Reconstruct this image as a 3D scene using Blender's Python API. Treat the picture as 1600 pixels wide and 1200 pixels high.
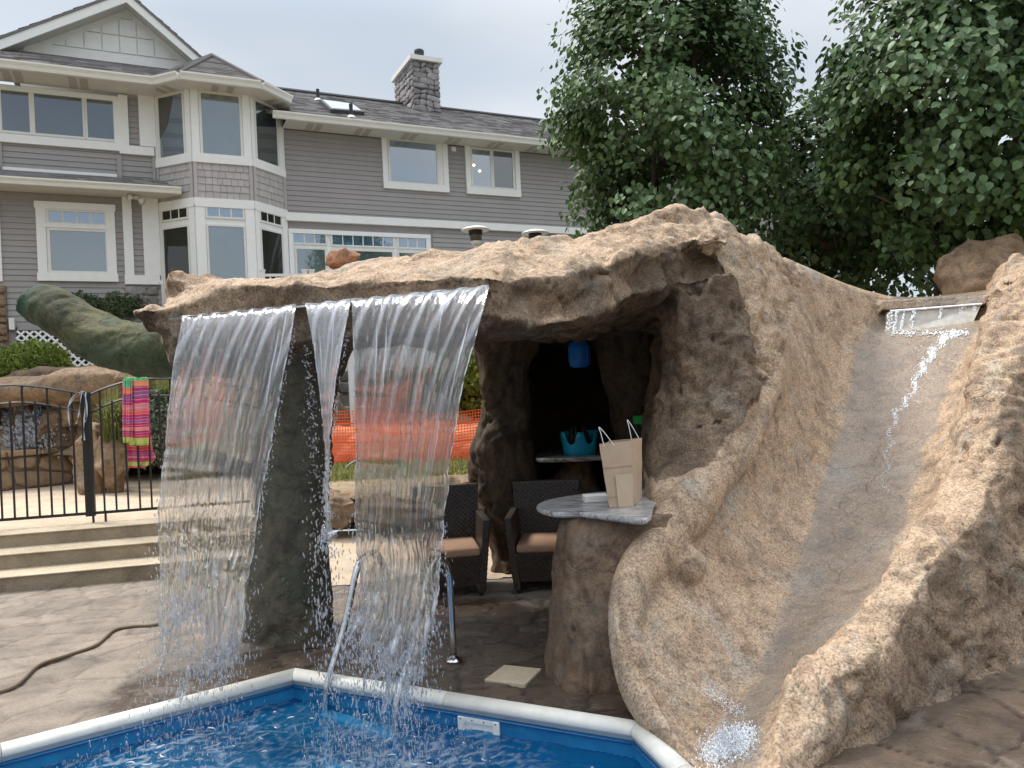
import bpy, math, random
import numpy as np
from mathutils import Vector, Matrix

SC = bpy.context.scene
for o in list(bpy.data.objects):
    bpy.data.objects.remove(o)
COL = SC.collection
RND = random.Random(11)
RNG = np.random.default_rng(7)

# ------------------------------------------------------------------ camera
F, ROLL, CZ = 1210.0, 0.045, 1.70
CR, SR = math.cos(ROLL), math.sin(ROLL)
cam = bpy.data.cameras.new('camera')
cam.sensor_width = 36.0
cam.lens = 36.0 * F / 1600.0
cam.clip_start = 0.05
cam.clip_end = 3000.0
camo = bpy.data.objects.new('camera', cam)
COL.objects.link(camo)
camo.matrix_world = Matrix(((CR, SR, 0, 0), (0, 0, -1, 0), (-SR, CR, 0, CZ), (0, 0, 0, 1)))
SC.camera = camo

# ------------------------------------------------------------------ sky, sun, exposure
SUN_EL, SUN_AZ = math.radians(56), math.radians(-62)      # azimuth measured from +Y towards +X
w = bpy.data.worlds.new('World')
SC.world = w
w.use_nodes = True
nt = w.node_tree
nt.nodes.clear()
out = nt.nodes.new('ShaderNodeOutputWorld')
bg = nt.nodes.new('ShaderNodeBackground')
bg.inputs['Strength'].default_value = 0.1
sky = nt.nodes.new('ShaderNodeTexSky')
sky.sky_type = 'NISHITA'
sky.sun_disc = False
sky.sun_elevation = SUN_EL
sky.sun_rotation = SUN_AZ
tc = nt.nodes.new('ShaderNodeTexCoord')
mp = nt.nodes.new('ShaderNodeMapping')
mp.inputs['Scale'].default_value = (1.0, 1.0, 2.6)
mp.inputs['Location'].default_value = (3.1, 0.4, 0.2)
nz = nt.nodes.new('ShaderNodeTexNoise')
nz.inputs['Scale'].default_value = 1.5
nz.inputs['Detail'].default_value = 4.0
nz.inputs['Roughness'].default_value = 0.45
rp = nt.nodes.new('ShaderNodeValToRGB')
e = rp.color_ramp.elements
e[0].position = 0.34; e[0].color = (4.7, 5.2, 5.75, 1)
e[1].position = 0.62; e[1].color = (6.7, 6.95, 7.25, 1)
nz2 = nt.nodes.new('ShaderNodeTexNoise')
nz2.inputs['Scale'].default_value = 1.1
nz2.inputs['Detail'].default_value = 3.0
rp2 = nt.nodes.new('ShaderNodeValToRGB')
rp2.color_ramp.elements[0].position = 0.30
rp2.color_ramp.elements[0].color = (0.45, 0.45, 0.45, 1)
rp2.color_ramp.elements[1].position = 0.52
rp2.color_ramp.elements[1].color = (1, 1, 1, 1)
mx = nt.nodes.new('ShaderNodeMix'); mx.data_type = 'RGBA'
sep = nt.nodes.new('ShaderNodeSeparateXYZ')
mr = nt.nodes.new('ShaderNodeMapRange')
mr.inputs['From Min'].default_value = 0.42
mr.inputs['From Max'].default_value = 1.0
mr.inputs['To Min'].default_value = 1.0
mr.inputs['To Max'].default_value = 2.7
vm = nt.nodes.new('ShaderNodeVectorMath'); vm.operation = 'SCALE'
L = nt.links.new
L(tc.outputs['Generated'], mp.inputs['Vector'])
L(mp.outputs['Vector'], nz.inputs['Vector'])
L(mp.outputs['Vector'], nz2.inputs['Vector'])
L(nz.outputs['Fac'], rp.inputs['Fac'])
L(nz2.outputs['Fac'], rp2.inputs['Fac'])
L(rp2.outputs['Color'], mx.inputs['Factor'])
L(sky.outputs['Color'], mx.inputs['A'])
L(rp.outputs['Color'], mx.inputs['B'])
L(tc.outputs['Generated'], sep.inputs['Vector'])
L(sep.outputs['Z'], mr.inputs['Value'])
L(mx.outputs['Result'], vm.inputs[0])
L(mr.outputs['Result'], vm.inputs['Scale'])
L(vm.outputs['Vector'], bg.inputs['Color'])
L(bg.outputs['Background'], out.inputs['Surface'])

sl = bpy.data.lights.new('sun', 'SUN')
sl.energy = 2.5
sl.angle = math.radians(13)
sl.color = (1.0, 0.95, 0.87)
so = bpy.data.objects.new('sun', sl)
COL.objects.link(so)
sd = Vector((math.sin(SUN_AZ) * math.cos(SUN_EL), math.cos(SUN_AZ) * math.cos(SUN_EL), math.sin(SUN_EL)))
so.rotation_euler = sd.to_track_quat('Z', 'Y').to_euler()
so.location = sd * 40

SC.view_settings.view_transform = 'Standard'
SC.view_settings.look = 'None'
SC.view_settings.gamma = 1.0
SC.view_settings.exposure = 0.46
SC.view_settings.use_curve_mapping = False
SC.cycles.max_bounces = 10
SC.cycles.transparent_max_bounces = 24
SC.cycles.transmission_bounces = 8
SC.cycles.sample_clamp_indirect = 6.0

# ------------------------------------------------------------------ measuring helpers
def P(px, py, D):
    dx, dy = px - 800.0, 600.0 - py
    return np.array([(dx * CR + dy * SR) / F * D, D, CZ + (-dx * SR + dy * CR) / F * D])

def G(px, py, z=0.0):
    dx, dy = px - 800.0, 600.0 - py
    D = (z - CZ) * F / (-dx * SR + dy * CR)
    return np.array([(dx * CR + dy * SR) / F * D, D, z])

def proj(p):
    X, D, Z = p[0], p[1], p[2] - CZ
    a, b = X / D * F, Z / D * F
    return 800 + a * CR - b * SR, 600 - (a * SR + b * CR)

# ------------------------------------------------------------------ noise
_perm = np.random.default_rng(5).permutation(256)
_perm = np.concatenate([_perm, _perm, _perm])
_grad = np.random.default_rng(6).normal(size=(256, 3))
_grad /= np.linalg.norm(_grad, axis=1)[:, None]

def perlin(p):
    p = np.asarray(p, dtype=np.float64)
    i = np.floor(p).astype(np.int64)
    f = p - i
    i &= 255
    u = f * f * f * (f * (f * 6 - 15) + 10)
    r = 0
    for a in (0, 1):
        for b in (0, 1):
            for c in (0, 1):
                h = _perm[_perm[_perm[(i[:, 0] + a) & 255] + ((i[:, 1] + b) & 255)] + ((i[:, 2] + c) & 255)]
                g = _grad[h]
                d = (g * (f - np.array([a, b, c]))).sum(1)
                wgt = (u[:, 0] if a else 1 - u[:, 0]) * (u[:, 1] if b else 1 - u[:, 1]) * (u[:, 2] if c else 1 - u[:, 2])
                r = r + d * wgt
    return r * 1.6

def fbm(p, octv=4, lac=2.03, gain=0.5):
    s, a, t = 0, 1.0, 0
    p = np.asarray(p, float)
    for k in range(octv):
        s = s + a * perlin(p + 17.3 * k)
        t += a
        a *= gain
        p = p * lac
    return s / t

def ridged(p, octv=3):
    s, a, t = 0, 1.0, 0
    for k in range(octv):
        s = s + a * (1 - np.abs(perlin(p + 9.1 * k)) * 2)
        t += a
        a *= 0.5
        p = p * 2.1
    return s / t

def worley(p, seed=0):
    i = np.floor(p).astype(np.int64); f = p - i
    f1 = np.full(len(p), 9.0); f2 = np.full(len(p), 9.0); vid = np.zeros(len(p))
    for a in (-1, 0, 1):
        for b in (-1, 0, 1):
            for c in (-1, 0, 1):
                h = _perm[_perm[_perm[(i[:, 0] + a + seed) & 255] + ((i[:, 1] + b) & 255)] + ((i[:, 2] + c) & 255)]
                off = _grad[h] * 0.42 + 0.5
                d = np.linalg.norm(np.array([a, b, c]) + off - f, axis=1)
                f2 = np.where(d < f1, f1, np.minimum(f2, d)); vid = np.where(d < f1, h / 255.0, vid); f1 = np.minimum(f1, d)
    return f1, f2, vid

def sstep(x, a, b):
    t = np.clip((x - a) / (b - a), 0, 1)
    return t * t * (3 - 2 * t)

# ------------------------------------------------------------------ object helpers
def thing(name, label, cat, loc=(0, 0, 0), group=None):
    o = bpy.data.objects.new(name, None)
    COL.objects.link(o)
    o.location = loc
    o.empty_display_size = 0.2
    o['label'] = label
    o['category'] = cat
    if group: o['group'] = group
    return o

def tag(o, label=None, cat=None, group=None, kind=None):
    if label: o['label'] = label
    if cat: o['category'] = cat
    if group: o['group'] = group
    if kind: o['kind'] = kind
    return o

def org(o):
    v = Vector((0, 0, 0))
    while o is not None:
        v = v + o.location
        o = o.parent
    return np.array(v)

def mk(name, verts, faces, mat, parent=None, smooth=False, kind=None, label=None):
    verts = np.asarray(verts, dtype=np.float64).reshape(-1, 3)
    base = org(parent) if parent is not None else np.zeros(3)
    me = bpy.data.meshes.new(name)
    if isinstance(faces, np.ndarray):
        n, k = faces.shape
        me.vertices.add(len(verts))
        me.vertices.foreach_set('co', (verts - base).ravel())
        me.loops.add(n * k)
        me.loops.foreach_set('vertex_index', faces.ravel().astype(np.int32))
        me.polygons.add(n)
        me.polygons.foreach_set('loop_start', np.arange(0, n * k, k, dtype=np.int32))
        me.polygons.foreach_set('loop_total', np.full(n, k, dtype=np.int32))
        me.update(calc_edges=True)
        me.validate()
    else:
        me.from_pydata([tuple(v) for v in (verts - base)], [], [tuple(int(i) for i in f) for f in faces])
        me.update()
    if smooth:
        me.shade_smooth()
    if mat is not None:
        for m in (mat if isinstance(mat, (list, tuple)) else [mat]):
            me.materials.append(m)
    o = bpy.data.objects.new(name, me)
    COL.objects.link(o)
    if parent is not None: o.parent = parent
    if kind: o['kind'] = kind
    if label: o['label'] = label
    return o

def fattr(me, name, vals):
    a = me.attributes.new(name, 'FLOAT', 'POINT')
    a.data.foreach_set('value', np.asarray(vals, dtype=np.float32))

class MB:
    """collects closed pieces into one mesh"""
    def __init__(s): s.v, s.f = [], []
    def add(s, v, f):
        b = len(s.v)
        s.v += [tuple(map(float, p)) for p in v]
        s.f += [tuple(b + int(i) for i in q) for q in f]
        return s
    def hexa(s, c):      # 8 corners: bottom ring 0-3, top ring 4-7
        return s.add(c, [(3, 2, 1, 0), (4, 5, 6, 7), (0, 1, 5, 4), (1, 2, 6, 5), (2, 3, 7, 6), (3, 0, 4, 7)])
    def box(s, a, b):
        x0, y0, z0 = a; x1, y1, z1 = b
        return s.hexa([(x0, y0, z0), (x1, y0, z0), (x1, y1, z0), (x0, y1, z0), (x0, y0, z1), (x1, y0, z1), (x1, y1, z1), (x0, y1, z1)])
    def obox(s, c, ax, ay, az):   # centre and three half-axis vectors
        c, ax, ay, az = map(np.asarray, (c, ax, ay, az))
        return s.hexa([c - ax - ay - az, c + ax - ay - az, c + ax + ay - az, c - ax + ay - az,
                       c - ax - ay + az, c + ax - ay + az, c + ax + ay + az, c - ax + ay + az])
    def tube(s, pts, r, n=8, cap=True):
        pts = [np.asarray(p, float) for p in pts]
        rr = r if hasattr(r, '__len__') else [r] * len(pts)
        rings = []
        up = np.array([0.0, 0.0, 1.0])
        prev = None
        for i, p in enumerate(pts):
            t = pts[min(i + 1, len(pts) - 1)] - pts[max(i - 1, 0)]
            t = t / (np.linalg.norm(t) + 1e-9)
            if prev is None:
                a = np.cross(t, up)
                if np.linalg.norm(a) < 0.1: a = np.cross(t, np.array([1.0, 0, 0]))
            else:
                a = prev - t * (prev @ t)
            a /= np.linalg.norm(a) + 1e-9
            prev = a
            b = np.cross(t, a)
            rings.append([p + rr[i] * (math.cos(2 * math.pi * k / n) * a + math.sin(2 * math.pi * k / n) * b) for k in range(n)])
        v = [q for ring in rings for q in ring]
        f = []
        for i in range(len(pts) - 1):
            for k in range(n):
                k2 = (k + 1) % n
                f.append((i * n + k, i * n + k2, (i + 1) * n + k2, (i + 1) * n + k))
        if cap:
            f.append(tuple(range(n - 1, -1, -1)))
            f.append(tuple((len(pts) - 1) * n + k for k in range(n)))
        return s.add(v, f)
    def lathe(s, c, prof, n=20):      # prof: (radius, z) upwards
        c = np.asarray(c, float)
        v = []
        for r, z in prof:
            for k in range(n):
                a = 2 * math.pi * k / n
                v.append(c + np.array([r * math.cos(a), r * math.sin(a), z]))
        f = []
        for i in range(len(prof) - 1):
            for k in range(n):
                k2 = (k + 1) % n
                f.append((i * n + k, i * n + k2, (i + 1) * n + k2, (i + 1) * n + k))
        f.append(tuple(range(n - 1, -1, -1)))
        f.append(tuple((len(prof) - 1) * n + k for k in range(n)))
        return s.add(v, f)
    def build(s, name, mat, parent=None, smooth=False, kind=None, label=None, bevel=0):
        o = mk(name, s.v, s.f, mat, parent, smooth, kind, label)
        if bevel:
            m = o.modifiers.new('bevel', 'BEVEL'); m.width = bevel; m.segments = 2; m.limit_method = 'ANGLE'
        return o

def crom(pts, m):
    """Catmull-Rom resample along axis 0 with m steps per span"""
    pts = np.asarray(pts, float)
    q = np.concatenate([2 * pts[:1] - pts[1:2], pts, 2 * pts[-1:] - pts[-2:-1]])
    o = []
    for i in range(1, len(q) - 2):
        for k in range(m):
            t = k / m
            o.append(0.5 * (2 * q[i] + (q[i + 1] - q[i - 1]) * t + (2 * q[i - 1] - 5 * q[i] + 4 * q[i + 1] - q[i + 2]) * t * t
                            + (3 * q[i] - q[i - 1] - 3 * q[i + 1] + q[i + 2]) * t ** 3))
    o.append(q[-2])
    return np.array(o)

def crom_closed(pts, m):
    pts = np.asarray(pts, float)
    n = len(pts)
    o = []
    for i in range(n):
        p0, p1, p2, p3 = pts[(i - 1) % n], pts[i], pts[(i + 1) % n], pts[(i + 2) % n]
        for k in range(m):
            t = k / m
            o.append(0.5 * (2 * p1 + (p2 - p0) * t + (2 * p0 - 5 * p1 + 4 * p2 - p3) * t * t + (3 * p1 - p0 - 3 * p2 + p3) * t ** 3))
    return np.array(o)

def loft(sections, ms=4, mr=4):
    """closed solid through closed section rings"""
    S = crom(np.asarray(sections, float), ms)
    R = np.array([crom_closed(r, mr) for r in S])
    a, n = R.shape[:2]
    v = R.reshape(-1, 3).tolist()
    f = []
    for i in range(a - 1):
        for k in range(n):
            k2 = (k + 1) % n
            f.append((i * n + k, i * n + k2, (i + 1) * n + k2, (i + 1) * n + k))
    for i, fl in ((0, True), (a - 1, False)):
        c = len(v)
        v.append(R[i].mean(0).tolist())
        for k in range(n):
            k2 = (k + 1) % n
            f.append((i * n + k2, i * n + k, c) if fl else (i * n + k, i * n + k2, c))
    return np.array(v), f

def ring(c, rx, ry, n=8, tilt=None, ph=0.0, irr=0.0):
    c = np.asarray(c, float)
    o = []
    for k in range(n):
        a = 2 * math.pi * k / n + ph
        q = 1 + irr * (RND.random() * 2 - 1)
        o.append(c + np.array([rx * q * math.cos(a), ry * q * math.sin(a), 0]))
    return np.array(o)

def blob(c, r, irr=0.2, seed=0, n=10, m=7):
    """lumpy closed ellipsoid"""
    c = np.asarray(c, float); r = np.asarray(r, float) * np.ones(3)
    rng = random.Random(seed)
    v, f = [], []
    ph = rng.random() * 6
    for i in range(1, m):
        th = math.pi * i / m
        for k in range(n):
            a = 2 * math.pi * k / n + ph
            q = 1 + irr * (rng.random() * 2 - 1)
            v.append(c + r * q * np.array([math.sin(th) * math.cos(a), math.sin(th) * math.sin(a), -math.cos(th)]))
    for i in range(m - 2):
        for k in range(n):
            k2 = (k + 1) % n
            f.append((i * n + k, i * n + k2, (i + 1) * n + k2, (i + 1) * n + k))
    b = len(v); v.append(c - r * np.array([0, 0, 1])); t = len(v); v.append(c + r * np.array([0, 0, 1]))
    for k in range(n):
        k2 = (k + 1) % n
        f.append((k2, k, b)); f.append(((m - 2) * n + k, (m - 2) * n + k2, t))
    return np.array(v), f

def remesh(pieces, voxel, smooth=0):
    """union of closed pieces -> vertices, quads, normals"""
    v, f = [], []
    for pv, pf in pieces:
        b = len(v)
        v += [tuple(p) for p in pv]
        f += [tuple(b + int(i) for i in q) for q in pf]
    me = bpy.data.meshes.new('tmp'); me.from_pydata(v, [], f); me.update()
    o = bpy.data.objects.new('tmp', me); COL.objects.link(o)
    m = o.modifiers.new('r', 'REMESH'); m.mode = 'VOXEL'; m.voxel_size = voxel
    if smooth:
        s = o.modifiers.new('s', 'SMOOTH'); s.factor = 0.5; s.iterations = smooth
    dg = bpy.context.evaluated_depsgraph_get()
    ev = o.evaluated_get(dg)
    em = ev.to_mesh()
    n = len(em.vertices)
    co = np.empty(n * 3); em.vertices.foreach_get('co', co)
    no = np.empty(n * 3); em.vertices.foreach_get('normal', no)
    q = len(em.polygons)
    lt = np.empty(q, dtype=np.int32); em.polygons.foreach_get('loop_total', lt)
    li = np.empty(len(em.loops), dtype=np.int32); em.loops.foreach_get('vertex_index', li)
    ev.to_mesh_clear()
    bpy.data.objects.remove(o); bpy.data.meshes.remove(me)
    if (lt == 4).all():
        faces = li.reshape(-1, 4)
    else:
        st = np.concatenate([[0], np.cumsum(lt)[:-1]])
        faces = np.array([list(li[s:s + 4]) if t == 4 else [li[s], li[s + 1], li[s + 2], li[s + 2]] for s, t in zip(st, lt)])
    return co.reshape(-1, 3), faces, no.reshape(-1, 3)

def rocky(co, no, amp=1.0, mask=None, vert=0.0, sc=1.0):
    """natural looking displacement along the normal"""
    p = co * sc
    q = p.copy()
    q[:, 2] *= (1 - 0.6 * vert)
    wv = np.stack([perlin(q * 1.7 + 3), perlin(q * 1.7 + 31), perlin(q * 1.7 + 57)], 1) * 0.25
    qq = q + wv
    d = 0.075 * fbm(qq * 1.6, 3) + 0.034 * np.abs(fbm(qq * 4.2 + 5, 3)) * 1.6 - 0.03
    w1, w2, wid = worley(qq * np.array([2.6, 2.6, 3.4 - 1.6 * vert]), 3)
    d = d + 0.055 * (0.45 - w1) + 0.045 * (wid - 0.5) * sstep(w2 - w1, 0.02, 0.30)
    w3, w4, wid2 = worley(qq * np.array([8, 8, 9 - 4 * vert]), 9)
    d = d + 0.016 * (0.45 - w3) + 0.012 * (wid2 - 0.5) * sstep(w4 - w3, 0.02, 0.25)
    r = ridged(qq * 2.2 + 11, 3)
    d = d - 0.05 * sstep(r, 0.80, 0.98)
    d = d + 0.012 * fbm(p * 14, 3) + 0.0045 * fbm(p * 40, 2)
    if mask is not None: d = d * mask
    return co + no * (d * amp)[:, None]

def submesh(co, faces, sel):
    f = faces[sel]
    u, inv = np.unique(f, return_inverse=True)
    return co[u], inv.reshape(f.shape), u

# ------------------------------------------------------------------ materials
def new_mat(name):
    m = bpy.data.materials.new(name)
    m.use_nodes = True
    n = m.node_tree
    b = n.nodes['Principled BSDF']
    return m, n, b

def col(c): return (c[0], c[1], c[2], 1.0)

def noise_node(n, scale, detail=4, rough=0.5, vec=None, dist=0.0):
    t = n.nodes.new('ShaderNodeTexNoise')
    t.inputs['Scale'].default_value = scale
    t.inputs['Detail'].default_value = detail
    t.inputs['Roughness'].default_value = rough
    t.inputs['Distortion'].default_value = dist
    if vec is not None: n.links.new(vec, t.inputs['Vector'])
    return t

def ramp(n, fac, stops):
    r = n.nodes.new('ShaderNodeValToRGB')
    el = r.color_ramp.elements
    while len(el) < len(stops): el.new(0.5)
    for i, (p, c) in enumerate(stops):
        el[i].position = p
        el[i].color = col(c) if hasattr(c, '__len__') else (c, c, c, 1)
    n.links.new(fac, r.inputs['Fac'])
    return r

def mixc(n, fac, a, b, mode='MIX'):
    m = n.nodes.new('ShaderNodeMix'); m.data_type = 'RGBA'; m.blend_type = mode
    for s, x in (('Factor', fac), ('A', a), ('B', b)):
        if hasattr(x, 'is_linked'): n.links.new(x, m.inputs[s])
        elif hasattr(x, '__len__'): m.inputs[s].default_value = col(x)
        else: m.inputs[s].default_value = x
    return m.outputs['Result']

def attr(n, name):
    a = n.nodes.new('ShaderNodeAttribute'); a.attribute_name = name
    return a.outputs['Fac']

def bump(n, b, h, strength=0.3, dist=0.01):
    u = n.nodes.new('ShaderNodeBump')
    u.inputs['Strength'].default_value = strength
    u.inputs['Distance'].default_value = dist
    n.links.new(h, u.inputs['Height'])
    n.links.new(u.outputs['Normal'], b.inputs['Normal'])
    return u

def coords(n):
    return n.nodes.new('ShaderNodeNewGeometry').outputs['Position']

def rnd_obj(n):
    return n.nodes.new('ShaderNodeObjectInfo').outputs['Random']

def simple(name, c, rough=0.6, var=0.12, scale=6.0, metal=0.0, bmp=0.0, bscale=60.0, spec=0.5, c2=None, perobj=0.0):
    m, n, b = new_mat(name)
    pos = coords(n)
    t = noise_node(n, scale, 5, 0.6, pos)
    lo = c2 if c2 is not None else tuple(x * (1 - var) for x in c)
    hi = tuple(min(1, x * (1 + (var if c2 is None else 0))) for x in c)
    r = ramp(n, t.outputs['Fac'], [(0.3, lo), (0.7, hi)])
    cc = r.outputs['Color']
    if perobj:
        rr = ramp(n, rnd_obj(n), [(0, 1 - perobj), (1, 1 + perobj * 0.5)])
        cc = mixc(n, 1.0, cc, rr.outputs['Color'], 'MULTIPLY')
    n.links.new(cc, b.inputs['Base Color'])
    b.inputs['Roughness'].default_value = rough
    b.inputs['Metallic'].default_value = metal
    b.inputs['Specular IOR Level'].default_value = spec
    if bmp:
        t2 = noise_node(n, bscale, 3, 0.6, pos)
        bump(n, b, t2.outputs['Fac'], bmp, 0.01)
    return m

def rock_mat(name, light, mid, dark, grey, speck=0.6, stain_shade=(0.040, 0.023, 0.015), bright=1.0):
    m, n, b = new_mat(name)
    pos = coords(n)
    t1 = noise_node(n, 1.7, 5, 0.62, pos, 0.4)
    t2 = noise_node(n, 5.5, 6, 0.65, pos, 0.6)
    r1 = ramp(n, t1.outputs['Fac'], [(0.33, mid), (0.5, light), (0.68, tuple(0.5 * (a + b_) for a, b_ in zip(light, mid)))])
    r2 = ramp(n, t2.outputs['Fac'], [(0.34, 1.0), (0.50, 0.0)])
    c = mixc(n, r2.outputs['Color'], r1.outputs['Color'], dark)
    fac = n.nodes.new('ShaderNodeMath'); fac.operation = 'MULTIPLY'; fac.inputs[1].default_value = 0.75
    n.links.new(r2.outputs['Color'], fac.inputs[0])
    c = mixc(n, fac.outputs[0], r1.outputs['Color'], dark)
    t3 = noise_node(n, 3.1, 4, 0.6, pos, 0.2)
    r3 = ramp(n, t3.outputs['Fac'], [(0.55, 0.0), (0.72, 0.8)])
    c = mixc(n, r3.outputs['Color'], c, grey)
    t7 = noise_node(n, 1.3, 6, 0.68, pos, 1.2)
    r7 = ramp(n, t7.outputs['Fac'], [(0.52, 0.0), (0.66, 0.42)])
    c = mixc(n, r7.outputs['Color'], c, tuple(0.42 * x for x in grey))
    t8 = noise_node(n, 13, 5, 0.7, pos, 0.8)
    r8 = ramp(n, t8.outputs['Fac'], [(0.30, 0.62), (0.5, 1.0), (0.7, 1.18)])
    c = mixc(n, 1.0, c, r8.outputs['Color'], 'MULTIPLY')
    # painted-on stains, painted-in shade, and water
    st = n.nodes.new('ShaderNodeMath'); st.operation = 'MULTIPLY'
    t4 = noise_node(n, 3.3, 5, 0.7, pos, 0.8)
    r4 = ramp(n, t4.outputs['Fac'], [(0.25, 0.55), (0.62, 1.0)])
    n.links.new(attr(n, 'stain_shade'), st.inputs[0]); n.links.new(r4.outputs['Color'], st.inputs[1])
    c = mixc(n, st.outputs[0], c, stain_shade)
    # sandy speckle
    v = n.nodes.new('ShaderNodeTexVoronoi'); v.inputs['Scale'].default_value = 150
    n.links.new(pos, v.inputs['Vector'])
    t5 = noise_node(n, 75, 3, 0.75, pos)
    r5 = ramp(n, t5.outputs['Fac'], [(0.36, 1 - 0.75 * speck), (0.5, 1.0), (0.66, 1.0 + 0.5 * speck)])
    c = mixc(n, 1.0, c, r5.outputs['Color'], 'MULTIPLY')
    wf_ = n.nodes.new('ShaderNodeMath'); wf_.operation = 'MULTIPLY'; wf_.inputs[1].default_value = 0.55
    n.links.new(attr(n, 'wet'), wf_.inputs[0])
    c = mixc(n, wf_.outputs[0], c, tuple(0.47 * x for x in (grey[0], grey[1] * 1.0, grey[2] * 1.08)))
    n.links.new(c, b.inputs['Base Color'])
    rr = mixc(n, attr(n, 'wet'), (0.85, 0.85, 0.85), (0.22, 0.22, 0.22))
    n.links.new(rr, b.inputs['Roughness'])
    b.inputs['Specular IOR Level'].default_value = 0.35
    ad = n.nodes.new('ShaderNodeMath'); ad.operation = 'MULTIPLY_ADD'; ad.inputs[1].default_value = 0.5
    n.links.new(t5.outputs['Fac'], ad.inputs[0])
    t6 = noise_node(n, 28, 5, 0.7, pos)
    t6s = n.nodes.new('ShaderNodeMath'); t6s.operation = 'MULTIPLY'; t6s.inputs[1].default_value = 0.55
    n.links.new(t6.outputs['Fac'], t6s.inputs[0]); n.links.new(t6s.outputs[0], ad.inputs[2])
    # hairline fractures: a warped cell pattern pressed into the relief
    wn = noise_node(n, 2.4, 4, 0.6, pos)
    wm = n.nodes.new('ShaderNodeVectorMath'); wm.operation = 'MULTIPLY_ADD'
    wm.inputs[1].default_value = (0.7, 0.7, 0.7)
    n.links.new(wn.outputs['Color'], wm.inputs[0]); n.links.new(pos, wm.inputs[2])
    vo = n.nodes.new('ShaderNodeTexVoronoi'); vo.feature = 'DISTANCE_TO_EDGE'; vo.inputs['Scale'].default_value = 2.1
    n.links.new(wm.outputs[0], vo.inputs['Vector'])
    rc_ = ramp(n, vo.outputs['Distance'], [(0.0, 0.0), (0.035, 1.0)])
    tm_ = noise_node(n, 1.9, 3, 0.5, pos)
    rm_ = ramp(n, tm_.outputs['Fac'], [(0.34, 1.0), (0.46, 0.0)])
    mxx = n.nodes.new('ShaderNodeMath'); mxx.operation = 'MAXIMUM'
    n.links.new(rc_.outputs['Color'], mxx.inputs[0]); n.links.new(rm_.outputs['Color'], mxx.inputs[1])
    ad2 = n.nodes.new('ShaderNodeMath'); ad2.operation = 'MULTIPLY_ADD'; ad2.inputs[1].default_value = 0.7
    n.links.new(mxx.outputs[0], ad2.inputs[0]); n.links.new(ad.outputs[0], ad2.inputs[2])
    bump(n, b, ad2.outputs[0], 0.6, 0.011)
    return m

M = {}
M['rock'] = rock_mat('rock', (0.49, 0.355, 0.243), (0.38, 0.262, 0.175), (0.19, 0.128, 0.088), (0.42, 0.375, 0.31), 0.7)
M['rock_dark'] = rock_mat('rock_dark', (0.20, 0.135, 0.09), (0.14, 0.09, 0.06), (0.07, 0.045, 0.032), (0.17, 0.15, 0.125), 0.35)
M['rock_mossy'] = rock_mat('rock_mossy', (0.13, 0.118, 0.082), (0.12, 0.085, 0.058), (0.05, 0.043, 0.032), (0.085, 0.095, 0.07), 0.3, (0.03, 0.02, 0.013))
M['log'] = rock_mat('log_green', (0.115, 0.105, 0.05), (0.06, 0.065, 0.04), (0.028, 0.034, 0.022), (0.075, 0.105, 0.075), 0.5, (0.03, 0.09, 0.055))
M['boulder'] = rock_mat('boulder', (0.30, 0.205, 0.125), (0.22, 0.14, 0.085), (0.11, 0.075, 0.05), (0.26, 0.225, 0.18), 0.3)
M['wallstone'] = simple('wall_stone', (0.36, 0.25, 0.15), 0.9, scale=5, c2=(0.19, 0.13, 0.085), bmp=0.5, bscale=25, perobj=0.3)
M['mortar'] = simple('mortar', (0.20, 0.16, 0.12), 0.95, bmp=0.4)
M['trim'] = simple('white_trim', (0.84, 0.835, 0.815), 0.5, var=0.03)
M['frame'] = simple('window_vinyl', (0.74, 0.73, 0.69), 0.45, var=0.03)
M['siding'] = simple('grey_siding', (0.335, 0.31, 0.305), 0.6, var=0.04, scale=2.0, bmp=0.1, bscale=30)
M['shake'] = simple('pale_shake', (0.46, 0.425, 0.415), 0.75, var=0.06, scale=8, bmp=0.2, bscale=60, perobj=0.10)
M['gable'] = simple('gable_panel', (0.78, 0.775, 0.755), 0.6, var=0.03)
M['soffit'] = simple('soffit', (0.60, 0.585, 0.545), 0.6, var=0.05)
M['soffit_vent'] = simple('soffit_vent', (0.42, 0.385, 0.34), 0.7, var=0.05)
M['gutter'] = simple('gutter', (0.79, 0.775, 0.735), 0.4, var=0.03)
M['flash'] = simple('dark_flashing', (0.05, 0.05, 0.055), 0.5)
M['veneer'] = simple('grey_stone', (0.33, 0.315, 0.30), 0.9, scale=7, c2=(0.17, 0.16, 0.155), bmp=0.6, bscale=30, perobj=0.35)
M['chimstone'] = simple('chimney_stone', (0.40, 0.385, 0.38), 0.9, scale=7, c2=(0.22, 0.205, 0.21), bmp=0.6, bscale=30, perobj=0.35)
M['iron'] = simple('black_iron', (0.012, 0.012, 0.013), 0.4)
M['steel'] = simple('steel', (0.62, 0.63, 0.64), 0.16, var=0.04, metal=1.0)
M['coping'] = simple('white_coping', (0.74, 0.72, 0.66), 0.35, var=0.10, scale=9, bmp=0.1)
M['plastic_w'] = simple('white_plastic', (0.78, 0.78, 0.74), 0.35, var=0.05)
M['teal'] = simple('teal_plastic', (0.015, 0.42, 0.62), 0.35)
M['blue'] = simple('blue_plastic', (0.01, 0.20, 0.72), 0.4)
M['green'] = simple('green_plastic', (0.01, 0.5, 0.09), 0.5)
M['paper'] = simple('kraft_paper', (0.50, 0.37, 0.265), 0.85, var=0.07, scale=12, bmp=0.15, bscale=18)
M['white_paper'] = simple('white_paper', (0.85, 0.85, 0.82), 0.8)
M['cushion'] = simple('tan_cushion', (0.36, 0.215, 0.14), 0.9, bmp=0.2, bscale=200)
M['hose'] = simple('hose', (0.20, 0.145, 0.095), 0.55)
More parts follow.
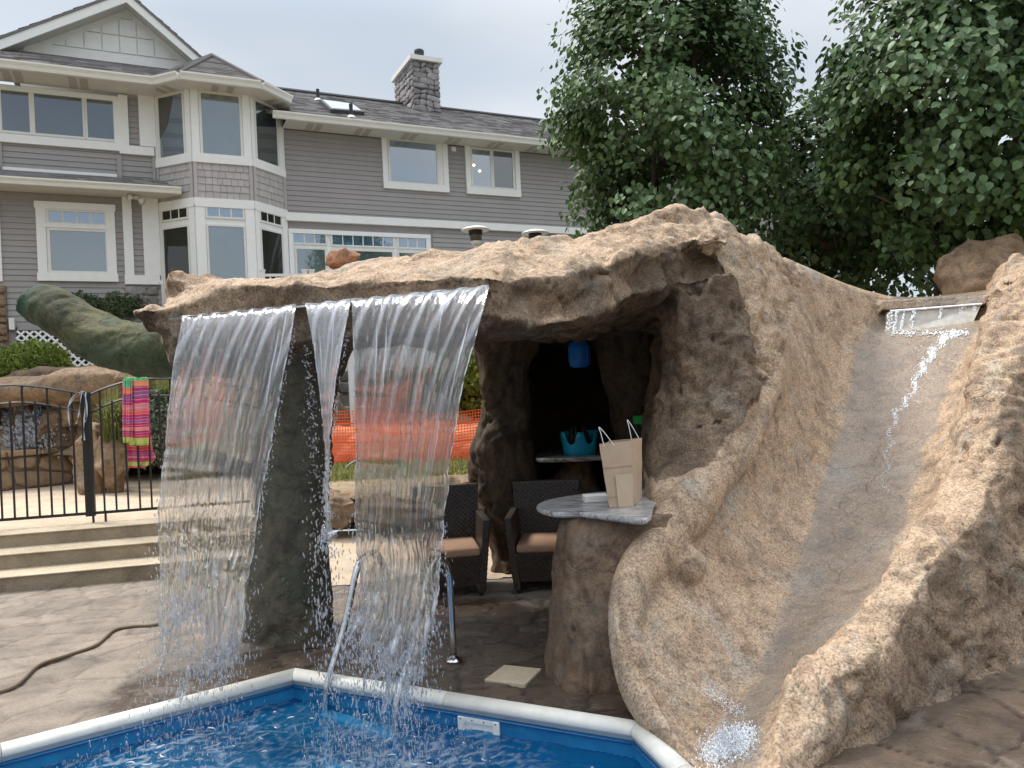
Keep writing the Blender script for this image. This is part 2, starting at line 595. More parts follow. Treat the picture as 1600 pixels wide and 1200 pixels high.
M['greyhose'] = simple('grey_hose', (0.25, 0.25, 0.24), 0.5)
M['plate'] = simple('beige_plate', (0.52, 0.43, 0.32), 0.7, var=0.08, scale=14)
M['orange'] = simple('orange_net', (0.95, 0.12, 0.03), 0.5, var=0.05)
M['ribbon'] = simple('ribbon', (0.55, 0.58, 0.66), 0.5)
M['bark'] = simple('bark', (0.11, 0.085, 0.065), 0.9, c2=(0.05, 0.04, 0.032), bmp=0.6, bscale=30)
M['shelf'] = simple('shelf_stone', (0.30, 0.28, 0.26), 0.4)
M['liner'] = simple('pool_liner', (0.012, 0.21, 0.43), 0.4, c2=(0.008, 0.13, 0.31), scale=9)
M['liner_edge'] = simple('liner_edge', (0.02, 0.12, 0.30), 0.35)
M['heater_glass'] = simple('heater_mesh', (0.10, 0.085, 0.07), 0.5)
M['cable'] = simple('dark_cable', (0.02, 0.02, 0.02), 0.6)
M['bulb'] = simple('bulb', (0.9, 0.8, 0.5), 0.3)
bn = M['bulb'].node_tree.nodes['Principled BSDF']
bn.inputs['Emission Color'].default_value = (1, 0.8, 0.4, 1); bn.inputs['Emission Strength'].default_value = 3.0

def concrete_mat(name, c, c2, wetattr=False, scale=2.5):
    m, n, b = new_mat(name)
    pos = coords(n)
    t = noise_node(n, scale, 7, 0.68, pos, 0.8)
    r = ramp(n, t.outputs['Fac'], [(0.32, c2), (0.55, c), (0.75, tuple(x * 1.12 for x in c))])
    t2 = noise_node(n, 70, 4, 0.7, pos)
    r2 = ramp(n, t2.outputs['Fac'], [(0.3, 0.8), (0.7, 1.15)])
    cc = mixc(n, 1.0, r.outputs['Color'], r2.outputs['Color'], 'MULTIPLY')
    if wetattr:
        rt_ = ramp(n, attr(n, 'tint'), [(0, 0.80), (1, 1.12)])
        cc = mixc(n, 1.0, cc, rt_.outputs['Color'], 'MULTIPLY')
        cc = mixc(n, attr(n, 'joint'), cc, tuple(x * 0.38 for x in c2))
        tn = noise_node(n, 2.2, 5, 0.7, pos, 0.5)
        wm = n.nodes.new('ShaderNodeMath'); wm.operation = 'MULTIPLY_ADD'; wm.use_clamp = True
        wm.inputs[1].default_value = 3.0; wm.inputs[2].default_value = -1.75
        ws = n.nodes.new('ShaderNodeMath'); ws.operation = 'ADD'
        n.links.new(attr(n, 'wet'), ws.inputs[0]); n.links.new(tn.outputs['Fac'], ws.inputs[1])
        n.links.new(ws.outputs[0], wm.inputs[0])
        wet = mixc(n, wm.outputs[0], (1, 1, 1), (0.40, 0.36, 0.33))
        cc = mixc(n, 1.0, cc, wet, 'MULTIPLY')
        rr = mixc(n, wm.outputs[0], (0.8, 0.8, 0.8), (0.16, 0.16, 0.16))
        n.links.new(rr, b.inputs['Roughness'])
    else:
        b.inputs['Roughness'].default_value = 0.85
    n.links.new(cc, b.inputs['Base Color'])
    t3 = noise_node(n, 22, 6, 0.7, pos, 0.5)
    bump(n, b, t3.outputs['Fac'], 0.6, 0.02)
    return m

M['patio'] = concrete_mat('stamped_concrete', (0.30, 0.245, 0.195), (0.155, 0.127, 0.104), True, 3.2)
M['upper'] = concrete_mat('pale_concrete', (0.60, 0.475, 0.345), (0.48, 0.37, 0.265))
M['step'] = concrete_mat('step_concrete', (0.56, 0.46, 0.33), (0.46, 0.36, 0.25))
M['riser'] = concrete_mat('step_riser_shaded', (0.33, 0.27, 0.19), (0.21, 0.17, 0.12))  # step concrete darkened: riser shade put into the colour
M['dirt'] = concrete_mat('dirt', (0.34, 0.25, 0.15), (0.18, 0.14, 0.075), scale=6)
M['grass_soil'] = concrete_mat('lawn_soil', (0.16, 0.15, 0.08), (0.09, 0.09, 0.045), scale=4)

def shingle_mat():
    m, n, b = new_mat('roof_shingle')
    pos = coords(n)
    a = attr(n, 'var')
    r = ramp(n, a, [(0, (0.165, 0.152, 0.15)), (0.5, (0.20, 0.185, 0.182)), (1, (0.25, 0.23, 0.225))])
    t = noise_node(n, 60, 4, 0.7, pos)
    r2 = ramp(n, t.outputs['Fac'], [(0.3, 0.7), (0.7, 1.25)])
    n.links.new(mixc(n, 1.0, r.outputs['Color'], r2.outputs['Color'], 'MULTIPLY'), b.inputs['Base Color'])
    b.inputs['Roughness'].default_value = 0.95
    return m
M['shingle'] = shingle_mat()

def glass_pane(name, base, rough=0.03, spec=0.5, ior=1.6):
    m, n, b = new_mat(name)
    pos = coords(n)
    t = noise_node(n, 0.8, 3, 0.5, pos)
    r = ramp(n, t.outputs['Fac'], [(0.35, tuple(x * 0.7 for x in base)), (0.7, base)])
    n.links.new(r.outputs['Color'], b.inputs['Base Color'])
    b.inputs['Roughness'].default_value = rough
    b.inputs['IOR'].default_value = ior
    b.inputs['Specular IOR Level'].default_value = spec
    t2 = noise_node(n, 1.2, 2, 0.5, pos)
    bump(n, b, t2.outputs['Fac'], 0.04, 0.05)
    return m
M['pane'] = glass_pane('window_glass', (0.05, 0.072, 0.085), ior=2.6)
M['pane_blind'] = glass_pane('blind_glass', (0.12, 0.16, 0.165), ior=3.2)
M['rock_rear'] = rock_mat('rock_rear', (0.105, 0.070, 0.046), (0.07, 0.043, 0.028), (0.035, 0.023, 0.016), (0.085, 0.072, 0.058), 0.35)  # darker copy of rock_dark, shade under the canopy put into the colour
M['pane_dark'] = glass_pane('dark_glass', (0.02, 0.024, 0.02), spec=0.5)
M['pane_sky'] = glass_pane('sky_glass', (0.09, 0.18, 0.29), ior=4.0)

def leaf_mat(name, lo, hi, rough=0.42, trans=0.12):
    m, n, b = new_mat(name)
    a = attr(n, 'var')
    r = ramp(n, a, [(0, lo), (0.85, hi), (1, tuple(x * 1.5 for x in hi))])
    n.links.new(r.outputs['Color'], b.inputs['Base Color'])
    b.inputs['Roughness'].default_value = rough
    b.inputs['Specular IOR Level'].default_value = 0.42
    tr = n.nodes.new('ShaderNodeBsdfTranslucent')
    n.links.new(r.outputs['Color'], tr.inputs['Color'])
    ms = n.nodes.new('ShaderNodeMixShader'); ms.inputs[0].default_value = trans
    o = n.nodes['Material Output']
    n.links.new(b.outputs[0], ms.inputs[1]); n.links.new(tr.outputs[0], ms.inputs[2])
    n.links.new(ms.outputs[0], o.inputs['Surface'])
    return m
M['leaf'] = leaf_mat('tree_leaf', (0.042, 0.082, 0.028), (0.130, 0.215, 0.075), 0.5, 0.24)
M['leaf_obj'] = simple('tree_leaf_near', (0.125, 0.21, 0.080), 0.5, c2=(0.07, 0.13, 0.05), perobj=0.35)
M['shrub'] = leaf_mat('shrub_leaf', (0.03, 0.06, 0.02), (0.09, 0.14, 0.045), 0.6)
M['bush'] = leaf_mat('bright_bush_leaf', (0.08, 0.12, 0.02), (0.24, 0.30, 0.05), 0.6, 0.3)
M['grassblade'] = leaf_mat('grass_blade', (0.10, 0.13, 0.03), (0.38, 0.38, 0.14), 0.6, 0.3)
M['greyshrub'] = leaf_mat('grey_shrub_leaf', (0.05, 0.07, 0.045), (0.15, 0.18, 0.12), 0.7)

def pool_water_mat():
    m, n, b = new_mat('pool_water')
    n.nodes.remove(b)
    o = n.nodes['Material Output']
    tr = n.nodes.new('ShaderNodeBsdfTransparent'); tr.inputs['Color'].default_value = (0.16, 0.55, 0.82, 1)
    df = n.nodes.new('ShaderNodeBsdfDiffuse'); df.inputs['Color'].default_value = (0.006, 0.155, 0.31, 1)
    gl = n.nodes.new('ShaderNodeBsdfGlossy'); gl.inputs['Roughness'].default_value = 0.03
    fr = n.nodes.new('ShaderNodeFresnel'); fr.inputs['IOR'].default_value = 1.33
    m1 = n.nodes.new('ShaderNodeMixShader'); m1.inputs[0].default_value = 0.35
    m2 = n.nodes.new('ShaderNodeMixShader')
    n.links.new(tr.outputs[0], m1.inputs[1]); n.links.new(df.outputs[0], m1.inputs[2])
    n.links.new(fr.outputs[0], m2.inputs[0]); n.links.new(m1.outputs[0], m2.inputs[1]); n.links.new(gl.outputs[0], m2.inputs[2])
    fo = n.nodes.new('ShaderNodeBsdfDiffuse'); fo.inputs['Color'].default_value = (0.80, 0.86, 0.92, 1)
    m3 = n.nodes.new('ShaderNodeMixShader')
    n.links.new(attr(n, 'foam'), m3.inputs[0]); n.links.new(m2.outputs[0], m3.inputs[1]); n.links.new(fo.outputs[0], m3.inputs[2])
    n.links.new(m3.outputs[0], o.inputs['Surface'])
    return m
M['pool_water'] = pool_water_mat()

def curtain_mat():
    m, n, b = new_mat('falling_water')
    b.inputs['Base Color'].default_value = (0.97, 0.985, 1, 1)
    b.inputs['Roughness'].default_value = 0.02
    b.inputs['Transmission Weight'].default_value = 1.0
    b.inputs['IOR'].default_value = 1.33
    o = n.nodes['Material Output']
    tr = n.nodes.new('ShaderNodeBsdfTransparent')
    ms0 = n.nodes.new('ShaderNodeMixShader'); ms0.inputs[0].default_value = 0.42
    n.links.new(b.outputs[0], ms0.inputs[1]); n.links.new(tr.outputs[0], ms0.inputs[2])
    df = n.nodes.new('ShaderNodeBsdfDiffuse'); df.inputs['Color'].default_value = (0.80, 0.84, 0.93, 1)
    tl = n.nodes.new('ShaderNodeBsdfTranslucent'); tl.inputs['Color'].default_value = (0.80, 0.84, 0.93, 1)
    gl = n.nodes.new('ShaderNodeBsdfGlossy'); gl.inputs['Roughness'].default_value = 0.15
    a1 = n.nodes.new('ShaderNodeMixShader'); a1.inputs[0].default_value = 0.4
    n.links.new(df.outputs[0], a1.inputs[1]); n.links.new(tl.outputs[0], a1.inputs[2])
    a2 = n.nodes.new('ShaderNodeMixShader'); a2.inputs[0].default_value = 0.35
    n.links.new(a1.outputs[0], a2.inputs[1]); n.links.new(gl.outputs[0], a2.inputs[2])
    ms = n.nodes.new('ShaderNodeMixShader')
    n.links.new(attr(n, 'foam'), ms.inputs[0])
    n.links.new(ms0.outputs[0], ms.inputs[1]); n.links.new(a2.outputs[0], ms.inputs[2])
    n.links.new(ms.outputs[0], o.inputs['Surface'])
    return m
M['curtain'] = curtain_mat()

def drop_mat():
    m, n, b = new_mat('water_drops')
    b.inputs['Base Color'].default_value = (0.88, 0.92, 0.98, 1)
    b.inputs['Roughness'].default_value = 0.1
    b.inputs['Transmission Weight'].default_value = 0.85
    b.inputs['IOR'].default_value = 1.33
    return m
M['drops'] = drop_mat()
M['splash'] = simple('splash_water', (0.88, 0.91, 0.94), 0.15, var=0.03)
# ================================================================== GROUND AND PATIO
POOL = [G(-260, 1235, 0.03)[:2], G(0, 1160, 0.03)[:2], G(460, 1043, 0.03)[:2], G(1000, 1126, 0.03)[:2], G(1072, 1193, 0.03)[:2],
        np.array([1.05, 2.5]), np.array([0.9, 1.1]), np.array([-4.6, 1.1])]
POOL = np.array(POOL)

def inside(poly, x, y):
    r = np.zeros(x.shape, bool)
    n = len(poly)
    for i in range(n):
        x0, y0 = poly[i]; x1, y1 = poly[(i + 1) % n]
        c = ((y0 > y) != (y1 > y)) & (x < (x1 - x0) * (y - y0) / (y1 - y0 + 1e-12) + x0)
        r ^= c
    return r

def voro(x, y, cell, seed=3, jit=0.85):
    gx, gy = np.floor(x / cell).astype(int), np.floor(y / cell).astype(int)
    f1 = np.full(x.shape, 9.0); f2 = np.full(x.shape, 9.0); idn = np.zeros(x.shape)
    for a in (-1, 0, 1):
        for b in (-1, 0, 1):
            cx, cy = gx + a, gy + b
            h = (np.sin(cx * 127.1 + cy * 311.7 + seed) * 43758.5453) % 1.0
            h2 = (np.sin(cx * 269.5 + cy * 183.3 + seed) * 43758.5453) % 1.0
            px_, py_ = (cx + 0.5 + (h - 0.5) * jit) * cell, (cy + 0.5 + (h2 - 0.5) * jit) * cell
            d = np.hypot(x - px_, y - py_)
            nf2 = np.where(d < f1, f1, np.minimum(f2, d))
            idn = np.where(d < f1, h, idn)
            f1 = np.minimum(f1, d); f2 = nf2
    return f1, f2, idn

def grid_sheet(x0, x1, y0, y1, st, fz, keep=None):
    xs = np.arange(x0, x1 + st / 2, st); ys = np.arange(y0, y1 + st / 2, st)
    X, Y = np.meshgrid(xs, ys)
    nx, ny = len(xs), len(ys)
    Z = fz(X, Y)
    v = np.stack([X, Y, Z], -1).reshape(-1, 3)
    i = np.arange((ny - 1) * (nx - 1))
    r, c = i // (nx - 1), i % (nx - 1)
    f = np.stack([r * nx + c, r * nx + c + 1, (r + 1) * nx + c + 1, (r + 1) * nx + c], 1)
    if keep is not None:
        ctr = v[f].mean(1)
        f = f[keep(ctr[:, 0], ctr[:, 1])]
        u, inv = np.unique(f, return_inverse=True)
        v, f = v[u], inv.reshape(f.shape)
    return v, f

def patio_z(X, Y):
    sh = X.shape
    p = np.stack([X.ravel(), Y.ravel(), np.zeros(X.size)], 1)
    wx = X + 0.06 * perlin(p * 2.5).reshape(sh) + 0.02 * perlin(p * 9).reshape(sh)
    wy = Y + 0.06 * perlin(p * 2.5 + 40).reshape(sh) + 0.02 * perlin(p * 9 + 7).reshape(sh)
    f1, f2, idn = voro(wx, wy, 0.40)
    j = 1 - sstep(f2 - f1, 0.006, 0.030)
    j = j * (0.6 + 0.4 * sstep(X, -2.6, -1.2))
    z = -0.010 * j + 0.006 * (idn - 0.5) + 0.005 * fbm(p * 7, 4).reshape(sh)
    return z
inner = POOL.copy()
v, f = grid_sheet(-6.2, 5.5, 1.0, 9.6, 0.028, patio_z, lambda x, y: ~inside(POOL, x, y) & ~((y > 8.2) & (x < -1.9 - 0.0)))
pat = mk('patio', v, f, M['patio'], None, True, 'structure')
p3 = v.copy(); p3[:, 2] = 0
wx = v[:, 0] + 0.06 * perlin(p3 * 2.5) + 0.02 * perlin(p3 * 9)
wy = v[:, 1] + 0.06 * perlin(p3 * 2.5 + 40) + 0.02 * perlin(p3 * 9 + 7)
f1, f2, idn = voro(wx, wy, 0.40)
fattr(pat.data, 'joint', (1 - sstep(f2 - f1, 0.004, 0.026)) * (0.45 + 0.4 * sstep(v[:, 0], -2.6, -1.2)))
fattr(pat.data, 'tint', idn)
# wet where the falls splash
wetc = [(-1.0, 4.7, 1.1), (-0.2, 4.6, 1.0), (0.2, 5.0, 0.9), (-1.9, 4.5, 0.55), (-0.4, 5.6, 0.6), (0.9, 3.9, 1.0), (2.2, 3.2, 1.4)]
wv_ = np.zeros(len(v))
for cx, cy, r in wetc:
    wv_ = np.maximum(wv_, 1 - sstep(np.hypot(v[:, 0] - cx, v[:, 1] - cy), r * 0.7, r * 1.15))
fattr(pat.data, 'wet', wv_ * 0.45)

# the wide ground under and beyond everything, with the hollow for the pool
def ground_z(X, Y):
    z = -0.08 + 0.40 * sstep(Y, 9.0, 9.5) + 0.75 * sstep(Y, 12.5, 17.0) + 0.25 * sstep(np.hypot(X, Y), 30, 200)
    return z
v, f = grid_sheet(-24, 24, -12, 32, 0.4, ground_z, lambda x, y: ~inside(POOL + (POOL - POOL.mean(0)) * 0.04, x, y) & ~((np.abs(x) < 7) & (y > 0.5) & (y < 9.4)))
mk('lawn', v, f, M['grass_soil'], None, True, 'structure')
bigv = [(-1500, -1500, -0.2), (1500, -1500, -0.2), (1500, 1500, -0.2), (-1500, 1500, -0.2), (-20, -10, -0.2), (20, -10, -0.2), (20, 30, -0.2), (-20, 30, -0.2)]
mk('ground', bigv, [(0, 1, 5, 4), (1, 2, 6, 5), (2, 3, 7, 6), (3, 0, 4, 7)], M['grass_soil'], None, False, 'structure')

# ---- upper terrace reached by three steps
US = np.array([math.cos(0.235), math.sin(0.235)])      # direction of the step edges
UN = np.array([-US[1], US[0]])
S0 = G(0, 927, 0)[:2]
def SP(a, b, z):
    q = S0 + US * a + UN * b
    return (q[0], q[1], z)
steps = thing('concrete_steps', 'three wide pale concrete steps below the black iron gate', 'steps', tuple(SP(0, 0, 0)))
zs = [0.145, 0.29, 0.425]; bs = [0.0, 0.36, 0.73]; be = [0.36, 0.73, 1.05]
rl, rr_ = -1.7, 2.42
for k in range(3):
    mb = MB()
    z1 = zs[k]
    mb.hexa([SP(rl, bs[k], -0.1), SP(rr_, bs[k], -0.1), SP(rr_, be[k] + 0.02, -0.1), SP(rl, be[k] + 0.02, -0.1),
             SP(rl, bs[k], z1 - 0.012), SP(rr_, bs[k], z1 - 0.012), SP(rr_, be[k] + 0.02, z1 - 0.012), SP(rl, be[k] + 0.02, z1 - 0.012)])
    st = mb.build('step', M['riser'], steps)
    t = MB()
    t.hexa([SP(rl - 0.005, bs[k] - 0.015, z1 - 0.011), SP(rr_ + 0.005, bs[k] - 0.015, z1 - 0.011), SP(rr_ + 0.005, be[k] + 0.01, z1 - 0.011), SP(rl - 0.005, be[k] + 0.01, z1 - 0.011),
            SP(rl - 0.005, bs[k] - 0.015, z1), SP(rr_ + 0.005, bs[k] - 0.015, z1), SP(rr_ + 0.005, be[k] + 0.01, z1), SP(rl - 0.005, be[k] + 0.01, z1)])
    t.build('tread', M['step'], st, bevel=0.004)
up = MB()
up.hexa([SP(rl - 6, 1.06, -0.1), SP(rr_, 1.06, -0.1), SP(rr_ - 0.5, 6.5, -0.1), SP(rl - 6, 6.5, -0.1),
         SP(rl - 6, 1.06, 0.424), SP(rr_, 1.06, 0.424), SP(rr_ - 0.5, 6.5, 0.424), SP(rl - 6, 6.5, 0.424)])
up.build('upper_patio', M['upper'], None, kind='structure')
# pale walk that runs behind the grotto pillars
v, f = grid_sheet(-2.2, 1.0, 6.75, 9.45, 0.04, lambda X, Y: 0.006 + patio_z(X, Y) * 0.5,
                  lambda x, y: (y > 6.9 + 0.12 * np.sin(x * 5)) & (x > -2.3))
wk = mk('path', v, f, M['upper'], None, True, 'structure')

# ---- pool
pc = POOL.mean(0)
pool = thing('swimming_pool', 'angular blue-lined swimming pool with white rounded coping', 'pool', (pc[0], pc[1], -1.3))
def offs(poly, d):
    n = len(poly); o = []
    for i in range(n):
        a, b, c = poly[i - 1], poly[i], poly[(i + 1) % n]
        t1 = (b - a) / np.linalg.norm(b - a); t2 = (c - b) / np.linalg.norm(c - b)
        n1 = np.array([t1[1], -t1[0]]); n2 = np.array([t2[1], -t2[0]])
        m = n1 + n2; m /= (m @ n1)
        o.append(b + m * d)
    return np.array(o)
area = 0.5 * sum(POOL[i][0] * POOL[(i + 1) % 8][1] - POOL[(i + 1) % 8][0] * POOL[i][1] for i in range(8))
SG = 1 if area > 0 else -1
prof = [(0.042, -0.03), (0.038, 0.003), (0.02, 0.020), (-0.005, 0.027), (-0.038, 0.022), (-0.060, 0.006), (-0.066, -0.016), (-0.058, -0.030), (-0.05, -0.030), (-0.05, -0.05), (0.04, -0.05)]
for i in range(8):
    a, b = POOL[i], POOL[(i + 1) % 8]
    Ld = np.linalg.norm(b - a)
    nseg = max(1, int(round(Ld / 1.15)))
    pts = []
    for k in range(nseg):
        f0, f1_ = k / nseg, (k + 1) / nseg
        ca, cb = [], []
        for dd, z in prof:
            O = offs(POOL, SG * dd)
            oa, ob = O[i], O[(i + 1) % 8]
            g = 0.0016 / Ld
            qa = oa + (ob - oa) * (f0 + g); qb = oa + (ob - oa) * (f1_ - g)
            ca.append((qa[0], qa[1], z + 0.0)); cb.append((qb[0], qb[1], z))
        n_ = len(prof)
        vv = ca + cb
        ff = [(j, (j + 1) % n_, n_ + (j + 1) % n_, n_ + j) for j in range(n_)] + [tuple(range(n_ - 1, -1, -1)), tuple(range(n_, 2 * n_))]
        o = mk('coping', vv, ff, M['coping'], pool, False)
        for pl in o.data.polygons: pl.use_smooth = len(pl.vertices) == 4
wi = offs(POOL, -SG * 0.048)
lv = [(p[0], p[1], -0.04) for p in wi] + [(p[0], p[1], -1.25) for p in wi]
lf = [(i, (i + 1) % 8, 8 + (i + 1) % 8, 8 + i) for i in range(8)] + [tuple(8 + i for i in range(8))]
mk('liner', lv, lf, M['liner'], pool)
bead = MB()
wi2 = offs(POOL, -SG * 0.056)
for i in range(8):
    a, b = wi2[i], wi2[(i + 1) % 8]
    bead.tube([(a[0], a[1], -0.062), (b[0], b[1], -0.062)], 0.007, 6)
bead.build('liner_track', M['liner_edge'], pool, smooth=True)

WZ = -0.135
LAND = [(-1.95, 4.15, 0.75), (-0.62, 3.75, 0.7), (0.92, 3.35, 0.35)]
def water_z(X, Y):
    p = np.stack([X.ravel(), Y.ravel(), np.zeros(X.size)], 1)
    z = 0.010 * fbm(p * np.array([3.5, 5.5, 1]), 3) + 0.0045 * fbm(p * np.array([12, 17, 1]) + 9, 3)
    for cx, cy, r in LAND:
        d = np.hypot(p[:, 0] - cx, p[:, 1] - cy)
        z += np.exp(-(d / r) ** 2) * (0.015 * fbm(p * 11 + 5, 3) + 0.008 * fbm(p * 34 + 2, 2))
        z += 0.004 * np.sin(d * 26) * np.exp(-(d / 1.3) ** 2)
    return z.reshape(X.shape) + WZ
xi0, yi0 = wi.min(0); xi1, yi1 = wi.max(0)
v, f = grid_sheet(xi0, xi1, 2.2, yi1, 0.016, water_z, lambda x, y: inside(wi, x, y))
wo = mk('water', v, f, M['pool_water'], None, True, 'structure')
fm = np.zeros(len(v)); vp = np.stack([v[:, 0], v[:, 1], v[:, 0] * 0], 1)
for cx, cy, r in LAND:
    d = np.hypot(v[:, 0] - cx, v[:, 1] - cy)
    lac = 1 - np.abs(perlin(vp * np.array([9, 13, 1]) + 4)) * 3.2 - np.abs(perlin(vp * np.array([22, 30, 1]) + 8)) * 1.6
    fm = np.maximum(fm, (1 - sstep(d, r * 0.35, r * 1.25)) * sstep(lac, 0.15, 0.8))
fattr(wo.data, 'foam', np.clip(fm * 0.24, 0, 1))

# skimmer face on the far pool wall
a, b = wi[2], wi[3]
tdir = np.append((b - a) / np.linalg.norm(b - a), 0); ndir = np.array([tdir[1], -tdir[0], 0.0])
c = G(762, 1112, -0.07); c[2] = -0.115
tt = ((c[:2] - a) @ tdir[:2]); c[:2] = a + tdir[:2] * tt
c = c + ndir * 0.012
sk = thing('pool_skimmer', 'white rectangular skimmer plate on the far blue pool wall', 'skimmer', tuple(c))
for sx in (-1, 1):
    MB().obox(c + tdir * sx * 0.105, tdir * 0.02, ndir * 0.008, (0, 0, 0.05)).build('side_bar', M['plastic_w'], sk, bevel=0.004)
MB().obox(c + np.array([0, 0, 0.038]), tdir * 0.085, ndir * 0.008, (0, 0, 0.012)).build('top_bar', M['plastic_w'], sk)
MB().obox(c - np.array([0, 0, 0.038]), tdir * 0.085, ndir * 0.008, (0, 0, 0.012)).build('bottom_bar', M['plastic_w'], sk)
MB().obox(c - ndir * 0.006, tdir * 0.085, ndir * 0.002, (0, 0, 0.026)).build('weir_flap', M['plastic_w'], sk)
for k in range(4):
    q = c + tdir * (-0.105 + 0.07 * k) + np.array([0, 0, 0.039]) + ndir * 0.009
    MB().obox(q, tdir * 0.004, ndir * 0.002, (0, 0, 0.004)).build('screw', M['steel'], sk)

# ================================================================== FAUX-ROCK GROTTO AND SLIDE
def lipD(px):
    return 4.128 / (1 + 0.000341 * (px - 800))
ZL = 2.215
def LIP(px):
    D = lipD(px)
    q = P(px, 500, D); q[2] = ZL
    return q

grotto = thing('rock_grotto', 'tan artificial rock grotto with flat canopy and built-in water slide', 'rock grotto', (0.6, 5.6, 0))

def dn(p, z):
    q = np.array(p, float).copy(); q[2] = z; return q
def Pz(px, D, z):
    q = P(px, 600, D); q[2] = z
    dx = px - 800.0
    # exact x for that column pixel at height z
    b = (z - CZ) / D * F
    a = (dx + b * SR) / CR
    q[0] = a / F * D
    return q

# stations along the slide: LM LR LW BL BR RW RR RM RB LB
ST = [
 dict(LR=(1086, 1212, 3.27), LW=(1100, 1222, 3.24), BL=(1114, 1224, 3.20), BR=(1192, 1222, 3.14), RW=(1206, 1214, 3.12), RR=(1222, 1196, 3.12), RM=(1250, 1240, 3.10), RB=(1290, 1250)),
 dict(LR=(1040, 1140, 3.64), LW=(1078, 1136, 3.72), BL=(1132, 1124, 3.72), BR=(1193, 1126, 3.56), RW=(1207, 1120, 3.48), RR=(1220, 1108, 3.44), RM=(1275, 1165, 3.32), RB=(1340, 1180)),
 dict(LR=(985, 1060, 3.82), LW=(1080, 1060, 3.98), BL=(1175, 1064, 4.07), BR=(1228, 1070, 3.88), RW=(1246, 1046, 3.76), RR=(1262, 1022, 3.66), RM=(1345, 1080, 3.52), RB=(1402, 1125)),
 dict(LR=(958, 962, 4.05), LW=(1080, 968, 4.30), BL=(1208, 992, 4.46), BR=(1300, 1000, 4.16), RW=(1325, 978, 4.06), RR=(1348, 956, 3.98), RM=(1430, 1005, 3.84), RB=(1475, 1070)),
 dict(LR=(963, 892, 4.28), LW=(1105, 885, 4.70), BL=(1240, 900, 5.00), BR=(1378, 905, 4.66), RW=(1398, 872, 4.56), RR=(1414, 844, 4.46), RM=(1490, 905, 4.24), RB=(1545, 1048)),
 dict(LR=(1012, 826, 4.58), LW=(1140, 795, 5.18), BL=(1270, 802, 5.60), BR=(1418, 806, 5.23), RW=(1452, 785, 5.10), RR=(1488, 768, 4.96), RM=(1560, 840, 4.65), RB=(1640, 1010)),
 dict(LR=(1062, 772, 4.90), LW=(1180, 725, 5.52), BL=(1290, 742, 5.95), BR=(1436, 745, 5.55), RW=(1480, 705, 5.42), RR=(1527, 650, 5.28), RM=(1620, 745, 5.0), RB=(1740, 980)),
 dict(LR=(1150, 672, 5.30), LW=(1215, 665, 5.82), BL=(1308, 682, 6.28), BR=(1456, 685, 5.86), RW=(1500, 630, 5.76), RR=(1534, 576, 5.62), RM=(1680, 640, 5.35), RB=(1820, 960)),
 dict(LR=(1198, 602, 5.70), LW=(1245, 598, 6.20), BL=(1326, 612, 6.72), BR=(1486, 608, 6.28), RW=(1518, 556, 6.18), RR=(1555, 500, 6.06), RM=(1720, 560, 5.7), RB=(1880, 900)),
 dict(LR=(1166, 500, 5.92), LW=(1246, 505, 6.60), BL=(1345, 524, 7.25), BR=(1530, 508, 6.80), RW=(1545, 474, 6.74), RR=(1572, 436, 6.64), RM=(1760, 480, 6.3), RB=(1900, 850)),
 dict(LR=(1122, 392, 6.02), LW=(1220, 430, 6.75), BL=(1374, 506, 7.44), BR=(1542, 494, 7.05), RW=(1556, 462, 7.04), RR=(1590, 415, 6.92), RM=(1780, 440, 6.7), RB=(1900, 820)),
 dict(LR=(1108, 336, 6.45), LW=(1228, 402, 7.10), BL=(1388, 463, 7.66), BR=(1546, 454, 7.30), RW=(1562, 436, 7.30), RR=(1604, 398, 7.22), RM=(1800, 430, 7.1), RB=(1900, 800)),
]
LMs = [(0.12, -0.02), (0.10, -0.02), (0.16, 0.0), (0.16, 0.05), (0.12, 0.10), (0.10, 0.22)]
rows = []
for i, s in enumerate(ST):
    g = {k: P(*s[k]) for k in ('LR', 'LW', 'BL', 'BR', 'RW', 'RR', 'RM')}
    g['RB'] = G(s['RB'][0], s['RB'][1], 0.0); g['RB'][2] = -0.3
    if i <= 5:
        ox, oy = LMs[i]
        g['LM'] = np.array([g['LR'][0] + ox, g['LR'][1] + oy + 0.05, g['LR'][2] * 0.45 - 0.1])
        g['LB'] = np.array([g['LR'][0] + ox + 0.12, g['LR'][1] + oy + 0.1, -0.35])
    else:
        t = {6: (1006, 800, 5.0), 7: (1014, 735, 5.5), 8: (1034, 640, 6.1), 9: (1040, 540, 6.5), 10: (1042, 450, 6.75), 11: (1042, 420, 7.2)}[i]
        g['LM'] = P(*t)
        g['LB'] = dn(g['LM'] + np.array([0.02, 0.03, 0]), -0.35)
    rows.append([g[k] for k in ('LB', 'LM', 'LR', 'LW', 'BL', 'BR', 'RW', 'RR', 'RM', 'RB')])
def back(row, dy, dz, dx=0.0):
    o = []
    for j, p in enumerate(row):
        q = p.copy(); q[1] += dy; q[0] += dx
        if j not in (0, 9): q[2] = max(q[2] + dz, -0.3)
        o.append(q)
    return o
rows.append(back(rows[-1], 0.7, -0.10, 0.25))
rows.append(back(rows[-1], 0.9, -1.0, 0.2))
rows[-1][0][1] += 0.3
ROWS = np.array(rows)
slide_solid = loft(ROWS, 5, 5)

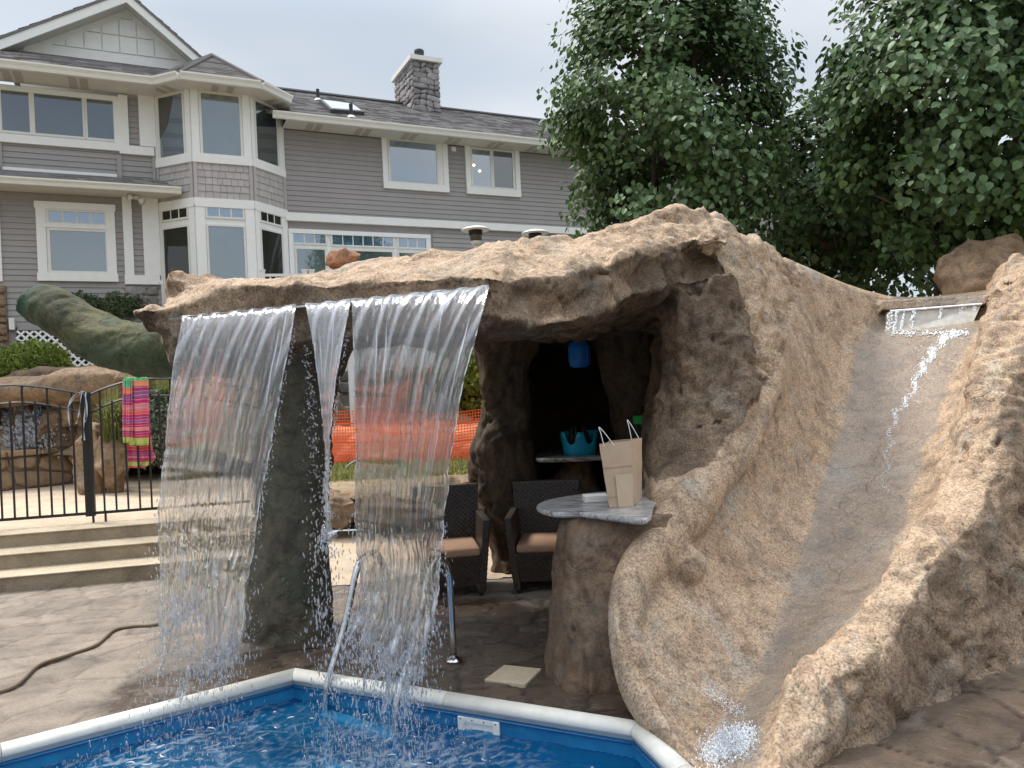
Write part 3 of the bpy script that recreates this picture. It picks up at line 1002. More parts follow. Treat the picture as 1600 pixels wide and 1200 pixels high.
# canopy cross sections: FB FL FT MT CT BT BB UM
CAN = []
def can(px, yft, ymt, yct, dct, yb, zfb=1.93, um=2.08, D=None, dmt=0.55, zfl=None, zbb=2.1):
    D0 = D if D is not None else lipD(px)
    fb = Pz(px, D0 + 0.14, zfb)
    fl = Pz(px, D0 + 0.02, (ZL + 0.045) if zfl is None else zfl)
    ft = P(px, yft, D0 + 0.05)
    mt = P(px, ymt, D0 + dmt)
    ct = P(px, yct, D0 + dct)
    bt = ct + np.array([0.05, yb - ct[1] - 0.12, -0.12])
    bb = np.array([bt[0], yb, zbb])
    umv = np.array([(fb[0] + bb[0]) / 2, (fb[1] + bb[1]) / 2, um])
    return [fb, fl, ft, mt, ct, bt, bb, umv]
CAN.append([p + np.array([-0.16, 0.1, 0]) for p in can(276, 478, 462, 448, 0.55, 5.9, zfb=2.08)])
CAN.append(can(292, 468, 450, 434, 0.9, 6.2, zfb=2.0))
CAN.append(can(350, 442, 438, 436, 1.1, 6.5))
CAN.append(can(430, 436, 436, 436, 1.1, 6.6))
CAN.append(can(520, 437, 430, 416, 1.2, 6.7))
CAN.append(can(610, 432, 422, 401, 1.3, 6.8))
CAN.append(can(700, 430, 412, 390, 1.45, 7.0))
CAN.append(can(770, 427, 400, 379, 1.6, 7.6, zfb=1.98, D=4.26))
CAN.append(can(840, 424, 398, 370, 1.7, 9.2, zfb=2.0, D=4.62, dmt=0.7, zfl=2.15))
CAN.append(can(900, 416, 385, 366, 1.6, 9.4, zfb=2.02, D=4.85, dmt=0.7, zfl=2.2))
CAN.append(can(955, 404, 375, 356, 1.4, 9.4, zfb=2.12, D=5.15, dmt=0.7, zfl=2.3))
CAN.append(can(1020, 388, 352, 338, 1.1, 9.4, zfb=2.25, D=5.55, dmt=0.6, zfl=2.45))
CAN.append(can(1085, 376, 340, 326, 0.8, 9.4, zfb=2.3, D=5.95, dmt=0.45, zfl=2.55))
CAN.append(can(1150, 395, 370, 356, 0.7, 9.4, zfb=2.2, D=6.2, dmt=0.4, zfl=2.5))
can_solid = loft(np.array(CAN), 4, 4)

extra = [
    blob(P(262, 500, 5.25), (0.17, 0.16, 0.11), 0.15, 1),
    blob(P(245, 492, 5.2), (0.13, 0.14, 0.07), 0.15, 2),
    blob(P(290, 545, 5.35), (0.14, 0.2, 0.2), 0.1, 3),
    blob(P(283, 452, 5.75), (0.14, 0.2, 0.17), 0.2, 4),
    blob(P(318, 450, 5.9), (0.22, 0.25, 0.12), 0.2, 45),
    blob(P(268, 438, 5.8), (0.06, 0.1, 0.1), 0.2, 44),
    blob(P(1098, 384, 6.05), (0.22, 0.25, 0.12), 0.2, 5),
    blob(P(1555, 600, 5.65), (0.15, 0.2, 0.14), 0.2, 13),
    blob(P(1480, 830, 4.8), (0.18, 0.16, 0.14), 0.1, 14),
    blob(P(1425, 885, 4.4), (0.12, 0.12, 0.10), 0.1, 15),
    blob(P(1255, 1085, 3.58), (0.11, 0.12, 0.13), 0.1, 16),
    blob(P(1066, 884, 4.62), (0.15, 0.17, 0.13), 0.1, 47),
    blob(P(1600, 480, 6.5), (0.3, 0.3, 0.3), 0.2, 17),
]
_tb = MB()
_q = [P(1378, 487, 7.40), P(1540, 476, 7.00)]; _u = [P(1374, 468, 7.42), P(1548, 459, 7.03)]; _bk = np.array([0.45, 0.75, 0])
_tb.hexa([_q[0], _q[1], _q[1] + _bk, _q[0] + _bk, _u[0], _u[1], _u[1] + _bk, _u[0] + _bk]); extra.append((np.array(_tb.v), _tb.f))
# the thick rolled left rim of the slide
_rim = []
for px, py, D, rx, rz in ((1078, 1196, 3.42, 0.03, 0.05), (1040, 1150, 3.60, 0.045, 0.07), (1010, 1112, 3.74, 0.06, 0.09), (988, 1070, 3.87, 0.075, 0.10), (978, 1010, 4.02, 0.09, 0.12), (978, 950, 4.15, 0.10, 0.13), (990, 905, 4.33, 0.12, 0.15), (1022, 862, 4.55, 0.14, 0.16), (1052, 822, 4.72, 0.13, 0.15),
                          (1082, 790, 4.90, 0.14, 0.17), (1108, 752, 5.10, 0.14, 0.17), (1145, 712, 5.30, 0.14, 0.16), (1172, 668, 5.52, 0.12, 0.14), (1192, 622, 5.75, 0.09, 0.10)):
    c_ = P(px, py, D); k_ = 1 + 0.22 * (RND.random() - 0.4)
    _rim.append([c_ + np.array([0.93 * rx * k_ * math.cos(a) , -0.35 * rx * k_ * math.cos(a), rz * k_ * math.sin(a)]) for a in np.linspace(0, 2 * math.pi, 9, endpoint=False)])
extra.append(loft(np.array(_rim), 4, 2))
# a rock wall closing the cave at the back and on its left side
def wallpiece(a, b, th, z0, z1):
    a = np.array(a, float); b = np.array(b, float)
    t = (b - a) / np.linalg.norm(b - a); n = np.array([-t[1], t[0]]) * th / 2
    sec = []
    for k in range(5):
        c = a + (b - a) * k / 4
        sec.append([(*(c - n), z0), (*(c - n * 1.0), (z0 + z1) / 2), (*(c - n), z1), (*(c + n), z1), (*(c + n * 1.1), (z0 + z1) / 2), (*(c + n), z0)])
    return loft(np.array(sec), 3, 3)

colm = []
for px, D, z, rx, ry in ((1078, 5.5, -0.2, 0.3, 0.3), (1068, 5.32, 0.72, 0.26, 0.30), (1080, 5.48, 1.08, 0.31, 0.36), (1098, 5.72, 1.42, 0.37, 0.42), (1108, 5.90, 1.75, 0.38, 0.44), (1104, 6.02, 2.1, 0.36, 0.44), (1096, 6.1, 2.45, 0.34, 0.42)):
    colm.append(ring(Pz(px, D, z), rx, ry, 9, irr=0.10))
co, fa, no = remesh([slide_solid, can_solid, loft(np.array(colm), 3, 2)] + extra, 0.021, 2)
# slide-bed mask
BLr, BRr = ROWS[:12, 4], ROWS[:12, 5]
cen = crom((BLr + BRr) / 2, 8); hw = crom(np.linalg.norm((BLr - BRr)[:, :2], axis=1)[:, None] / 2, 8)[:, 0]
cd = crom(((BRr - BLr)[:, :2] / np.linalg.norm((BRr - BLr)[:, :2], axis=1)[:, None]), 8)
lat = np.full(len(co), 9.0); zb = np.zeros(len(co)); best = np.full(len(co), 1e9); ip = np.zeros(len(co), int)
for i in range(len(cen)):
    d = co[:, :2] - cen[i, :2]
    l = d @ cd[i]
    al = np.abs(d[:, 0] * cd[i][1] - d[:, 1] * cd[i][0])
    m = al < best
    best = np.where(m, al, best); lat = np.where(m, l - 0, lat); zb = np.where(m, cen[i, 2], zb); ip = np.where(m, i, ip)
hwv = hw[ip]
surf = no[:, 2] > 0.15
onb = (np.abs(lat) < hwv + 0.02) & (np.abs(co[:, 2] - zb) < 0.3) & surf
dist_bed = np.clip(np.abs(lat) - hwv, 0, 9)
leftwall = (lat < 0)
smoothm = np.where(surf | True, sstep(dist_bed, np.where(leftwall, 0.5, 0.0), np.where(leftwall, 1.9, 0.28)), 1.0)
far = (best > 0.6) | (np.abs(co[:, 2] - zb) > 1.0)
msk = np.where(far, 1.0, 0.05 + 0.95 * smoothm)
msk = np.where((co[:, 1] < 6.3) & (co[:, 0] < 0.0), 0.62, msk)
co2 = rocky(co, no, 1.15, msk)
nwet = perlin(co * 9) * 0.02 + perlin(co * 3 + 4) * 0.04
wet = (1 - sstep(np.abs(lat) + nwet, hwv - 0.03, hwv + 0.015)) * (surf & ~far)
stain_shade = np.zeros(len(co))
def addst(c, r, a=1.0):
    global stain_shade
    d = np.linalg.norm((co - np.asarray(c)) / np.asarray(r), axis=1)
    stain_shade = np.maximum(stain_shade, a * (1 - sstep(d, 0.6, 1.15)))
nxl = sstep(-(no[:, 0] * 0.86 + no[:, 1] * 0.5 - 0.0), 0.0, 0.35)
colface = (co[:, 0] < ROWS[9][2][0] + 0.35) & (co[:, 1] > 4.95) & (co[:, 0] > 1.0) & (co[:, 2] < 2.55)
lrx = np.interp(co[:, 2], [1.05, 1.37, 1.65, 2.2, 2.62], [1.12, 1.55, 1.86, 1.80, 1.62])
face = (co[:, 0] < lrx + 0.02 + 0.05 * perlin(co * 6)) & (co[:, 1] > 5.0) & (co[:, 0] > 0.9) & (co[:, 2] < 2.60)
stain_shade = np.where(face, 0.80, stain_shade)
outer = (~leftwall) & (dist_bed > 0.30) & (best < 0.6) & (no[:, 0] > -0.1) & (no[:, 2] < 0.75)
stain_shade = np.where(outer, np.maximum(stain_shade, 0.56 + 0.35 * perlin(co * 2.0)), stain_shade)  # outward side of the right slide wall coloured darker brown
# weathering and shade painted on the canopy front; shade alone underneath
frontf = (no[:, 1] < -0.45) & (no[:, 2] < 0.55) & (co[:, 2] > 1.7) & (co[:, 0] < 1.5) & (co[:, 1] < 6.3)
stain_shade = np.where(frontf, np.maximum(stain_shade, 0.62 + 0.4 * perlin(co * 2.3)), stain_shade)
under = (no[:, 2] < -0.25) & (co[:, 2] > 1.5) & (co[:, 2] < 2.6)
stain_shade = np.where(under, np.maximum(stain_shade, 0.95), stain_shade)
ctr = co2[fa].mean(1)
latf = lat[fa].mean(1); hwf = hwv[fa].mean(1); bestf = best[fa].mean(1)
qf = (ctr[:, 0] - 1.06) * 0.53 + (ctr[:, 1] - 3.8) * 0.85
is_can = (ctr[:, 2] > 1.86) & ((ctr[:, 0] < 0.95) | ((ctr[:, 0] < 1.45) & (ctr[:, 2] > 2.05)))
is_chute = ~is_can & ((qf < 2.35) | ((np.abs(latf) < hwf + 0.12) & (bestf < 0.3) & (ctr[:, 2] > 0.3) & (ctr[:, 1] < 7.7))) 
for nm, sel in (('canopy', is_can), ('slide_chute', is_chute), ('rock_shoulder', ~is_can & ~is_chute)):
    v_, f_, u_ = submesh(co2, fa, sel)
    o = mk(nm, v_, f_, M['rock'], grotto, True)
    fattr(o.data, 'stain_shade', stain_shade[u_]); fattr(o.data, 'wet', wet[u_])

def rockpart(name, pieces, vox, mat, parent, amp=1.0, vert=0.0, stain_shade=0.0, wet=0.0, sc=1.0, label=None):
    co, fa, no = remesh(pieces, vox, 2)
    co2 = rocky(co, no, amp, None, vert, sc)
    o = mk(name, co2, fa, mat, parent, True, None, label)
    fattr(o.data, 'stain_shade', stain_shade if hasattr(stain_shade, '__len__') else np.full(len(co), stain_shade))
    fattr(o.data, 'wet', np.full(len(co), wet))
    return o, co2

def pillar(pts, irr=0.08, n=9):
    return loft(np.array([ring(Pz(px, D, z), rx, ry, n, irr=irr) for px, D, z, rx, ry in pts]), 3, 2)
# front pillar behind the left falls
rockpart('pillar', [pillar([(447, 5.55, -0.12, 0.37, 0.34), (447, 5.55, 0.06, 0.35, 0.32), (450, 5.52, 0.5, 0.30, 0.27), (455, 5.5, 1.0, 0.27, 0.25),
                            (462, 5.45, 1.5, 0.27, 0.25), (468, 5.4, 1.85, 0.33, 0.3), (470, 5.35, 2.15, 0.5, 0.4)], 0.05)], 0.02, M['rock_mossy'], grotto, 0.55, 0.6, wet=0.35,
         label='dark mossy wet front pillar')
# rear pillar
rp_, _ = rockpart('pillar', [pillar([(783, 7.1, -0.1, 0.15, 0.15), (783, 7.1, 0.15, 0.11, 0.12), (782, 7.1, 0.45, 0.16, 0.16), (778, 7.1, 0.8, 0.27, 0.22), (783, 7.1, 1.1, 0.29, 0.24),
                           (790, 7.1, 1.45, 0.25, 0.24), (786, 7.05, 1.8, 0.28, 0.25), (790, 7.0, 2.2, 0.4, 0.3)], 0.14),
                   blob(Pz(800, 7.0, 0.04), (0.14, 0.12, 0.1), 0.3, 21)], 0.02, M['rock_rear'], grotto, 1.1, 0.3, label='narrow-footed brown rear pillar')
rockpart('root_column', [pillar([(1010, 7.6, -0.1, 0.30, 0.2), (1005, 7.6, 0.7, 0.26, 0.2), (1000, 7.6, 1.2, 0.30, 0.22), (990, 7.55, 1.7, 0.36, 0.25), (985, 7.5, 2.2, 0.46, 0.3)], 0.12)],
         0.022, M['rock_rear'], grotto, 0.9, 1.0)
rockpart('cave_wall', [wallpiece((0.10, 7.45), (0.16, 9.3), 0.22, -0.1, 2.3), wallpiece((0.05, 9.2), (2.6, 9.3), 0.3, -0.1, 2.3)], 0.04, M['rock_rear'], grotto, 1.0, stain_shade=1.0)  # cave darkness put into the colour: whole wall near black

# green-stained log that juts out on the left
lg = []
for px, py, D, r, q in [(56, 474, 5.95, 0.12, 0.12), (62, 474, 5.95, 0.155, 0.14), (88, 482, 5.9, 0.158, 0.14), (115, 503, 5.85, 0.172, 0.17), (155, 529, 5.8, 0.205, 0.2), (220, 546, 5.7, 0.21, 0.2), (290, 548, 5.65, 0.215, 0.2), (370, 545, 5.6, 0.22, 0.2)]:
    c = P(px, py, D)
    lg.append([c + np.array([0.10 * math.sin(a) * (0.6 if px < 200 else 0.2), 0.26 * math.cos(a), r * math.sin(a)]) for a in np.linspace(0, 2 * math.pi, 10, endpoint=False)])
lgo, lco = rockpart('log_beam', [loft(np.array(lg), 4, 2)], 0.018, M['log'], grotto, 0.5, 0.0, label='green stained log-shaped beam')
a_ = lgo.data.attributes['stain_shade']
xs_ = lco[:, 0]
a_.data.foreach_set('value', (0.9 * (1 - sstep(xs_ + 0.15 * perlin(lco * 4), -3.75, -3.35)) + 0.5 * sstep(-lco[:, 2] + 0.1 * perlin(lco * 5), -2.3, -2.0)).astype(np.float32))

# small reddish rock and other loose rocks lying on the canopy
def loose(name, label, c, r, seed, mat, cat='rock', amp=0.4, group=None, vox=None, stain_shade=0.0, rot=0.0, n=7, m=5, irr=0.3):
    v, f = blob((0, 0, 0), r, irr, seed, n, m)
    cc, ss = math.cos(rot), math.sin(rot)
    v = v @ np.array([[cc, ss, 0], [-ss, cc, 0], [0, 0, 1]]) + np.asarray(c)
    co, fa, no = remesh([(v, f)], vox or max(0.012, float(np.max(r)) / 14), 1)
    co = rocky(co, no, amp)
    o = mk(name, co - np.asarray(c), fa, mat, None, True)
    o.location = tuple(c)
    tag(o, label, cat, group)
    fattr(o.data, 'stain_shade', np.full(len(co), stain_shade)); fattr(o.data, 'wet', np.zeros(len(co)))
    return o
M['redrock'] = rock_mat('red_rock', (0.38, 0.19, 0.10), (0.30, 0.14, 0.08), (0.19, 0.09, 0.05), (0.34, 0.2, 0.13), 0.5)
loose('loose_rock', 'small reddish angular rock standing on the canopy behind the waterfall lip', P(536, 408, 5.95), (0.15, 0.13, 0.10), 31, M['redrock'], rot=-0.3, irr=0.25)
loose('boulder', 'round brown boulder behind the top of the water slide', P(1550, 448, 8.7), (0.62, 0.5, 0.56), 34, M['boulder'], 'boulder', 0.9, irr=0.18, n=9, m=7)

# metal lip strip the water runs over
lipm = MB()
l0, l1 = LIP(283), LIP(768)
nrm = np.array([-(l1 - l0)[1], (l1 - l0)[0], 0]); nrm /= np.linalg.norm(nrm)
if nrm[1] > 0: nrm = -nrm
lipm.hexa([l0 + nrm * 0.10 - (0, 0, .012), l1 + nrm * 0.10 - (0, 0, .012), l1 - nrm * 0.1 - (0, 0, .012), l0 - nrm * 0.1 - (0, 0, .012),
           l0 + nrm * 0.10, l1 + nrm * 0.10, l1 - nrm * 0.1, l0 - nrm * 0.1])
lipm.build('spillway_lip', M['steel'], grotto)

# slide inlet: pale board under the water slot
inl = MB()
a0, a1 = P(1390, 487, 7.32), P(1533, 476, 6.98)
b0, b1 = P(1392, 524, 7.26), P(1514, 518, 6.92)
dvec = np.array([0.05, 0.25, 0])
inl.hexa([b0, b1, b1 + dvec, b0 + dvec, a0, a1, a1 + dvec, a0 + dvec])
inl.build('inlet_board', simple('inlet_board', (0.50, 0.475, 0.43), 0.4, var=0.25, scale=14), grotto)
ie = MB(); ie.tube([a0 + (0, -0.012, 0.004), a1 + (0, -0.012, 0.004)], 0.012, 6); ie.build('inlet_edge', M['steel'], grotto)
# ================================================================== WALL FRAMES (local s along, t out, z up)
class Frame:
    def __init__(s, o, d):
        s.o = np.asarray(o, float)[:2]; d = np.asarray(d, float)[:2]; s.d = d / np.linalg.norm(d)
        s.n = np.array([s.d[1], -s.d[0]])          # outward, towards the camera side
    def pt(s, a, t, z):
        q = s.o + s.d * a + s.n * t
        return np.array([q[0], q[1], z])
    def hit(s, px, py, t=0.0):
        r = P(px, py, 1.0) - np.array([0, 0, CZ])
        o = s.o + s.n * t
        k = (o @ s.n) / (r[:2] @ s.n)
        q = r * k + np.array([0, 0, CZ])
        return (q[:2] - s.o) @ s.d, q[2]
    def box(s, mb, a0, a1, t0, t1, z0, z1):
        p = s.pt
        return mb.hexa([p(a0, t1, z0), p(a1, t1, z0), p(a1, t0, z0), p(a0, t0, z0), p(a0, t1, z1), p(a1, t1, z1), p(a1, t0, z1), p(a0, t0, z1)])

TH = 0.444
W0 = P(445, 300, 18.0)
W = Frame(W0, (math.cos(TH), math.sin(TH)))
def ws(px, py, t=0.0): return W.hit(px, py, t)

house = thing('house', 'large two-storey grey-sided house with white trim and bay windows', 'house', (W0[0], W0[1], 1.0))

def siding(fr, a0, a1, z0, z1, step=0.118, mat=None, t=0.0, parent=None, name='siding_board'):
    k = 0
    z = z1
    while z > z0 + 0.01:
        zb_ = max(z - step, z0)
        mb = MB()
        p = fr.pt
        mb.hexa([p(a0, t + 0.020, zb_), p(a1, t + 0.020, zb_), p(a1, t - 0.01, zb_), p(a0, t - 0.01, zb_),
                 p(a0, t + 0.004, z - 0.002), p(a1, t + 0.004, z - 0.002), p(a1, t - 0.01, z - 0.002), p(a0, t - 0.01, z - 0.002)])
        mb.build(name, mat or M['siding'], parent or house)
        z = zb_

def window(fr, a0, a1, z0, z1, panes, t=0.03, trim=(0.12, 0.12, 0.12, 0.16), pane_mat='pane', fw=0.055, tt=0.035, label=None, grid=None, sillw=0.0):
    """trim rectangle a0..a1,z0..z1; panes = list of (b0,b1,c0,c1) glass rects"""
    mb = MB()
    l, r, tp, bt = trim
    if l: fr.box(mb, a0, a0 + l, 0.0, t + tt, z0 + bt, z1 - tp)
    if r: fr.box(mb, a1 - r, a1, 0.0, t + tt, z0 + bt, z1 - tp)
    if tp: fr.box(mb, a0 - sillw, a1 + sillw, 0.0, t + tt + 0.012, z1 - tp, z1)
    if bt: fr.box(mb, a0 - sillw, a1 + sillw, 0.0, t + tt + 0.012, z0, z0 + bt)
    fr.box(mb, a0 + l + 0.001, a1 - r - 0.001, 0.0, t - 0.006, z0 + bt + 0.001, z1 - tp - 0.001)
    o = mb.build('window', M['trim'], house, label=label)
    for i, (b0, b1, c0, c1) in enumerate(panes):
        f = MB()
        fr.box(f, b0 - fw, b0, t - 0.005, t + 0.022, c0 - fw, c1 + fw)
        fr.box(f, b1, b1 + fw, t - 0.005, t + 0.022, c0 - fw, c1 + fw)
        fr.box(f, b0, b1, t - 0.005, t + 0.022, c0 - fw, c0)
        fr.box(f, b0, b1, t - 0.005, t + 0.022, c1, c1 + fw)
        f.build('sash', M['frame'], o)
        pm = pane_mat[i] if isinstance(pane_mat, (list, tuple)) else pane_mat
        g = MB(); fr.box(g, b0, b1, t - 0.004, t + 0.004, c0, c1); g.build('pane', M[pm], o)
        if grid and grid[i]:
            gm = MB()
            for k in range(1, grid[i]):
                x = b0 + (b1 - b0) * k / grid[i]
                fr.box(gm, x - 0.012, x + 0.012, t + 0.004, t + 0.014, c0, c1)
            gm.build('muntin', M['frame'], o)
    return o

def rect(fr, l, t_, r, b, off=0.0):
    """pixel rectangle -> local s0,s1,z0,z1"""
    y = 0.5 * (t_ + b)
    s0 = fr.hit(l, y, off)[0]; s1 = fr.hit(r, y, off)[0]
    x = 0.5 * (l + r)
    return s0, s1, fr.hit(x, b, off)[1], fr.hit(x, t_, off)[1]

# solid cores so that nothing is hollow from the side
z_eave = ws(600, 205, 0.0)[1]
sR0 = 0.0
sB0 = ws(243, 200)[0]
z_soff = 0.5 * (ws(470, 205, 0.0)[1] + ws(800, 236, 0)[1])
sEnd = ws(1330, 300)[0]
sBeg = ws(-260, 300)[0]
zb_band = 0.5 * (ws(460, 346)[1] + ws(800, 362)[1]); zt_band = 0.5 * (ws(460, 335)[1] + ws(800, 350.5)[1])
core = MB()
W.box(core, 0.0, sEnd, -6.5, -0.012, 0.8, z_soff)
W.box(core, sBeg, sB0, -6.5, -0.012, 0.8, z_soff + 0.35)
W.box(core, sB0, 0.0, -6.5, -0.3, 0.8, z_soff)
core.build('wall', M['siding'], house)

# ---- wing
siding(W, 0.0, sEnd, zt_band, z_soff)
bd = MB(); W.box(bd, -0.02, sEnd, 0.0, 0.10, zb_band, zt_band); bd.build('band_board', M['trim'], house)
bs_ = MB(); W.box(bs_, -0.02, sEnd, -0.25, 0.0, zb_band + 0.001, zb_band + 0.03); bs_.build('band_soffit', M['soffit'], house)
siding(W, ws(676, 380)[0], sEnd, 1.0, zb_band, t=-0.006)
for (tl, gls, lab, sw) in (
    ((597, 216, 699, 298), [(609, 223, 681, 286)], 'single wide upper window nearest the bay', 0.0),
    ((727, 231, 811, 306), [(737.5, 235, 765.5, 291.5), (770.5, 238, 800, 294)], 'two-pane upper window by the tree', 0.0)):
    a0, a1, z0, z1 = rect(W, *tl)
    ps = [rect(W, *g) for g in gls]
    pmn = ['pane_sky'] if len(ps) == 1 else ['pane_sky', 'pane']
    window(W, a0, a1, z0, z1, ps, trim=(0.13, 0.13, 0.0, 0.17), label=lab, pane_mat=pmn, fw=0.05)
s_, z_ = ws(708, 233.5); vb = MB(); W.box(vb, s_ - 0.06, s_ + 0.06, 0.02, 0.05, z_ - 0.055, z_ + 0.055); vb.build('vent_cover', M['trim'], house)
# the two small lamps seen through the pane
for px, py in ((740.5, 258), (749.5, 267)):
    s_, z_ = ws(px, py, 0.045)
    lm = MB(); lm.lathe(W.pt(s_, 0.042, z_), [(0.008, -0.03), (0.03, -0.015), (0.034, 0.0), (0.03, 0.015), (0.008, 0.03)], 10); lm.build('light_bulb', M['bulb'], house)
# lower wing windows (wide white frame), three bays with transoms
a0, a1, z0, z1 = rect(W, 452, 355, 673, 450)
zt = 0.5 * (ws(460, 357)[1] + ws(660, 368)[1])
tr_ = [(460.5, 481.5+27), (519, 613), (621, 665)]
tp = [(458, 366, 508, 380), (519, 368, 613, 384), (622, 373, 665, 387)]
bp = [(464, 390, 508, 440), (521, 393, 613, 440), (624, 396, 665, 440)]
ps = [rect(W, *g) for g in tp] + [rect(W, *g) for g in bp]
window(W, a0, a1, 1.3, zt, ps, t=0.02, trim=(0.1, 0.12, 0.10, 0.1), pane_mat=['pane_sky'] * 3 + ['pane_blind'] * 3, grid=[3, 6, 3, 0, 0, 0], label='wide three-part window group with gridded transoms', fw=0.04)

# ---- left facade
zs0 = ws(100, 140)[1]
siding(W, sBeg, sB0, ws(100, 300)[1] - 0.25, z_soff + 0.3)
zlow_s = ws(120, 308)[1]; zstone_r = ws(215, 446)[1]; zfound = ws(100, 500)[1]
siding(W, sBeg, sB0, ws(100, 512)[1], zlow_s)
# upper triple window
us0, us1, uz0, uz1 = rect(W, -4, 134, 186, 232)
uz0 = 0.5 * (ws(10, 215)[1] + ws(180, 232)[1]); uz1 = z_soff + 0.32
gl = [(3, 140, 46, 205), (54.5, 145, 129, 213), (136.5, 152, 177, 217)]
ps = []
for g in gl: ps.append(rect(W, *g))
zz0 = sum(p[2] for p in ps) / 3; zz1 = sum(p[3] for p in ps) / 3
ps = [(p[0], p[1], zz0, zz1) for p in ps]
window(W, us0 - 0.8, us1, zz0 - 0.24, uz1, ps, trim=(0.1, 0.1, 0.10, 0.17), pane_mat='pane', label='three-pane upper window at the left', fw=0.05)
# pilasters and bands
def wbox(name, l, t_, r, b, t0=0.0, t1=0.07, mat='trim'):
    a0, a1, z0, z1 = rect(W, l, t_, r, b)
    mb = MB(); W.box(mb, a0, a1, t0, t1, z0, z1); return mb.build(name, M[mat], house)
wbox('pilaster', 186, 150, 200.5, 230, t1=0.075); wbox('pilaster', 217, 148, 242, 230, t1=0.075); wbox('band_board', 187, 230, 241, 243, t1=0.085)
wbox('pilaster', 193, 308, 207.5, 431, t1=0.075); wbox('pilaster', 223.5, 308, 249, 431, t1=0.075); wbox('band_board', 195, 431, 250, 445, t1=0.085)
wbox('corner_board', 183, 243, 190.5, 282, t1=0.05, mat='siding'); wbox('corner_board', 238, 244, 243, 284, t1=0.05, mat='siding')
wbox('corner_board', -6, 315, 2, 440, t1=0.06)
wbox('corner_board', -3, 222, 4, 270, t1=0.05, mat='siding')
# small lower roof (pent) with gutter
OV = 0.62
zg1 = 0.5 * (ws(0, 279, OV)[1] + ws(283, 293.5, OV)[1] + 0.10)
zg1 = ws(140, 285.5, OV)[1]
zr = ws(100, 271, 0.02)[1]
sL1 = ws(283, 293, OV)[0]; sL1b = ws(243, 285)[0]
M2 = MB()
pr = W.pt
def roofpatch(name, quad, parent, rows, cols_m=0.30, th=0.012):
    """shingle courses on a planar quad: quad = eave-left, eave-right, top-right, top-left"""
    A, B, C, D = [np.asarray(q, float) for q in quad]
    nrm_ = np.cross(B - A, D - A); nrm_ /= np.linalg.norm(nrm_)
    if nrm_[2] < 0: nrm_ = -nrm_
    base = MB()
    base.hexa([A - nrm_ * .05, B - nrm_ * .05, C - nrm_ * .05, D - nrm_ * .05, A, B, C, D])
    o = base.build(name, M['shingle'], parent)
    fattr(o.data, 'var', np.full(8, 0.3))
    vs, fs, va = [], [], []
    rg = random.Random(len(COL.objects))
    for i in range(rows):
        f0, f1_ = i / rows, (i + 1.0) / rows
        a, b = A + (D - A) * f0, B + (C - B) * f0
        a2, b2 = A + (D - A) * f1_, B + (C - B) * f1_
        Ln = np.linalg.norm(b - a)
        if Ln < 0.05: continue
        n_ = max(1, int(Ln / cols_m))
        cuts = [0] + sorted(min(1, max(0, (k + rg.uniform(-.3, .3)) / n_)) for k in range(1, n_)) + [1]
        for k in range(len(cuts) - 1):
            u0, u1 = cuts[k], cuts[k + 1] - 0.004 / Ln
            h = th * rg.choice([0.6, 1.0, 1.7])
            lo0, lo1 = a + (b - a) * u0, a + (b - a) * u1
            hi0, hi1 = a2 + (b2 - a2) * u0, a2 + (b2 - a2) * u1
            q = len(vs)
            vs += [lo0 + nrm_ * 0.001, lo1 + nrm_ * 0.001, lo0 + nrm_ * h, lo1 + nrm_ * h, hi1 + nrm_ * 0.003, hi0 + nrm_ * 0.003]
            fs += [(q, q + 1, q + 3, q + 2), (q + 2, q + 3, q + 4, q + 5)]
            va += [rg.random()] * 6
    s = mk('shingles', vs, np.array(fs), M['shingle'], o, kind='stuff')
    fattr(s.data, 'var', va)
    return o
def gutter(p0, p1, nout, h=0.13, d=0.12, parent=None):
    mb = MB()
    p0 = np.asarray(p0, float); p1 = np.asarray(p1, float); no_ = np.append(nout, 0.0)
    pf = [(0.0, -h), (d * 0.55, -h), (d * 0.7, -h * 0.55), (d, -h * 0.2), (d, 0.0), (d - 0.012, 0.0), (d - 0.012, -0.012), (0.0, -0.012)]
    vs = []
    for p in (p0, p1):
        for o_, z in pf: vs.append(p + no_ * o_ + np.array([0, 0, z]))
    n_ = len(pf)
    fs = [(j, (j + 1) % n_, n_ + (j + 1) % n_, n_ + j) for j in range(n_)] + [tuple(range(n_ - 1, -1, -1)), tuple(range(n_, 2 * n_))]
    mb.add(vs, fs)
    return mb.build('gutter', M['gutter'], parent or house)
roofpatch('roof', [pr(sBeg, OV, zg1), pr(sL1, OV, zg1), pr(sL1b, 0.02, zr), pr(sBeg, 0.02, zr)], house, 4)
gutter(pr(sBeg, OV, zg1 + 0.005), pr(sL1, OV, zg1 + 0.005), W.n)
fl_ = MB(); W.box(fl_, sBeg, ws(183, 278)[0], 0.021, 0.05, zr - 0.01, zr + 0.05); fl_.build('flashing', M['trim'], house)
def soffit(a0, a1, z, t1, fr=W, t0=0.02, vents=True):
    """soffit boards, some of them perforated"""
    mb = MB(); fr.box(mb, a0, a1, t0, t1 - 0.004, z - 0.012, z)
    o = mb.build('soffit', M['soffit'], house)
    if vents:
        k = 0; a = a0 + 0.5
        while a < a1 - 0.5:
            for dd in (0, 0.2):
                m2 = MB(); fr.box(m2, a + dd, a + dd + 0.15, t0 + 0.05, t1 - 0.05, z - 0.016, z - 0.0121); m2.build('soffit_vent', M['soffit_vent'], o)
            a += 1.15
    return o
soffit(sBeg, sL1, zg1 - 0.11, OV, vents=False)
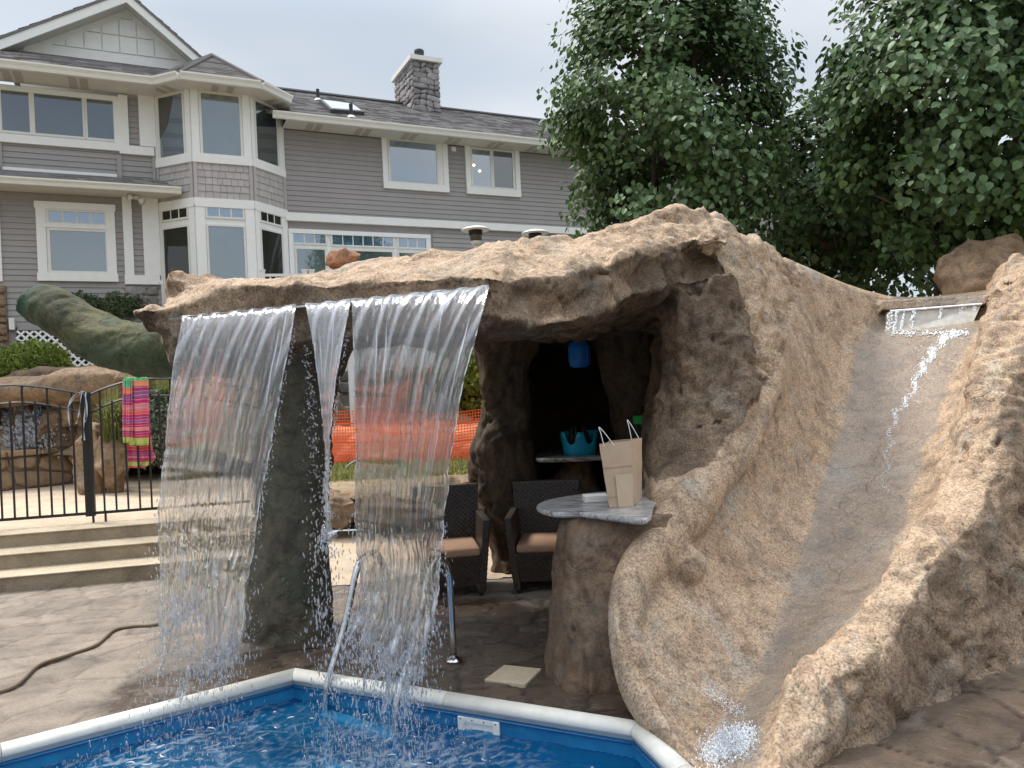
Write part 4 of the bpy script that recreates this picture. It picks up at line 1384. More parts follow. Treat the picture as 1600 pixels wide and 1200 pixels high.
# lower-left window
a0, a1, z0, z1 = rect(W, 58, 318, 181, 440)
window(W, a0, a1, z0, z1, [rect(W, 76.5, 332, 163, 349), rect(W, 79.5, 362, 165.5, 424)], trim=(0.17, 0.17, 0.14, 0.16), pane_mat=['pane_sky', 'pane_blind'], grid=[4, 0],
       label='lower-left window reflecting the trees', fw=0.06, sillw=0.02)
md = MB(); a0m, a1m, z0m, z1m = rect(W, 73, 353, 168, 357.5); W.box(md, a0m - 0.1, a1m + 0.1, 0.03, 0.07, z0m, z1m + 0.03); md.build('window_rail', M['trim'], house)

# stone veneer at the foot of the wall
def stones(fr, a0, a1, z0, z1, cell, mat, parent, name='stone', t0=0.0, t1=0.06, seed=1, gap=0.012):
    """irregular split stones, each its own object; clipped voronoi-ish cells from a jittered grid"""
    rg = random.Random(seed)
    nx, nz_ = max(1, int(round((a1 - a0) / cell))), max(1, int(round((z1 - z0) / (cell * 0.72))))
    J = {}
    for i in range(nx + 1):
        for j in range(nz_ + 1):
            jx = 0 if i in (0, nx) else rg.uniform(-.30, .30); jz = 0 if j in (0, nz_) else rg.uniform(-.33, .33)
            J[i, j] = (a0 + (a1 - a0) * (i + jx) / nx, z0 + (z1 - z0) * (j + jz) / nz_)
    used = set()
    for j in range(nz_):
        for i in range(nx):
            if (i, j) in used: continue
            wd = 1
            if i + 1 < nx and rg.random() < 0.25 and (i + 1, j) not in used: wd = 2; used.add((i + 1, j))
            q = [J[i, j], J[i + wd, j], J[i + wd, j + 1], J[i, j + 1]]
            # cut corners -> eight-sided stone
            ctr_ = np.mean(q, 0)
            poly = []
            for k in range(4):
                a = np.array(q[k]); b = np.array(q[(k + 1) % 4]); c = np.array(q[k - 1])
                w1 = rg.uniform(0.12, 0.32); w2 = rg.uniform(0.12, 0.32)
                poly.append(a + (c - a) * w1); poly.append(a + (b - a) * w2)
            poly = [ctr_ + (p - ctr_) * (1 - gap / cell * 2) for p in poly]
            tb = t0 + (t1 - t0) * rg.uniform(0.65, 1.15)
            vs = [fr.pt(p[0], t0 - 0.01, p[1]) for p in poly]
            vs += [fr.pt(p[0], t0 + (tb - t0) * 0.6, p[1]) for p in poly]
            vs += [fr.pt(*(lambda w_: (w_[0], tb, w_[1]))(ctr_ + (p - ctr_) * 0.74)) for p in poly]
            vs.append(fr.pt(ctr_[0], tb * 1.0 + 0.006, ctr_[1]))
            fs = []
            for k in range(8):
                k2 = (k + 1) % 8
                fs += [(k, k2, 8 + k2, 8 + k), (8 + k, 8 + k2, 16 + k2, 16 + k), (16 + k, 16 + k2, 24)]
            mk(name, vs, fs, mat, parent, False)
zfl = 1.55
mort = MB(); a0, a1, _, _ = rect(W, 196, 446, 250, 560); W.box(mort, a0, a1, 0.0, 0.012, zfl, zstone_r); ov = mort.build('stone_veneer', M['mortar'], house)
stones(W, a0, a1, zfl, zstone_r, 0.26, M['veneer'], ov, seed=4)
a0, a1, _, zt_ = rect(W, -20, 447, 14, 620); mort = MB(); W.box(mort, a0, a1, 0.0, 0.05, 1.2, zt_); ov = mort.build('stone_veneer', M['mortar'], house)
stones(W, a0, a1, 1.2, zt_, 0.28, M['boulder'], ov, seed=5, t0=0.05, t1=0.12)
# foundation stones visible through the gap behind the falls
a0, a1, _, zt_ = rect(W, 505, 560, 800, 660); mort = MB(); W.box(mort, -1.5, 6.0, 0.0, 0.012, 0.9, 2.2); ov = mort.build('stone_veneer', M['mortar'], house)
stones(W, ws(500, 600)[0], ws(575, 600)[0], 1.0, 2.2, 0.42, M['veneer'], ov, seed=6, t1=0.1)
# meter box on the pier, conduit
mbx = MB(); a0, a1, z0, z1 = rect(W, 15, 498, 24, 516); W.box(mbx, a0, a1, 0.0, 0.12, z0, z1); mbx.build('meter_box', M['frame'], house, bevel=0.01)
# down pipe beside the bay
s_ = ws(254, 450)[0]
dp = MB(); dp.tube([W.pt(s_, 0.06, 2.0), W.pt(s_, 0.06, ws(254, 446)[1]), W.pt(s_ - 0.05, 0.1, ws(254, 440)[1])], 0.035, 8); dp.build('down_pipe', M['trim'], house, smooth=True)
# twin flood light
fb = MB(); s_, z_ = ws(213, 310, 0.3)
fl = MB(); fl.lathe(W.pt(s_, 0.3, z_ - 0.02), [(0.05, 0), (0.06, 0.02), (0.06, 0.06), (0.02, 0.07)], 12)
flo = fl.build('flood_light', M['plastic_w'], house, smooth=True)
for sx, dz in ((-0.15, -0.01), (0.12, -0.09)):
    hd = MB(); c0 = W.pt(s_, 0.32, z_ + 0.0); c1 = W.pt(s_ + sx, 0.42, z_ + dz)
    hd.tube([c0, c0 + (c1 - c0) * 0.5, c0 + (c1 - c0) * 0.6, c1], [0.02, 0.025, 0.045, 0.085], 12); hd.build('lamp_head', M['plastic_w'], flo, smooth=True)

# ---- bay
BT = 0.72
sL = ws(299, 200, BT)[0]; sR = ws(391, 200, BT)[0]
pA, pB, pC, pD = W.pt(sB0, 0, 0), W.pt(sL, BT, 0), W.pt(sR, BT, 0), W.pt(0.0, 0, 0)
FLf, FFf, FRf = Frame(pA, (pB - pA)[:2]), Frame(pB, (pC - pB)[:2]), Frame(pC, (pD - pC)[:2])
lw = [np.linalg.norm((b - a)[:2]) for a, b in ((pA, pB), (pB, pC), (pC, pD))]
zc = FFf.hit(345, 142)[1]                              # under the soffit
zsill1, zsill0 = FFf.hit(345, 246)[1], FFf.hit(345, 256.5)[1]
zshake0 = FFf.hit(350, 311.5)[1]
corebay = MB()
ins = 0.03
q = [W.pt(sB0 + ins, -0.3, 0), W.pt(sL + ins * .4, BT - ins, 0), W.pt(sR - ins * .4, BT - ins, 0), W.pt(-ins, -0.3, 0)]
corebay.hexa([dn(p, 1.0) for p in q] + [dn(p, zc + 0.05) for p in q]); corebay.build('bay_wall', M['trim'], house)
U = {0: [(246.5, 153, 288, 247)], 1: [(315.5, 149, 374.5, 243)], 2: [(399, 162, 431, 262)]}
Tn = {0: [(252, 335, 294, 345)], 1: [(324, 326, 379, 339.5)], 2: [(406, 336, 437, 350)]}
Lo = {0: [(255, 360, 299, 470)], 1: [(326, 354.5, 382, 470)], 2: [(408, 363, 441, 470)]}
zU1, zU0 = FFf.hit(345, 149)[1], FFf.hit(345, 242.5)[1]
zT1, zT0 = FFf.hit(352, 326)[1], FFf.hit(352, 339.5)[1]
zL1 = FFf.hit(354, 354.5)[1]
for k, fr in enumerate((FLf, FFf, FRf)):
    ww = lw[k]
    e0, e1 = (0.0, 0.012) if k == 0 else ((0.0, 0.0) if k == 1 else (0.012, 0.0))
    def sx(r): return fr.hit(r[0], (r[1] + r[3]) / 2)[0], fr.hit(r[2], (r[1] + r[3]) / 2)[0]
    s0, s1 = sx(U[k][0])
    s0 = max(s0, 0.14); s1 = min(s1, ww - 0.14)
    lab = ['left angled face', 'front face', 'right angled face'][k]
    pm = [['pane_sky'], ['pane_blind'], ['pane']][k]
    window(fr, 0.0, ww, zsill1, zc + 0.03, [(s0, s1, zU0, zU1)], t=0.02, trim=(s0 - 0.06, ww - s1 - 0.06, 0.04, 0.05), pane_mat=pm, label='tall upper bay window, ' + lab, fw=0.05, tt=0.02)
    if k == 0:   # drawn-back curtain behind the left pane
        cu = MB(); a, b = s0, s1
        cu.add([fr.pt(a, 0.0247, zU1), fr.pt(a + (b - a) * 0.62, 0.0247, zU1 - 0.03), fr.pt(a + (b - a) * 0.35, 0.0247, zU0 + 0.7), fr.pt(a, 0.0247, zU0 + 0.42),
                fr.pt(a, 0.030, zU1), fr.pt(a + (b - a) * 0.62, 0.030, zU1 - 0.03), fr.pt(a + (b - a) * 0.35, 0.030, zU0 + 0.7), fr.pt(a, 0.030, zU0 + 0.42)],
               [(3, 2, 1, 0), (4, 5, 6, 7), (0, 1, 5, 4), (1, 2, 6, 5), (2, 3, 7, 6), (3, 0, 4, 7)])
        cu.build('curtain', simple('curtain_cloth', (0.10, 0.10, 0.09), 0.3), house)
    bb = MB(); fr.box(bb, -0.01, ww + 0.01, 0.0, 0.055, zsill0, zsill1); bb.build('band_board', M['trim'], house)
    # corner posts of the shake band
    for a in ((0.0, 0.07), (ww - 0.07, ww)):
        cb = MB(); fr.box(cb, a[0], a[1], 0.0, 0.04 + 0.004 * k, zshake0, zsill0); cb.build('corner_board', M['shake'], house)
    nrow = 5; rh = (zsill0 - zshake0) / nrow
    rg = random.Random(60 + k)
    for r in range(nrow):
        x = 0.07
        z0_ = zshake0 + r * rh
        while x < ww - 0.07 - 0.02:
            wdt = rg.uniform(0.10, 0.19)
            x1 = min(x + wdt, ww - 0.07)
            if ww - 0.07 - x1 < 0.05: x1 = ww - 0.07
            sh = MB(); p = fr.pt; th = 0.028 + rg.uniform(-0.003, 0.003)
            sh.hexa([p(x + .003, th, z0_), p(x1 - .003, th, z0_), p(x1 - .003, -.01, z0_), p(x + .003, -.01, z0_), p(x + .003, .012, z0_ + rh), p(x1 - .003, .012, z0_ + rh), p(x1 - .003, -.01, z0_ + rh), p(x + .003, -.01, z0_ + rh)])
            sh.build('shake', M['shake'], house)
            x = x1
    b0, b1 = sx(Tn[k][0]); c0, c1 = sx(Lo[k][0])
    b0, b1 = max(b0, 0.12), min(b1, ww - 0.12); c0, c1 = b0, b1
    bb = MB(); fr.box(bb, -0.01, ww + 0.01, 0.0, 0.05, zshake0 - 0.16, zshake0); bb.build('band_board', M['trim'], house)
    window(fr, 0.0, ww, 1.5, zshake0 - 0.16, [(b0, b1, zT0, zT1), (c0, c1, 1.7, zL1)], t=0.02, trim=(b0 - 0.05, ww - b1 - 0.05, 0.03, 0.05),
           pane_mat=[['pane_dark', 'pane_dark'], ['pane_sky', 'pane_blind'], ['pane_dark', 'pane_dark']][k], grid=[3, 0], label='lower bay window with gridded transom, ' + lab, fw=0.04, tt=0.02)

# ---- main roofs
OVL = 0.72
zgl = 0.5 * (ws(0, 104, OVL)[1] + ws(205, 129, OVL)[1])
OVW = 0.60
zgw = 0.5 * (ws(470, 181.5, OVW)[1] + ws(840, 217, OVW)[1])
# wing
zrid, trid = None, -3.6
zrid = 0.5 * (ws(480, 143.5, trid)[1] + ws(850, 191.5, trid)[1])
sWl = -3.0
roofpatch('roof', [pr(-0.35, OVW, zgw), pr(sEnd, OVW, zgw), pr(sEnd, trid, zrid), pr(-0.35 - 2.0, trid, zrid)], house, 26)
roofpatch('roof', [pr(sEnd, trid - 4.2, zgw), pr(-0.35 - 2.0, trid - 4.2, zgw), pr(-0.35 - 2.0, trid, zrid), pr(sEnd, trid, zrid)], house, 3)
rc = MB(); rc.tube([pr(-2.3, trid, zrid + 0.02), pr(sEnd, trid, zrid + 0.02)], 0.06, 6); rc.build('ridge_cap', M['flash'], house)
gutter(pr(-0.3, OVW, zgw + 0.005), pr(sEnd, OVW, zgw + 0.005), W.n, h=0.15)
soffit(0.0, sEnd, zgw - 0.14, OVW)
# bay eave: offset polygon
def lineint(p, d, q, e):
    A_ = np.array([[d[0], -e[0]], [d[1], -e[1]]]); t = np.linalg.solve(A_, np.asarray(q) - np.asarray(p)); return np.asarray(p) + np.asarray(d) * t[0]
OB = 0.49
zgb = FFf.hit(345, 121.5, OB)[1]
oL = FLf.o + FLf.n * OB; oF = FFf.o + FFf.n * OB; oR = FRf.o + FRf.n * OB
wL0 = W.o + W.n * OVL; wR0 = W.o + W.n * (OVW - 0.02)
e1 = lineint(wL0, W.d, oL, FLf.d); e2 = lineint(oL, FLf.d, oF, FFf.d); e3 = lineint(oF, FFf.d, oR, FRf.d); e4 = lineint(oR, FRf.d, wR0, W.d)
E3 = [np.append(q, zgb) for q in (e1, e2, e3, e4)]
zgl = zgb
pk = ws(331, 88, -0.35); PK = W.pt(pk[0], -0.35, pk[1])
pk2 = W.pt(pk[0], -4.0, pk[1])
def tri_roof(a, b, top, rows): roofpatch('roof', [a, b, top + (b - a) * 0.004, top - (b - a) * 0.004], house, rows)
tri_roof(E3[0], E3[1], PK, 14); tri_roof(E3[1], E3[2], PK, 14); tri_roof(E3[2], E3[3], PK, 14)
roofpatch('roof', [E3[3], W.pt(0.3, -4.0, zgb), pk2, PK], house, 14)
for a in (E3[1], E3[2], E3[3], E3[0]):
    hc = MB(); hc.tube([a + (0, 0, 0.03), PK + (0, 0, 0.03)], 0.045, 5); hc.build('ridge_cap', M['shingle'], house)
for o in bpy.data.objects:
    if o.name.startswith('ridge_cap') and o.data.materials[0] is M['shingle']:
        fattr(o.data, 'var', np.full(len(o.data.vertices), 0.2))
for a, b, fr in ((E3[0], E3[1], FLf), (E3[1], E3[2], FFf), (E3[2], E3[3], FRf)):
    gutter(a + (0, 0, .005), b + (0, 0, .005), fr.n, h=0.15)
sf = MB()
ring_o = [dn(q, zgb - 0.14) for q in E3] + [W.pt(0.25, -0.1, zgb - .14), W.pt(sB0 - 0.1, -0.1, zgb - .14)]
sf.add(ring_o + [q + (0, 0, .012) for q in ring_o], [(5, 4, 3, 2, 1, 0), (6, 7, 8, 9, 10, 11)] + [(i, (i + 1) % 6, 6 + (i + 1) % 6, 6 + i) for i in range(6)])
so_ = sf.build('soffit', M['soffit'], house)
for a, b, fr, ww in ((E3[0], E3[1], FLf, lw[0]), (E3[1], E3[2], FFf, lw[1]), (E3[2], E3[3], FRf, lw[2])):
    m2 = MB(); fr.box(m2, ww * 0.35, ww * 0.35 + 0.14, 0.08, OB - 0.08, zgb - .145, zgb - .1405); fr.box(m2, ww * 0.6, ww * 0.6 + 0.14, 0.08, OB - 0.08, zgb - .145, zgb - .1405)
    m2.build('soffit_vent', M['soffit_vent'], so_)
# left main eave, roof slope and gable
sE1 = (e1 - W.o) @ W.d
gutter(pr(sBeg, OVL, zgl + .005), pr(sE1, OVL, zgl + .005), W.n, h=0.15)
soffit(sBeg, sB0 + 0.02, zgl - 0.135, OVL)
TG = -1.3
zgg = 0.5 * (ws(20, 84, TG)[1] + ws(290, 107, TG)[1])
roofpatch('roof', [pr(sBeg, OVL, zgl), pr(sE1 + 0.2, OVL, zgl), pr(sE1 + 1.1, TG, zgg), pr(sBeg, TG, zgg)], house, 14)
gA, gL, gR = ws(198, 12, TG), ws(12, 82, TG), ws(318, 108, TG)
zg0 = zgg - 0.05
def G3(sz, t): return W.pt(sz[0], t, sz[1])
gap_ = (gA[0], gA[1])
sl_l = (gA[1] - zg0) / (gA[0] - gL[0]); sl_r = (gA[1] - zg0) / (gR[0] - gA[0])
sl_ = 0.5 * (sl_l + sl_r); half = (gA[1] - zg0) / sl_
gLs, gRs = gA[0] - (gA[1] - zg0) / sl_l, gA[0] + (gA[1] - zg0) / sl_r
gw = MB()
gw.add([W.pt(gLs, TG, zg0), W.pt(gRs, TG, zg0), W.pt(gA[0], TG, gA[1]), W.pt(gLs, TG - 5, zg0), W.pt(gRs, TG - 5, zg0), W.pt(gA[0], TG - 5, gA[1])],
       [(0, 1, 2), (5, 4, 3), (0, 3, 4, 1), (1, 4, 5, 2), (2, 5, 3, 0)])
gw.build('gable_wall', M['gable'], house)
# panels between battens
def gz(s): return gA[1] - (sl_l * (gA[0] - s) if s < gA[0] else sl_r * (s - gA[0]))
stp = 0.36
rows_z = [zg0 + 0.28 + 0.30 * k for k in range(8)]
def clip_poly(poly, a, b, c):
    o_ = []
    for i in range(len(poly)):
        p, q = poly[i], poly[(i + 1) % len(poly)]
        fp, fq = a * p[0] + b * p[1] + c, a * q[0] + b * q[1] + c
        if fp >= 0: o_.append(p)
        if fp * fq < 0:
            t = fp / (fp - fq); o_.append((p[0] + (q[0] - p[0]) * t, p[1] + (q[1] - p[1]) * t))
    return o_
for r in range(7):
    z0_ = zg0 + 0.29 + 0.40 * r; z1_ = z0_ + 0.375
    for k in range(-9, 10):
        s0 = gA[0] + k * stp - stp / 2 + 0.013; s1 = s0 + stp - 0.026
        pg = [(s0, z0_), (s1, z0_), (s1, z1_), (s0, z1_)]
        pg = clip_poly(pg, sl_l, -1, gA[1] - 0.20 - sl_l * gA[0])
        if len(pg) > 2: pg = clip_poly(pg, -sl_r, -1, gA[1] - 0.20 + sl_r * gA[0])
        if len(pg) < 3: continue
        n_ = len(pg)
        vs = [W.pt(p[0], TG, p[1]) for p in pg] + [W.pt(p[0], TG + 0.035, p[1]) for p in pg]
        mk('gable_panel', vs, [tuple(range(n_ - 1, -1, -1)), tuple(range(n_, 2 * n_))] + [(i, (i + 1) % n_, n_ + (i + 1) % n_, n_ + i) for i in range(n_)], M['gable'], house)
m2 = MB(); W.box(m2, gLs + 0.3, gRs - 0.3, TG, TG + 0.035, zg0 + 0.05, zg0 + 0.26); m2.build('band_board', M['gable'], house)
# rake boards, overhanging roof of the gable
for sgn, ge in ((-1, gLs), (1, gRs)):
    TR = TG + 0.45
    za = gA[1] + 0.16; ze = zg0 + 0.16 - 0.10
    s_e = ge + sgn * 0.15
    A3, B3 = (gA[0], za), (s_e, ze)
    rb = MB()
    def q3(sz, t, dz=0): return W.pt(sz[0], t, sz[1] + dz)
    rb.hexa([q3(B3, TR, -0.24), q3(A3, TR, -0.24), q3(A3, TR - 0.04, -0.24), q3(B3, TR - 0.04, -0.24), q3(B3, TR), q3(A3, TR), q3(A3, TR - 0.04), q3(B3, TR - 0.04)])
    rb.build('rake_board', M['trim'], house)
    rs_ = MB(); rs_.hexa([q3(B3, TR - .041, -0.20), q3(A3, TR - .041, -0.20), q3(A3, TG + 0.001, -0.20), q3(B3, TG + 0.001, -0.20), q3(B3, TR - .041, -0.18), q3(A3, TR - .041, -0.18), q3(A3, TG + 0.001, -0.18), q3(B3, TG + 0.001, -0.18)])
    rs_.build('soffit', M['soffit'], house)
    qd = [q3(B3, TR + 0.02, 0.03), q3(B3, TG - 5, 0.03), q3(A3, TG - 5, 0.03), q3(A3, TR + 0.02, 0.03)]
    roofpatch('roof', qd, house, 12)
# ---- chimney
TC = -2.6
c0s, c0z = ws(648, 182, TC); c1s, _ = ws(690, 184, TC)
ctop = ws(668, 97, TC)[1]; zcb = c0z - 0.25
cw = c1s - c0s
dch = 1.75
chm = MB(); W.box(chm, c0s + .03, c1s - .03, TC - dch, TC - .03, zcb, ctop); cho = chm.build('chimney', M['mortar'], house)
stones(W, c0s, c1s, zcb + 0.1, ctop - 0.01, 0.22, M['chimstone'], cho, seed=21, t0=TC - 0.03, t1=TC + 0.03, gap=0.008)

# side face towards the left
Fs = Frame(W.pt(c0s + .03, TC - dch, 0), W.n)
stones(Fs, 0.0, dch, zcb + 0.1, ctop - 0.01, 0.24, M['chimstone'], cho, seed=22, t0=0.0, t1=0.055, gap=0.008)
cp_ = MB(); W.box(cp_, c0s - .09, c1s + .07, TC - dch - .05, TC + .10, ctop, ctop + .13); cp_.build('chimney_cap', M['gutter'], cho)
cp_ = MB(); W.box(cp_, c0s - .03, c1s + .02, TC - dch, TC + .04, ctop + .13, ctop + .15); cp_.build('cap_flashing', M['steel'], cho)
for tq in (-0.35, -1.35):
    c = W.pt(c0s + cw * 0.42, TC + tq, ctop + 0.15)
    m2 = MB(); m2.lathe(c, [(0.125, 0), (0.115, 0.14)], 16); m2.build('flue', M['gutter'], cho, smooth=True)
    m2 = MB(); m2.lathe(c, [(0.14, 0.14), (0.14, 0.20), (0.125, 0.205), (0.125, 0.225), (0.145, 0.23), (0.145, 0.30), (0.11, 0.33)], 16); m2.build('flue_cap', M['flash'], cho)
# skylight and vents lying on the wing roof
def onroof(px, py, dt=0.0):
    # intersect view ray with the wing roof plane
    a = pr(0, OVW, zgw); u = pr(1, OVW, zgw) - a; v_ = pr(0, trid, zrid) - a
    n_ = np.cross(u, v_); r = P(px, py, 1.0) - np.array([0, 0, CZ]); o_ = np.array([0, 0, CZ])
    return o_ + r * ((a - o_) @ n_) / (r @ n_), n_ / np.linalg.norm(n_) * (1 if n_[2] > 0 else -1)
q1, nn = onroof(499, 161); q2, _ = onroof(551, 168); q3_, _ = onroof(569, 181); q4, _ = onroof(516, 177)
def par(a, b, c, d, k0, k1): return [a + nn * k0, b + nn * k0, c + nn * k0, d + nn * k0, a + nn * k1, b + nn * k1, c + nn * k1, d + nn * k1]
m2 = MB(); m2.hexa(par(q4, q3_, q2, q1, 0.0, 0.10)); sk_ = m2.build('skylight', M['flash'], house)
cc_ = (q1 + q2 + q3_ + q4) / 4
z4 = [cc_ + (q - cc_) * 0.86 for q in (q4, q3_, q2, q1)]
m2 = MB(); m2.hexa(par(*z4, 0.101, 0.112)); m2.build('pane', simple('skylight_glass', (0.5, 0.52, 0.53), 0.15, var=0.03), sk_)
for px, py, h in ((497, 157, 0.30), (549, 184, 0.33)):
    q_, _ = onroof(px, py)
    m2 = MB(); m2.tube([q_, q_ + (0, 0, h)], 0.045, 10); vo = m2.build('vent_pipe', M['cable'], house, smooth=False)
    m2 = MB(); m2.tube([q_ - (0, 0, .02), q_ + (0, 0, 0.05)], [0.12, 0.07], 10); m2.build('vent_flashing', M['trim'], vo)
# crawl-space hatch cover under the left window
wbox('crawlspace_cover', 28, 508, 85, 516, t1=0.05, mat='siding')
# ================================================================== BAR, CHAIRS AND SMALL THINGS UNDER THE CANOPY
CT = 0.92
bar = thing('bar_counter', 'grey marbled stone bar top on a brown rock pedestal under the canopy', 'bar', tuple(Pz(930, 4.9, 0.0)))
outl = [(1012, 815), (965, 812), (905, 806), (865, 806), (842, 800), (840, 793), (862, 785), (905, 778), (940, 774), (1005, 772)]
tp_ = []
for px, py in outl:
    tp_.append(G(px, py - 6, CT))
tp_.append(Pz(1035, 5.25, CT)); tp_.append(Pz(1022, 4.8, CT))
tp_ = crom_closed(np.array(tp_), 4)
def slab(poly, z0, z1, jag=0.0, seed=0, chamf=0.012):
    rg = random.Random(seed)
    n_ = len(poly); c = np.mean(poly, 0)
    jit = [1 + jag * rg.uniform(-1, 1) for _ in range(n_)]
    vs = []
    for z, ins_ in ((z0, 0.02), (z0 + chamf, 0.0), (z1 - chamf, 0.0), (z1, 0.008)):
        for p, j in zip(poly, jit):
            d = (np.asarray(p) - c)[:2]; L_ = np.linalg.norm(d)
            q = c[:2] + d * (j - ins_ / max(L_, .05))
            vs.append((q[0], q[1], z))
    fs = []
    for k in range(3):
        for i in range(n_):
            i2 = (i + 1) % n_
            fs.append((k * n_ + i, k * n_ + i2, (k + 1) * n_ + i2, (k + 1) * n_ + i))
    fs += [tuple(range(n_ - 1, -1, -1)), tuple(3 * n_ + i for i in range(n_))]
    return vs, fs
def granite():
    m, n, b = new_mat('grey_granite')
    pos = coords(n)
    mpn = n.nodes.new('ShaderNodeMapping'); mpn.inputs['Rotation'].default_value = (0, 0, 0.35); mpn.inputs['Scale'].default_value = (2.2, 16, 8)
    n.links.new(pos, mpn.inputs['Vector'])
    t = noise_node(n, 1.6, 8, 0.7, mpn.outputs[0], 1.4)
    r = ramp(n, t.outputs['Fac'], [(0.32, (0.07, 0.065, 0.065)), (0.45, (0.26, 0.25, 0.25)), (0.56, (0.52, 0.51, 0.50)), (0.7, (0.20, 0.17, 0.16))])
    n.links.new(r.outputs['Color'], b.inputs['Base Color'])
    b.inputs['Roughness'].default_value = 0.22
    return m
M['granite'] = granite()
v, f = slab(tp_, CT - 0.038, CT, 0.006, 3)
mk('counter_top', v, f, M['granite'], bar)
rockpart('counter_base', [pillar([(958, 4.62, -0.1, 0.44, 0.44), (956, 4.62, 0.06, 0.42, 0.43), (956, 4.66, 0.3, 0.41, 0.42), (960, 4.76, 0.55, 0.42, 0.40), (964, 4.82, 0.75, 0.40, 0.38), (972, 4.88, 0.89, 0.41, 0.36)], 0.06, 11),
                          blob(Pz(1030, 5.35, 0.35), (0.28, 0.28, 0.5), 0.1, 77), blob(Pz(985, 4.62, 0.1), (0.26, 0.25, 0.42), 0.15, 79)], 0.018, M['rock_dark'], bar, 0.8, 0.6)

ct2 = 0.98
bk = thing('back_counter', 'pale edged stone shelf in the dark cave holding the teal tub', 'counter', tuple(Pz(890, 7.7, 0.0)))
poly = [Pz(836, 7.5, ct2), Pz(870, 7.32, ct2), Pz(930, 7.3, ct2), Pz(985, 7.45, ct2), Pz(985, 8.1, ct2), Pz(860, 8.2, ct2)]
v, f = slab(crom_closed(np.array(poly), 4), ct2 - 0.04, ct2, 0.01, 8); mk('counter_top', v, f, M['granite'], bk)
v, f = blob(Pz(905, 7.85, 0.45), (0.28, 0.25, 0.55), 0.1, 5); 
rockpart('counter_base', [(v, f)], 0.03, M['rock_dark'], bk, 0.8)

# teal tub with two scooped openings (a caddy)
tc_ = Pz(906, 7.62, ct2 + 0.001)
tub = thing('teal_caddy', 'turquoise plastic tub with two round cut-outs on the back shelf', 'tub', tuple(tc_))
mb = MB(); n_ = 40
R0_, R1_, H_ = 0.135, 0.165, 0.225
vs, fs = [], []
def hole(a):   # height of the rim as a function of the angle
    h = H_
    for ac in (-math.pi / 2 - 0.55, -math.pi / 2 + 0.55, math.pi / 2):
        d = abs((a - ac + math.pi) % (2 * math.pi) - math.pi)
        if d < 0.36: h = H_ - 0.12 * math.sqrt(max(0, 1 - (d / 0.36) ** 2)) ** 0.7
    return h
for kind in (0, 1):
    for lev in range(5):
        for k in range(n_):
            a = 2 * math.pi * k / n_
            z = hole(a) * lev / 4
            r = R0_ + (R1_ - R0_) * z / H_ - (0.006 if kind else 0)
            vs.append(tc_ + np.array([r * math.cos(a) * 1.15, r * math.sin(a), max(z, 0.006 if kind else 0)]))
for kind in (0, 1):
    for lev in range(4):
        for k in range(n_):
            k2 = (k + 1) % n_; b_ = kind * 5 * n_
            q = (b_ + lev * n_ + k, b_ + lev * n_ + k2, b_ + (lev + 1) * n_ + k2, b_ + (lev + 1) * n_ + k)
            fs.append(q if not kind else q[::-1])
for k in range(n_):
    k2 = (k + 1) % n_; fs.append((4 * n_ + k, 4 * n_ + k2, 9 * n_ + k2, 9 * n_ + k))
fs += [tuple(range(n_ - 1, -1, -1)), tuple(5 * n_ + k for k in range(n_))]
mk('tub', vs, fs, M['teal'], tub, True)
mb = MB()
for k in range(6):
    a = k * 1.05; mb2 = MB(); c = tc_ + np.array([0.07 * math.cos(a), 0.06 * math.sin(a), 0.02]); mb2.lathe(c, [(0.035, 0), (0.037, 0.14), (0.014, 0.20), (0.014, 0.25)], 10); mb2.build('bottle', M['cable'], tub, smooth=True)
# blue jug-like thing hanging
bc = P(905, 553, 7.4)
mb = MB(); mb.lathe(bc - (0, 0, 0.13), [(0.06, 0), (0.095, 0.02), (0.10, 0.10), (0.10, 0.19), (0.085, 0.245), (0.04, 0.26), (0.035, 0.30)], 20)
for k in range(3):
    pass
lan = thing('blue_lantern', 'bright blue plastic jug hanging high in the dark cave', 'jug', tuple(bc))
mb.build('body', M['blue'], lan, smooth=True)
m2 = MB(); m2.tube([bc + (0.0, 0, 0.16), bc + (0, 0, 0.42)], 0.006, 6); m2.build('cord', M['cable'], lan)
for k in range(8):
    a = 2 * math.pi * k / 8; m2 = MB(); m2.tube([bc + (0.1 * math.cos(a), 0.1 * math.sin(a), -0.08), bc + (0.1 * math.cos(a), 0.1 * math.sin(a), 0.07)], 0.005, 5); m2.build('rib', M['blue'], lan)
gc = P(1010, 654, 6.9)
gb = thing('green_box', 'flat green box beside the paper bag in the cave', 'box', tuple(gc))
MB().box(gc - (0.11, 0.08, 0.045), gc + (0.11, 0.08, 0.03)).build('lid', M['green'], gb, bevel=0.01)
MB().box(gc - (0.105, 0.075, 0.36), gc + (0.105, 0.075, -0.046)).build('body', M['cable'], gb, bevel=0.01)
gst = thing('dark_stand', 'dark stand below the green box in the cave', 'stand', tuple(dn(gc, 0)))
MB().box(dn(gc, 0.0) - (0.12, 0.1, 0), dn(gc, gc[2] - 0.362) + (0.12, 0.1, 0)).build('cabinet', M['cable'], gst, bevel=0.01)

